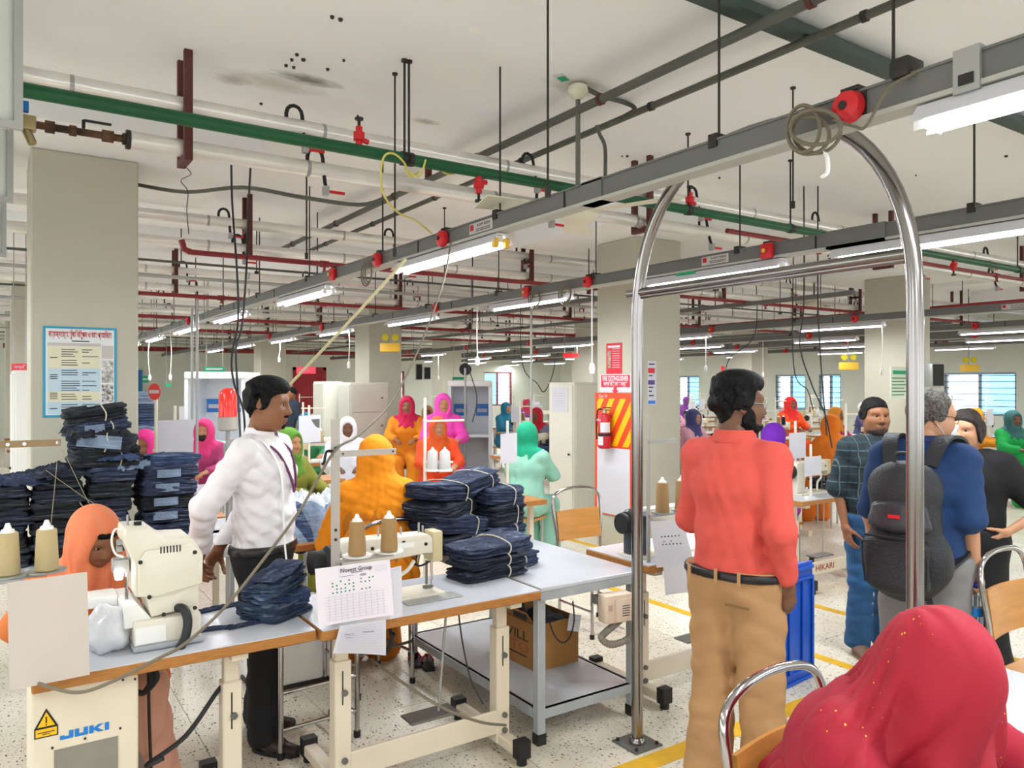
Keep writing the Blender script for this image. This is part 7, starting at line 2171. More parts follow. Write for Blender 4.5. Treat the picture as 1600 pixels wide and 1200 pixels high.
# fire point on the column behind the left arch post (face X = 5.27)
FX = 5.38
def fx_box(px0, px1, py0, py1, m, name, parent=None, t0=.0, t1=.006):
    ya, yb = WX(px0, FX), WX(px1, FX)
    za, zb = XP((px0 + px1) / 2, py0, FX).z, XP((px0 + px1) / 2, py1, FX).z
    b = MB(); b.box(FX - t1, FX - t0, min(ya, yb), max(ya, yb), zb, za); return b.obj(name, m, parent, smooth=False), max(ya, yb), min(ya, yb), za, zb
o, yl, yr, zt, zb_ = fx_box(948, 972, 536, 584, SIGNR, 'safety_notice')
tag(o, 'narrow red notice with white lines above the fire extinguisher sign', 'notice')
pstuff([((yl + yr) / 2 * 0 + -(yl - yr) * .1, (yl - yr) * .38, (zt + zb_) / 2 + (zt - zb_) * (.3 - .075 * k), (zt + zb_) / 2 + (zt - zb_) * (.315 - .075 * k)) for k in range(9)], frame((FX - .0062, (yl + yr) / 2, 0), (0, -1, 0), (0, 0, 1)), PAPER, o)
fx_box(950, 955, 548, 575, mat('notice_picture', '#b9a48f', .5, var=.6, vscale=60), 'picture_strip', o, .006, .007)
pstuff([(-(yl - yr) * .4, (yl - yr) * .4, zt - .05, zt - .025)], frame((FX - .0062, (yl + yr) / 2, 0), (0, -1, 0), (0, 0, 1)), PAPER, o)
o, yl, yr, zt, zb_ = fx_box(938, 987, 585, 613, PAPER, 'extinguisher_sign'); tag(o, 'fire extinguisher sign with a red arrow on the column', 'sign')
p_, a1, a2, b1, b2 = fx_box(940, 985, 586, 605, SIGNR, 'red_field', o, .006, .0075)
ym = (a1 + a2) / 2
text('FIRE EXTINGUISHER', .07, frame((FX - .008, ym, b1 - (b1 - b2) * .3), (0, -1, 0), (0, 0, 1)), PAPER, o, width=(a1 - a2) * .9, bold=.002)
text('\u0985\u0997\u09cd\u09a8\u09bf \u09a8\u09bf\u09b0\u09cd\u09ac\u09be\u09aa\u0995 \u09af\u09a8\u09cd\u09a4\u09cd\u09b0', .06, frame((FX - .008, ym, b1 - (b1 - b2) * .74), (0, -1, 0), (0, 0, 1)), PAPER, o, width=(a1 - a2) * .82, bold=.0015)
b = MB(); b.prism([(-.025, .0), (-.025, -.03), (-.055, -.03), (0, -.075), (.055, -.03), (.025, -.03), (.025, 0)], 0, .0015, frame((FX - .006, ym, b2), (0, -1, 0), (0, 0, 1))); b.obj('arrow', SIGNR, o, smooth=False)
o, yl, yr, zt, zb_ = fx_box(931, 992, 614, 806, SIGNO, 'fire_point_board', t1=.012); tag(o, 'orange and yellow striped fire point board with a white lower field', 'sign')
hh = zt - zb_; ww = yl - yr
z_s = XP(960, 700, FX).z
b = MB(); b.box(FX - .0135, FX - .012, yr + ww * .1, yl - ww * .06, zb_ + .01, z_s); b.obj('white_field', PAPER, o, smooth=False)
for k in range(-1, 5):
    y_l = yl - ww * .06
    # diagonal stripes clipped to the upper field
    lo_z, hi_z = z_s + .02, zt - .06
    L_, R_ = 0, ww * .86
    off = k * .17
    pts = [(off, 0), (off + .085, 0), (off + .085 + (hi_z - lo_z) * .62, hi_z - lo_z), (off + (hi_z - lo_z) * .62, hi_z - lo_z)]
    def clip(poly, x, keep_gt):
        out = []
        for i in range(len(poly)):
            p, q = poly[i], poly[(i + 1) % len(poly)]
            ip, iq = (p[0] >= x) == keep_gt or p[0] == x, (q[0] >= x) == keep_gt or q[0] == x
            if ip: out.append(p)
            if ip != iq:
                t_ = (x - p[0]) / (q[0] - p[0]); out.append((x, p[1] + t_ * (q[1] - p[1])))
        return out
    pts = clip(clip([(x - .28, y) for x, y in pts], L_, True), R_, False)
    if len(pts) > 2:
        b = MB(); b.prism(pts, 0, .0012, frame((FX - .012, y_l, lo_z), (0, -1, 0), (0, 0, 1))); b.obj('stripe', SIGNY, o, smooth=False)
text('Gun 10', .05, frame((FX - .013, yl - .13, zt - .035), (0, -1, 0), (0, 0, 1)), PAPER, o, width=.13)
# extinguisher
ye = WX(955, FX); ze0, ze1 = XP(955, 700, FX).z, XP(955, 645, FX).z
t = thing('fire_extinguisher', 'red fire extinguisher hanging on the striped board', 'fire extinguisher', (FX - .09, ye, ze0))
hb = ze1 - ze0
b = MB(); b.lathe([(.055, 0), (.068, .012), (.07, hb * .85), (.055, hb * .95), (.022, hb)], n=22); b.obj('cylinder', mat('extinguisher_red', '#b5182a', .25), t)
b = MB(); b.lathe([(.022, hb), (.022, hb + .03), (.012, hb + .04), (.0, hb + .04)], n=12); b.obj('valve', STEELL, t)
b = MB(); b.box(-.012, .012, -.085, .02, hb + .05, hb + .062); b.box(-.012, .012, -.075, .02, hb + .028, hb + .036); b.obj('handle', BLACK, t, bevel=.003)
b = MB(); b.tube(spline([(0, .02, hb + .03), (-.03, .07, hb + .03), (-.04, .085, hb * .7), (-.04, .075, hb * .25)], 6), .009, 8); b.obj('hose', BLACK, t)
b = MB(); b.lathe([(.0705, hb * .36), (.0715, hb * .37), (.0715, hb * .42), (.0705, hb * .43)], n=22); b.obj('band', BLACK, t)
def curved(z0_, z1_, a0, a1, m, nm, r=.0708):
    b = MB(); b.sheet(lambda u, v: (r * cos(a0 + (a1 - a0) * u), r * sin(a0 + (a1 - a0) * u), z0_ + (z1_ - z0_) * v), 8, 2, .001); return b.obj(nm, m, t)
curved(hb * .46, hb * .74, pi * 1.05, pi * 1.55, PAPER, 'paper_label'); curved(hb * .1, hb * .34, pi * .85, pi * 1.2, PAPER, 'paper_label')
text('PSI', .035, frame((-.072, .012, hb * .8), (0, -1, 0), (0, 0, 1)), PAPER, t, width=.06)
# notices on the front face of that column and on the right column
o, a, c = panel_y(1012, 1025, 564, 632, CF, PAPER, 'tall_notice'); tag(o, 'tall white notice with red and blue blocks right of the arch post', 'notice')
for py0, py1, m in ((575, 583, SIGNR), (594, 601, mat('ink_violet', '#5a4a86', .5)), (626, 631, SIGNB)):
    panel_y(1012.6, 1023 if m != SIGNB else 1024, py0, py1, CF - .0062, m, 'print_block', o, .001)
pstuff([(WY(1013, CF), WY(1013 + k_, CF), z, z + .012) for k_, z in ((9, PYp(1018, 570, CF).z), (6, PYp(1018, 588, CF).z), (7, PYp(1018, 606, CF).z), (5, PYp(1018, 612, CF).z), (8, PYp(1018, 619, CF).z))], frame((0, CF - .0062, 0), (1, 0, 0), (0, 0, 1)), INK, o)
o, a, c = panel_y(1391, 1418, 573, 622, CF, mat('notice_mint', '#dbe8cf', .6), 'green_notice'); tag(o, 'pale green notice with a dark green heading on the right column', 'notice')
pstuff([(a.x + .05, c.x - .05, a.z - .1, a.z - .05)], frame((0, CF - .0065, 0), (1, 0, 0), (0, 0, 1)), SIGNG, o)
pstuff([(a.x + .03, c.x - .05 - .05 * (k % 2), a.z - .16 - .045 * k, a.z - .147 - .045 * k) for k in range(6)], frame((0, CF - .0065, 0), (1, 0, 0), (0, 0, 1)), INKG, o)
# blue sign and speaker right of the chrome post
p = W(1449, 555, 10.5)
b = MB(); b.box(-.05, .05, 0, .01, -.1, .1); o = tag(b.obj('blue_sign', SIGNB, smooth=False), 'small blue sign on the right column edge', 'sign'); o.location = (p.x, CF - .012, p.z)
pstuff([(-.035, .035, -.05 + .05 * k, -.03 + .05 * k) for k in range(3)], frame((0, -.001, 0), (1, 0, 0), (0, 0, 1)), PAPER, o)
def speaker(px, py, Z, w, h, label):
    p = W(px, py, Z)
    t = thing('loudspeaker', label, 'loudspeaker', p, radians(-20), 'wall loudspeakers')
    b = MB(); b.box(-w / 2, w / 2, 0, w * .8, -h / 2, h / 2); b.obj('cabinet', STEELL, t, bevel=.01)
    b = MB(); b.box(-w * .42, w * .42, -.008, 0, -h * .45, h * .45); b.obj('grille', BLACK, t, smooth=False)
    b = MB(); b.box(-.02, .02, w * .8, w * .8 + .1, -.02, .02); b.obj('bracket', DARK, t, smooth=False)
speaker(1466, 586, 10.3, .2, .32, 'grey and black loudspeaker right of the right chrome post')
speaker(655, 581, 16, .14, .34, 'slim black loudspeaker on the middle back column, left one')
speaker(668, 583, 16, .14, .26, 'slim black loudspeaker on the middle back column, right one')
# hanging signs
def hsign(px0, px1, py0, py1, Z, m, lines, label, chains=True, emit=None, rows=1):
    pc = W((px0 + px1) / 2, (py0 + py1) / 2, Z)
    w = (px1 - px0) / 1200 * Z; h = (py1 - py0) / 1200 * Z
    t = thing('hanging_sign', label, 'sign', pc, radians(-34))
    b = MB(); b.box(-w / 2, w / 2, 0, .02, -h / 2, h / 2); b.obj('panel', m, t, smooth=False)
    for k, s in enumerate(lines):
        if s == '-':
            pstuff([(-w * .4, w * .4, -h * .09, h * .09)], frame((0, -.002, h * (.22 - .44 * k) if len(lines) > 1 else 0), (1, 0, 0), (0, 0, 1)), PAPER, t, 'blurred_print')
            continue
        text(s, h * .5 / len(lines), frame((0, -.002, h * (.25 - .5 * k) if len(lines) > 1 else 0), (1, 0, 0), (0, 0, 1)), PAPER, t, width=w * .8)
    if chains:
        for sx in (-1, 1):
            b = MB(); b.cyl((sx * w * .4, .01, h / 2), (sx * w * .4, .01, CEILZ - pc.z), .006, n=5); b.obj('hanger', STEELL, t)
hsign(319, 351, 573, 586, 13, SIGNG, ['-', '-'], 'green hanging sign above the white booth at left')
hsign(707, 727, 589, 599, 16, SIGNG, ['-'], 'small green hanging sign above the white booth in the middle')
hsign(463, 493, 573, 584, 23, mat('sign_pink', '#e8435c', .4, emit=.6), ['EXIT'], 'glowing pink-red exit sign above the red door')
hsign(880, 904, 552, 558, 15, mat('led_panel', '#d0161c', .4, emit=1.2), [], 'red glowing display hanging left of the fire column')
hsign(222, 232, 587, 598, 21.5, SIGNG, ['-'], 'small green sign beside the blue door, left')
hsign(259, 268, 599, 604, 18, SIGNG, [], 'tiny green sign on the left back wall')
hsign(18, 42, 568, 580, 8.2, SIGNR, ['\u0985\u0997\u09cd\u09a8\u09bf'], 'red sign behind the left column')
hsign(1120, 1140, 583, 589, 19, SIGNR, [], 'red cross bar sign on the far column', False)
b = MB(); p = W(1130, 586, 19); b.box(p.x - .05, p.x + .05, p.y, p.y + .02, p.z - .22, p.z + .22)
tag(b.obj('red_cross_sign', SIGNR, smooth=False), 'upright red bar of the cross sign on the far column', 'sign')
# round black fan / disc on a post in the middle
p = W(727, 577, 12.5)
t = thing('round_mirror', 'round black disc on a grey post in the middle distance', 'mirror', (p.x, p.y, 0), radians(-34))
b = MB(); b.cyl((0, 0, p.z), (0, .03, p.z), .1, n=24); b.obj('disc', BLACK, t)
b = MB(); b.cyl((0, -.01, 0.0), (0, -.01, p.z + .02), .02, n=8); b.obj('post', STEELL, t)
# beacon, stop sign
p = W(356, 700, 5.0)
t = thing('warning_beacon', 'red warning beacon on a grey post beside the white-shirted man', 'beacon', (p.x, p.y, 0))
zt = W(356, 606, 5.0).z; zm = W(356, 651, 5.0).z; zb2 = W(356, 673, 5).z
b = MB(); b.lathe([(.058, zm), (.056, zt - .05), (.045, zt - .015), (.02, zt), (0, zt)], n=20); dm = b.obj('dome', mat('beacon_red', '#e0281c', .15, emit=.25, spec=.6), t)
b = MB(); b.cyl((0, 0, zm), (0, 0, zm + .1), .028, n=12); b.obj('reflector', mat('beacon_inner', '#ff5a20', .3), dm)
b = MB(); b.lathe([(.05, zb2), (.062, zb2 + .01), (.062, zm - .005), (.066, zm), (0, zm)], n=20); b.obj('base', mat('beacon_grey', '#b9b4ab', .5), t)
b = MB(); b.cyl((0, 0, .0), (0, 0, zb2), .014, n=10); b.obj('post', STEELL, t)
b = MB(); b.cyl((0, 0, zb2 - .16), (0, 0, zb2 - .08), .028, n=10); b.obj('clamp', STEELL, t)
b = MB(); b.box(0, .4, -.012, .012, zb2 - .08, zb2 - .055); b.obj('side_arm', STEELL, t, smooth=False)
p = W(242, 612, 5.6)
t = thing('no_entry_sign', 'round red sign with a white bar on a cream post', 'sign', (p.x, p.y, 0), radians(-60))
M = frame((0, -.002, p.z), (1, 0, 0), (0, 0, 1))
b = MB(); b.prism([(.062 * cos(2 * pi * k / 28), .062 * sin(2 * pi * k / 28)) for k in range(28)], 0, .004, M); b.obj('disc', mat('sign_red_bright', '#e33a3a', .4), t)
b = MB(); b.box(-.05, .05, -.012, .012, .004, .006, M); b.obj('white_bar', PAPER, t, smooth=False)
b = MB(); b.cyl((0, .01, 0), (0, .01, p.z - .04), .012, n=10); b.obj('post', OFFW, t)
for dz in (.3, .44):
    b = MB(); b.cyl((0, .01, p.z - dz), (0, .01, p.z - dz + .02), .022, n=10); b.obj('collar', OFFW, t)

OCC = []
def occ(x0, x1, y0, y1): OCC.append((x0, x1, y0, y1))
def hit(x0, x1, y0, y1): return any(a < x1 and b_ > x0 and c_ < y1 and d_ > y0 for a, b_, c_, d_ in OCC)
# ================================================================== CABINETS, BOOTHS
def locker(px, Z, wx, wy, h, label, m, doors=1, px_corner=None):
    p = W(px, 600, Z)
    t = thing('locker', label, 'cabinet', (p.x, p.y, 0)); occ(p.x - .05, p.x + wx + .05, p.y - .05, p.y + wy + .05)
    b = MB(); b.box(0, wx, 0, wy, 0, h); b.obj('body', m, t, bevel=.008, smooth=False)
    for k in range(doors):
        hh = (h - .06) / doors
        b = MB(); b.box(.02, wx - .02, -.012, 0, .04 + hh * k, .03 + hh * (k + 1)); d = b.obj('door', m, t, bevel=.004, seg=1, smooth=False)
        b = MB(); b.cyl((wx * .8, -.012, .04 + hh * (k + .5)), (wx * .8, -.03, .04 + hh * (k + .5)), .012, n=8); b.obj('handle', DARK, d)
    b = MB(); b.box(-.012, 0, .02, wy - .02, .05, h - .03); d = b.obj('door', m, t, bevel=.004, seg=1, smooth=False)
    b = MB(); b.cyl((-.012, .08, h * .5), (-.03, .08, h * .5), .012, n=8); b.obj('handle', DARK, d)
    return t
LC = mat('locker_cream', '#d9d8c8', .45, var=.05, vscale=3); LG = mat('locker_grey', '#b9b6aa', .45, var=.06, vscale=3)
t = locker(897, 9.2, .45, .5, 1.74, 'tall cream steel cabinet left of the fire column', LC)
p = XP(888, 620, W(897, 600, 9.2).x - .0)
b = MB(); b.box(-.018, -.013, .1, .42, 1.38, 1.72 - .04); d = b.obj('paper_notice', PAPER, t, smooth=False)
pstuff([(.14, .38, 1.45 + .03 * k, 1.458 + .03 * k) for k in range(6)], frame((-.0185, 0, 0), (0, 1, 0), (0, 0, 1)), GRID, d)
locker(548, 11.4, .62, .5, 1.74, 'grey four-door steel locker in front of the middle column', LG, 4)
locker(507, 11.9, .3, .5, 1.76, 'narrow cream cabinet beside the grey locker', LC)
locker(20, 7.2, .5, .6, 1.85, 'white cabinet behind the left column', WHITE)
def booth(px0, px1, py0, Z, label):
    p = W(px0, py0, Z); w = (px1 - px0) / 1200 * Z
    t = thing('inspection_booth', label, 'booth', (p.x, p.y, 0), radians(-34)); occ(p.x - .1, p.x + w * .83 + .45, p.y - w * .56 - .05, p.y + .65)
    BW_ = mat('booth_white', '#e4e8ec', .4)
    b = MB(); b.box(0, .05, 0, .7, 0, p.z); b.obj('side_panel', BW_, t, smooth=False)
    b = MB(); b.box(w - .05, w, 0, .7, 0, p.z); b.obj('side_panel', BW_, t, smooth=False)
    b = MB(); b.box(.05, w - .05, .66, .7, 0, p.z); b.obj('back_panel', BW_, t, smooth=False)
    b = MB(); b.box(0, w, -.02, .7, p.z, p.z + .1); b.obj('top', WHITE, t, bevel=.02)
    b = MB(); b.box(.05, w - .05, .02, .66, .85, .89); b.obj('worktop', BW_, t, smooth=False)
    for x in (w * .08, w * .6):
        b = MB(); b.box(x, x + w * .3, .64, .66, p.z - .5, p.z - .3); lb = b.obj('blue_label', SIGNB, t, smooth=False)
        b = MB(); b.box(x + w * .03, x + w * .27, .632, .64, p.z - .44, p.z - .38); b.obj('label_strip', PAPER, lb, smooth=False)
booth(288, 382, 592, 11.0, 'white inspection booth with blue labels behind the warning beacon')
booth(700, 768, 604, 12.5, 'white inspection booth with blue labels in the middle distance')

# ================================================================== SEWING LINES IN THE DISTANCE
def simple_table(label, loc):
    t = thing('sewing_table', label, 'table', loc, 0, 'sewing tables of the far lines')
    b = MB(); b.box(0, 1.05, 0, .5, .725, .765); b.obj('tabletop', PLY, t, smooth=False)
    b = MB(); b.box(.004, 1.046, .004, .496, .765, .768); b.obj('laminate', LAMIN, t, smooth=False)
    for x in (.1, .95):
        b = MB(); b.box(x - .03, x + .03, .13, .19, .05, .725); b.obj('leg', CREAM, t, smooth=False)
        b = MB(); b.box(x - .03, x + .03, 0, .5, 0, .06); b.obj('foot', CREAM, t, smooth=False)
    b = MB(); b.box(.1, .95, .15, .17, .08, .19); b.obj('cross_beam', CREAM, t, smooth=False)
    return t
def simple_stand(label, loc, group='thread stands of the far lines'):
    t = thing('thread_stand', label, 'thread stand', loc, 0, group)
    b = MB(); b.cyl((0, 0, .765), (0, 0, 1.5), .011, n=6); b.obj('post', OFFW, t)
    b = MB(); b.box(-.02, .3, -.008, .008, 1.42, 1.435); b.obj('top_bar', OFFW, t, smooth=False)
    b = MB(); b.box(0, .26, -.008, .008, 1.0, 1.012); b.obj('arm', STEELL, t, smooth=False)
    for x in (.09, .22):
        b = MB(); b.cyl((x, 0, 1.012), (x, 0, 1.018), .055, n=12); b.obj('cone_tray', STEELL, t)
    return t
pt = simple_table('x', (0, 0, -50)); ps = simple_stand('x', (0, 0, -50)); pm = lockstitch((0, 0, -50), 0, 'x', 'machines of the far lines', full=False)
cones_p = [cone((0, 0, -50), m, 'x', 'thread cones of the far lines') for m in (THREADW, THREADC, THREADN, THREADT)]
dens = [bundle_mesh(.36, .28, .1, 5, 900 + k).obj('denim_bundle', DEN[mi], None, angle=60) for k, mi in enumerate((0, 1, 2, 5))]
for o in dens: tag(o, 'x', 'denim', 'denim on the far lines')
ordn = 'first second third fourth fifth sixth seventh eighth ninth tenth eleventh twelfth thirteenth'.split()
lanes = [(.15, 'left line'), (1.22, 'left line, inner side'), (2.95, 'line just before the aisle'), (5.5, 'first line past the aisle'), (6.75, 'second line past the aisle'), (8.2, 'third line past the aisle'), (10.95, 'fourth line past the aisle'), (12.6, 'fifth line past the aisle'), (14.6, 'sixth line past the aisle'), (16.8, 'seventh line past the aisle')]
taken = []       # explicit workers: (x, y)
EXPL = [  # px, py of the head, depth, scarf, dress, facing, label
    (226, 690, 6.3, '#e0318a', '#d84a9a', 150, 'worker in a pink scarf and dress half hidden behind the sign post'),
    (319, 668, 8.3, '#d83a78', '#a83a6a', 150, 'worker in a pink scarf with a black face mask left of the beacon'),
    (543, 672, 8.8, '#e8e8ee', '#e4e6ee', 160, 'worker in a white scarf behind the marigold-scarfed one'),
    (452, 735, 6.6, '#5a8a2a', '#7a7a2a', -150, 'worker in a green and yellow patterned scarf bent over a machine'),
    (636, 635, 11.5, '#c81e50', '#e08a1a', 150, 'worker in a crimson and orange shawl near the left of the middle booth'),
    (692, 630, 10.9, '#f050b8', '#e848b0', 160, 'worker in a bright magenta scarf in front of the middle booth'),
    (684, 668, 8.9, '#d85a20', '#e04a1a', 165, 'worker in a vermilion dress seated before the middle booth'),
    (1208, 672, 7.4, '#7a2ac0', '#b83ab0', -20, 'worker in purple seen from behind, right of the coral shirt'),
    (1235, 632, 15.0, '#e02a2a', '#e8501a', 165, 'worker in a red scarf and orange dress by the far window'),
    (1297, 655, 9.4, '#e87a1a', '#d8701a', -20, 'worker in an orange shawl seen from behind past the aisle'),
    (1526, 650, 12.0, '#f0a81a', '#d88a1a', 200, 'worker in a yellow scarf behind the woman in black'),
    (1583, 650, 11.0, '#3a6a6a', '#1aa04a', 150, 'worker in a green dress at the right edge'),
    (838, 650, 12.2, '#c02030', '#7a7a90', 120, 'worker in a red cap among the mid-hall machines'),
    (824, 728, 7.6, '#1aa07a', '#8fc4b0', -60, 'worker in a teal flowered shawl behind the grey table'),
    (668, 640, 13.4, '#c08a5a', '#3a3a4a', 160, 'worker in a tan scarf between crimson and magenta ones'),
]
FACE = {}
def bg_proto():
    J = dict(SIT)
    class Q: pass
    P = Person('x', (0, 0, -50), 0, 1.0, J, SKINB, female=True, h=.016)
    P.add_head(.011, eyes=False, neck=.06)
    P.hand('L', (0, 0, -1), res=.011); P.hand('R', (0, 0, -1), res=.011)
    b_ = P.finish()
    sc_ = P.garment('head_scarf', scarf_prims(P, .016), cloth_mat('bg_scarf', '#cc3366'), [], [drape((0, .06), 13, .009, 1.2, .3, .5)], h=.013)
    dr = P.garment('dress', P.torso(.026) + P.arm('L', .02, 1.85) + P.arm('R', .02, 1.85) + P.legs(.03, .04), cloth_mat('bg_dress', '#884466'), [], [(.007, 40, 4, None, True)], h=.016)
    return P.t
bgp = bg_proto()
def bg_worker(x, y, rz, scarf, dress, label, zoff=0, sk=None):
    c = copy_tree(bgp, (x, y, zoff), rz, label, 'seated workers of the far lines')
    for ch in c.children:
        n = ch.name.split('.')[0]
        if n in ('head_scarf', 'dress', 'body'):
            ch.material_slots[0].link = 'OBJECT'
            col = scarf if n == 'head_scarf' else dress
            ch.material_slots[0].material = (sk or random.choice((SKINB, SKINM, SKIND))) if n == 'body' else cloth_mat('cloth_' + col.strip('#'), col, .15)
    return c
def stool_proto():
    t = thing('stool', 'x', 'stool', (0, 0, -50), 0, 'plywood stools of the lines')
    b = MB(); b.box(-.17, .17, -.15, .17, .40, .424); b.obj('seat', PLYV, t, smooth=False)
    for x in (-.14, .14):
        for y in (-.12, .14):
            b = MB(); b.cyl((x, y, 0), (x, y, .40), .012, n=6); b.obj('leg', STEELL, t)
    return t
stp = stool_proto()
for (px, py, Z, sc_, dr, fa, lab) in EXPL:
    p = W(px, py, Z)
    dz = p.z - 1.21
    c = bg_worker(p.x, p.y, radians(fa), sc_, dr, lab, 0)
    hdl = Matrix.Rotation(radians(fa), 3, 'Z') @ Vector((0, .09, 0))
    c.location = (p.x - hdl.x, p.y - hdl.y, 0)
    sc1 = 1 if dz < .1 else min(1.18, p.z / 1.21); c.scale = (sc1,) * 3
    copy_tree(stp, c.location, radians(fa), 'plywood stool under the ' + ' '.join(lab.split()[:10])).scale = (sc1,) * 3
    taken.append((p.x, p.y)); occ(c.location.x - .42, c.location.x + .42, c.location.y - .42, c.location.y + .42)
for a_ in ((.95, 2.1, 5.2, 5.75), (5.4, 6.6, 3.8, 4.5), (2.1, 2.85, 2.9, 4.4), (WY(213, 7.4) - .45, WY(213, 7.4) + .85, 7.2, 7.85)): occ(*a_)
for px_, py_, Z_ in ((274, 655, 5.4), (484, 648, 7.6), (795, 676, 6.2)):
    p = W(px_, py_, Z_); occ(p.x - .3, p.x + .4, p.y - .1, p.y + .45)
for cx_ in colxs:
    for cy_ in colys: occ(cx_ - .1, cx_ + CW + .1, cy_ - .1, cy_ + CW + .1)
# black mask on the second worker
for (px, py, Z, fa) in ((319, 668, 8.3, 150),):
    p = W(px, py, Z)
    v, f = skin([ell((0, .075, -.06), (.055, .04, .05), k=0)], .01)
    o = np_obj([(v, f)], 'face_mask', mat('mask_black', '#15150f', .7), None); o.location = (p.x, p.y, 1.205); o.rotation_euler = (0, 0, radians(fa))
    tag(o, 'black face mask worn by the worker left of the beacon', 'mask')
cols = ['#c83a5a', '#2a7a9a', '#8a4aa0', '#d88a2a', '#3a8a5a', '#b0306a', '#e0d0c0', '#c05020', '#4a4a7a', '#d8a0b0']
def blocked(x, y, r=.75):
    return any((x - a) ** 2 + (y - b_) ** 2 < r * r for a, b_ in taken)
ns = 0
for li, (lx, ln) in enumerate(lanes):
    y = 4.75 if li < 3 else (5.35 if li < 6 else 6.6)
    k = 0
    step = 1.42 if li < 4 else 1.75
    while y < (17 if li < 4 else 16.5) and k < 9:
        wx, wy = lx + random.uniform(-.05, .05), y + random.uniform(-.08, .08)
        # camera frustum / columns
        cz = cA * wy + sA * wx; cx = cA * wx - sA * wy
        vis = cz > 2 and -.72 < (cx / cz) < .74
        incol = any(cx_ - 1.1 < wx < cx_ + CW + .1 and cy_ - .55 < wy < cy_ + CW + .1 for cx_ in colxs for cy_ in colys)
        skip = (li == 0 and y < 6.6) or (li == 2 and 3.8 < y < 5.0 and False) or (li == 1 and y < 4.6)
        if vis and not incol and not skip and not hit(wx - .03, wx + 1.08, wy - .03, wy + .53):
            occ(wx, wx + 1.05, wy, wy + .5)
            nm = '%s, %s row' % (ln, ordn[k])
            copy_tree(pt, (wx, wy, 0), 0, 'cream-legged sewing table, ' + nm)
            copy_tree(pm, (wx + .52, wy + .27, .768), 0 if k % 3 else pi, 'cream sewing machine, ' + nm)
            sx = wx + random.uniform(.12, .2)
            copy_tree(ps, (sx, wy + .06, 0), 0, 'cream thread stand, ' + nm)
            for q, dx in enumerate((.09, .22)):
                copy_tree(random.choice(cones_p), (sx + dx, wy + .06, 1.018), 0, 'thread cone on a stand, %s, %s one' % (nm, ('left', 'right')[q]))
            if random.random() < .75 and cz < 13:
                nb = random.choice((1, 2, 2, 3))
                for q in range(nb):
                    d = random.choice(dens).copy(); COL.objects.link(d)
                    d.location = (wx + .88 + random.uniform(-.03, .03), wy + .26, .768 + .1 * q); d.rotation_euler = (0, 0, random.uniform(-.4, .4))
                    d['label'] = 'denim bundle at the table end, %s, %s up' % (nm, ('lowest', 'second', 'third')[q])
            if random.random() < .45:
                cpx = [Vector((sx - .12, wy - .01, 1.28)), Vector((sx + .12, wy - .01, 1.28)), Vector((sx + .12, wy - .02, .98)), Vector((sx - .12, wy - .02, .98))]
                paper(cpx, 'white paper sheet hung on the stand, ' + nm, bulge=0)['group'] = 'papers on the far lines'
            if random.random() < .62 and not blocked(wx + .5, wy + .75, .7) and cz > 6.2 and not hit(wx + .2, wx + .8, wy + .6, wy + 1.28):
                occ(wx + .2, wx + .8, wy + .6, wy + 1.28)
                bg_worker(wx + .5, wy + .98, pi + random.uniform(-.2, .2), random.choice(cols), random.choice(cols), 'seated worker in a coloured scarf, ' + nm)
                copy_tree(stp, (wx + .5, wy + .98, 0), pi, 'plywood stool under the worker, ' + nm)
                taken.append((wx + .5, wy + .95))
            ns += 1
        k += 1
        y += step
for o in [pt, ps, pm, stp] + cones_p + [bgp]:
    for ch in list(o.children):
        for c2 in list(ch.children): bpy.data.objects.remove(c2)
        bpy.data.objects.remove(ch)
    bpy.data.objects.remove(o)
for o in dens: bpy.data.objects.remove(o)
# standing figures far off
for k, (px, Z, col, lab) in enumerate(((456, 14.5, '#27323f', 'man in a dark shirt standing before the red door'), (1145, 17, '#33414a', 'worker standing in front of the far board'))):
    p = W(px, 620, Z)
    P = Person(lab, (p.x, p.y, 0), radians(100), .97, None, SKINB, h=.018)
    P.add_head(.012, eyes=False); P.head_shell('hair', .012, [ell((0, -.05, .06), (.12, .12, .09), k=0)], HAIRB, .01)
    P.garment('shirt', P.torso(.022) + P.arm('L', .02, .95) + P.arm('R', .02, .95), cloth_mat('cl_' + col.strip('#'), col), [half((0, 0, .85), (0, 0, -1))], None, h=.018)
    P.garment('trousers', P.legs(.016, .02), cloth_mat('trousers_black', '#1a1b1e'), [half((0, 0, .93), (0, 0, 1))], None, h=.018)
    P.hand('L', (1, 0, 0), res=.012); P.hand('R', (-1, 0, 0), res=.012)
    P.finish(); P.shoes(mat('shoe_dark', '#1f1c1b'))

# loose stock in the middle distance, mixed heaps on tables
def heap(px, py, Z, w, d, h, seed, m, label, grp='heaps of work in the middle distance'):
    p = W(px, py, Z)
    o = crumple(w, d, h, seed, m, 'cloth_heap', n=22)
    o.location = (p.x, p.y, .769); tag(o, label, 'fabric', grp)
WHC = mat('cloth_white', '#d9dde4', .9, bump=.4, bscale=20); BGC = mat('cloth_tan', '#c49a63', .9); LBC = mat('cloth_lightblue', '#9db4cc', .9)
table_under = []
def mid_table(x0, x1, y0, y1, label):
    aux_table(x0, x1, y0, y1, label, False)
mid_table(.95, 2.1, 5.2, 5.75, 'work table with pale cloth heaps behind the marigold-scarfed worker')
for k, (px, Y, w, h, m, lab) in enumerate(((470, 5.5, .4, .2, WHC, 'heap of white cloth left of the marigold scarf'), (505, 5.42, .3, .12, DEN[3], 'heap of pale blue denim left of the marigold scarf'), (525, 5.55, .3, .22, WHC, 'white cloth heap just behind the marigold scarf'))):
    o = crumple(w, .4, h, 700 + k, m, 'cloth_heap'); o.location = (WY(px, Y), Y, .757); tag(o, lab, 'fabric', 'cloth heaps behind the marigold scarf')
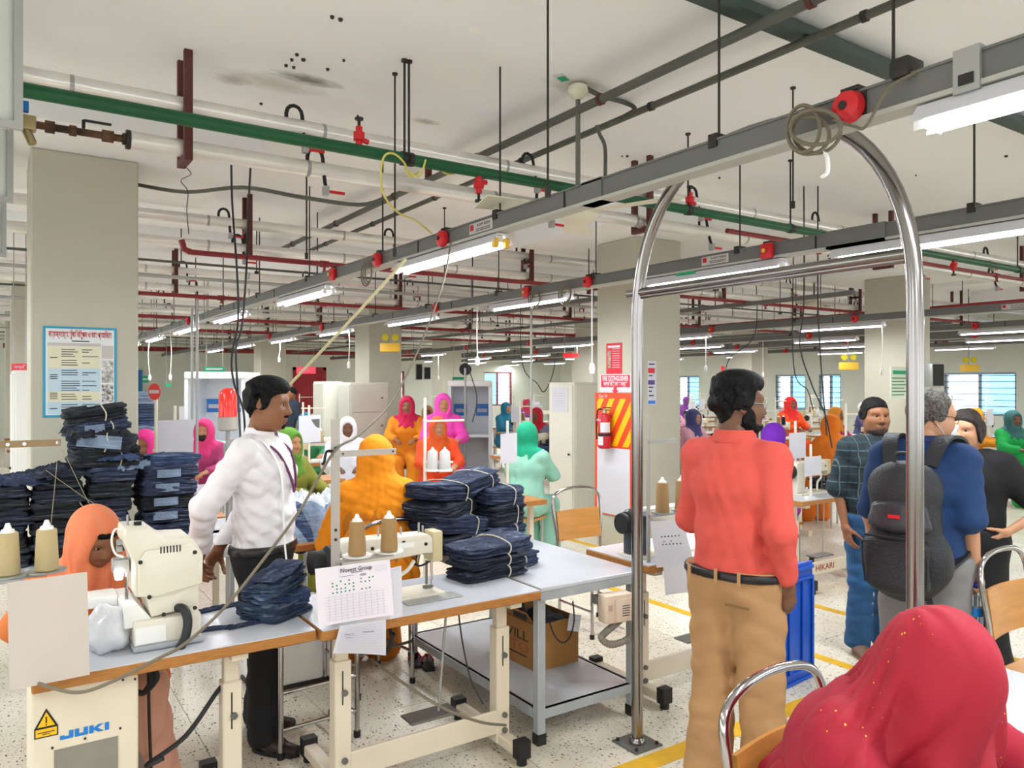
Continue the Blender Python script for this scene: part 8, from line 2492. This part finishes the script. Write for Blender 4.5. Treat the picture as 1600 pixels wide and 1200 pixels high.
for k, (px, Y, mi, lab) in enumerate(((445, 4.75, 2, 'blue denim trousers draped over a machine below the green scarf'), (470, 4.72, 3, 'pale denim piece draped below the green scarf'))):
    b = MB(); X0 = WY(px, Y)
    b.sheet(lambda u, v: (X0 - .16 + .32 * u + .02 * sin(9 * v), Y - .2 + .3 * v + .02 * sin(7 * u), .97 - .22 * abs(v - .55) * 2 + .03 * sin(8 * u + 4 * v)), 14, 14, .005)
    tag(b.obj('draped_denim', DEN[mi]), lab, 'denim')
b = MB(); b.box(WY(428, 4.72), WY(492, 4.72), 4.5, 4.9, .72, .76); t_ = b.obj('side_table', PLY, None, bevel=.003, seg=1, smooth=False); tag(t_, 'small plywood table carrying draped denim behind the white shirt', 'table')
for sx in (.0, 1):
    for sy in (4.52, 4.86):
        b = MB(); xx = WY(431, 4.72) + sx * (WY(489, 4.72) - WY(431, 4.72)); b.cyl((xx, sy, 0), (xx, sy, .72), .015, n=8); b.obj('leg', STEELL, t_)
# tall stack of light blue jeans left, behind the sign post
x = WY(213, 7.4)
for k in range(9):
    bundle(.34, .34, .1, 4, 740 + k, (2, 5, 3)[k % 3], (x, 7.5, .76 + .098 * k), random.uniform(-.2, .2), 'blue denim in the tall stack right of the left column, %s from the bottom' % ordn[k], 'tall blue denim stack', tie=False)
mid_table(x - .4, x + .8, 7.25, 7.8, 'work table under the tall blue denim stack')
for k, (px, py0, py1, Z, lab) in enumerate(((274, 655, 712, 5.4, 'squared paper sheet hanging between the pink-scarfed workers'), (484, 648, 690, 7.6, 'white paper sheet with a grey block right of the white shirt'), (795, 676, 722, 6.2, 'blank white sheet in front of the teal shawl'), (1246, 675, 715, 6.6, 'white sheet on a stand right of the coral shirt'), (1270, 712, 742, 6.5, 'white sheet above the far cream machine'), (1345, 0, 0, 0, ''))):
    if not lab: continue
    hw = 28 if k == 0 else (17 if k == 1 else 13)
    c4 = [W(px - hw, py0 + 2, Z), W(px + hw, py0, Z + .05), W(px + hw, py1, Z + .05), W(px - hw, py1 + 3, Z)]
    o = paper(c4, lab, bulge=.005)
    if k == 0:
        plines(o, c4, [(.2 + .06 * i, .23 + .06 * i, .36 + .1 * j, .39 + .1 * j) for i in range(10) for j in range(3) if (i * 3 + j * 5) % 4], INK)
    if k == 1:
        plines(o, c4, [(.55, .95, .15, .48)], STEEL, name='grey_block')
    mid = (c4[0] + c4[1]) / 2
    b = MB(); b.cyl((mid.x, mid.y + .02, .76), (mid.x, mid.y + .02, mid.z + .1), .011, n=8)
    tag(b.obj('stand_post', OFFW), 'cream post holding the %s' % lab.replace('hanging ', ''), 'post')
    if k > 2: continue
    b = MB(); b.box(mid.x - .25, mid.x + .35, mid.y - .05, mid.y + .4, .72, .76); tt = b.obj('station_table', PLY, None, smooth=False); tag(tt, 'small station top under the %s' % lab.replace('hanging ', '').replace(' sheet', '').replace('squared ', '').replace('white ', ''), 'table')
    for sx in (-.2, .3):
        b = MB(); b.box(mid.x + sx - .02, mid.x + sx + .02, mid.y + .1, mid.y + .14, 0, .72); b.obj('leg', CREAM, tt, smooth=False)
for k, px in enumerate((676, 695)):
    p = W(px, 720, 5.6); cone((p.x, p.y, 1.1), THREADW, 'white thread cone above the navy pile, %s one' % ('left', 'right')[k], 'white cones above the navy pile', .13, .045)
p0_ = W(664, 722, 5.6); p1_ = W(708, 722, 5.6)
t = thing('thread_stand', 'thread stand carrying the white cones above the navy pile', 'thread stand')
b = MB(); b.cyl(p0_, p1_, .008, n=6); b.obj('arm', OFFW, t)
b = MB(); b.cyl((p0_.x, p0_.y, 0), (p0_.x, p0_.y, 1.62), .012, n=8); b.obj('post', OFFW, t)
b = MB(); b.cyl((p0_.x, p0_.y, 1.45), (p0_.x + .3, p0_.y - .05, 1.45), .008, n=6); b.obj('top_bar', OFFW, t)
for px in (676, 695):
    p = W(px, 720, 5.6); b = MB(); b.cyl((p.x, p.y, 1.085), (p.x, p.y, 1.1), .055, n=14); b.obj('cone_tray', WHITE, t)
# cables hanging in the mid distance
for k, (pts, Z) in enumerate((([(1256, 470), (1250, 540), (1268, 600), (1290, 650), (1300, 700)], 6.6), ([(1278, 470), (1281, 540), (1285, 600), (1292, 680)], 6.6), ([(738, 500), (730, 560), (745, 620), (738, 660)], 9), ([(1180, 520), (1140, 560), (1132, 600)], 11), ([(815, 560), (840, 600), (850, 612), (862, 590), (868, 560)], 10), ([(1240, 570), (1262, 610), (1270, 640)], 9))):
    hose([Vector((W(*pts[0], Z).x, W(*pts[0], Z).y, CEILZ))] + [W(x, y, Z) for x, y in pts], .006, CABLEB, 'hanging_cable', 'black cable hanging in the middle distance, %s of the set' % ordn[k])
for k, (x0_, y0_, x1_, y1_, Z) in enumerate(((300, 480, 305, 700, 8), (308, 470, 312, 700, 8), (1010 - 180, 430, 832, 600, 9))):
    a_, b2_ = W(x0_, y0_, Z), W(x1_, y1_, Z)
    b = MB(); b.cyl(a_, (a_.x, a_.y, 0), .014, n=8)
    tag(b.obj('steel_post', STEELL), 'thin steel post rising to the lights, %s' % ('left of a pair', 'right of a pair', 'near the fire column')[k], 'post')
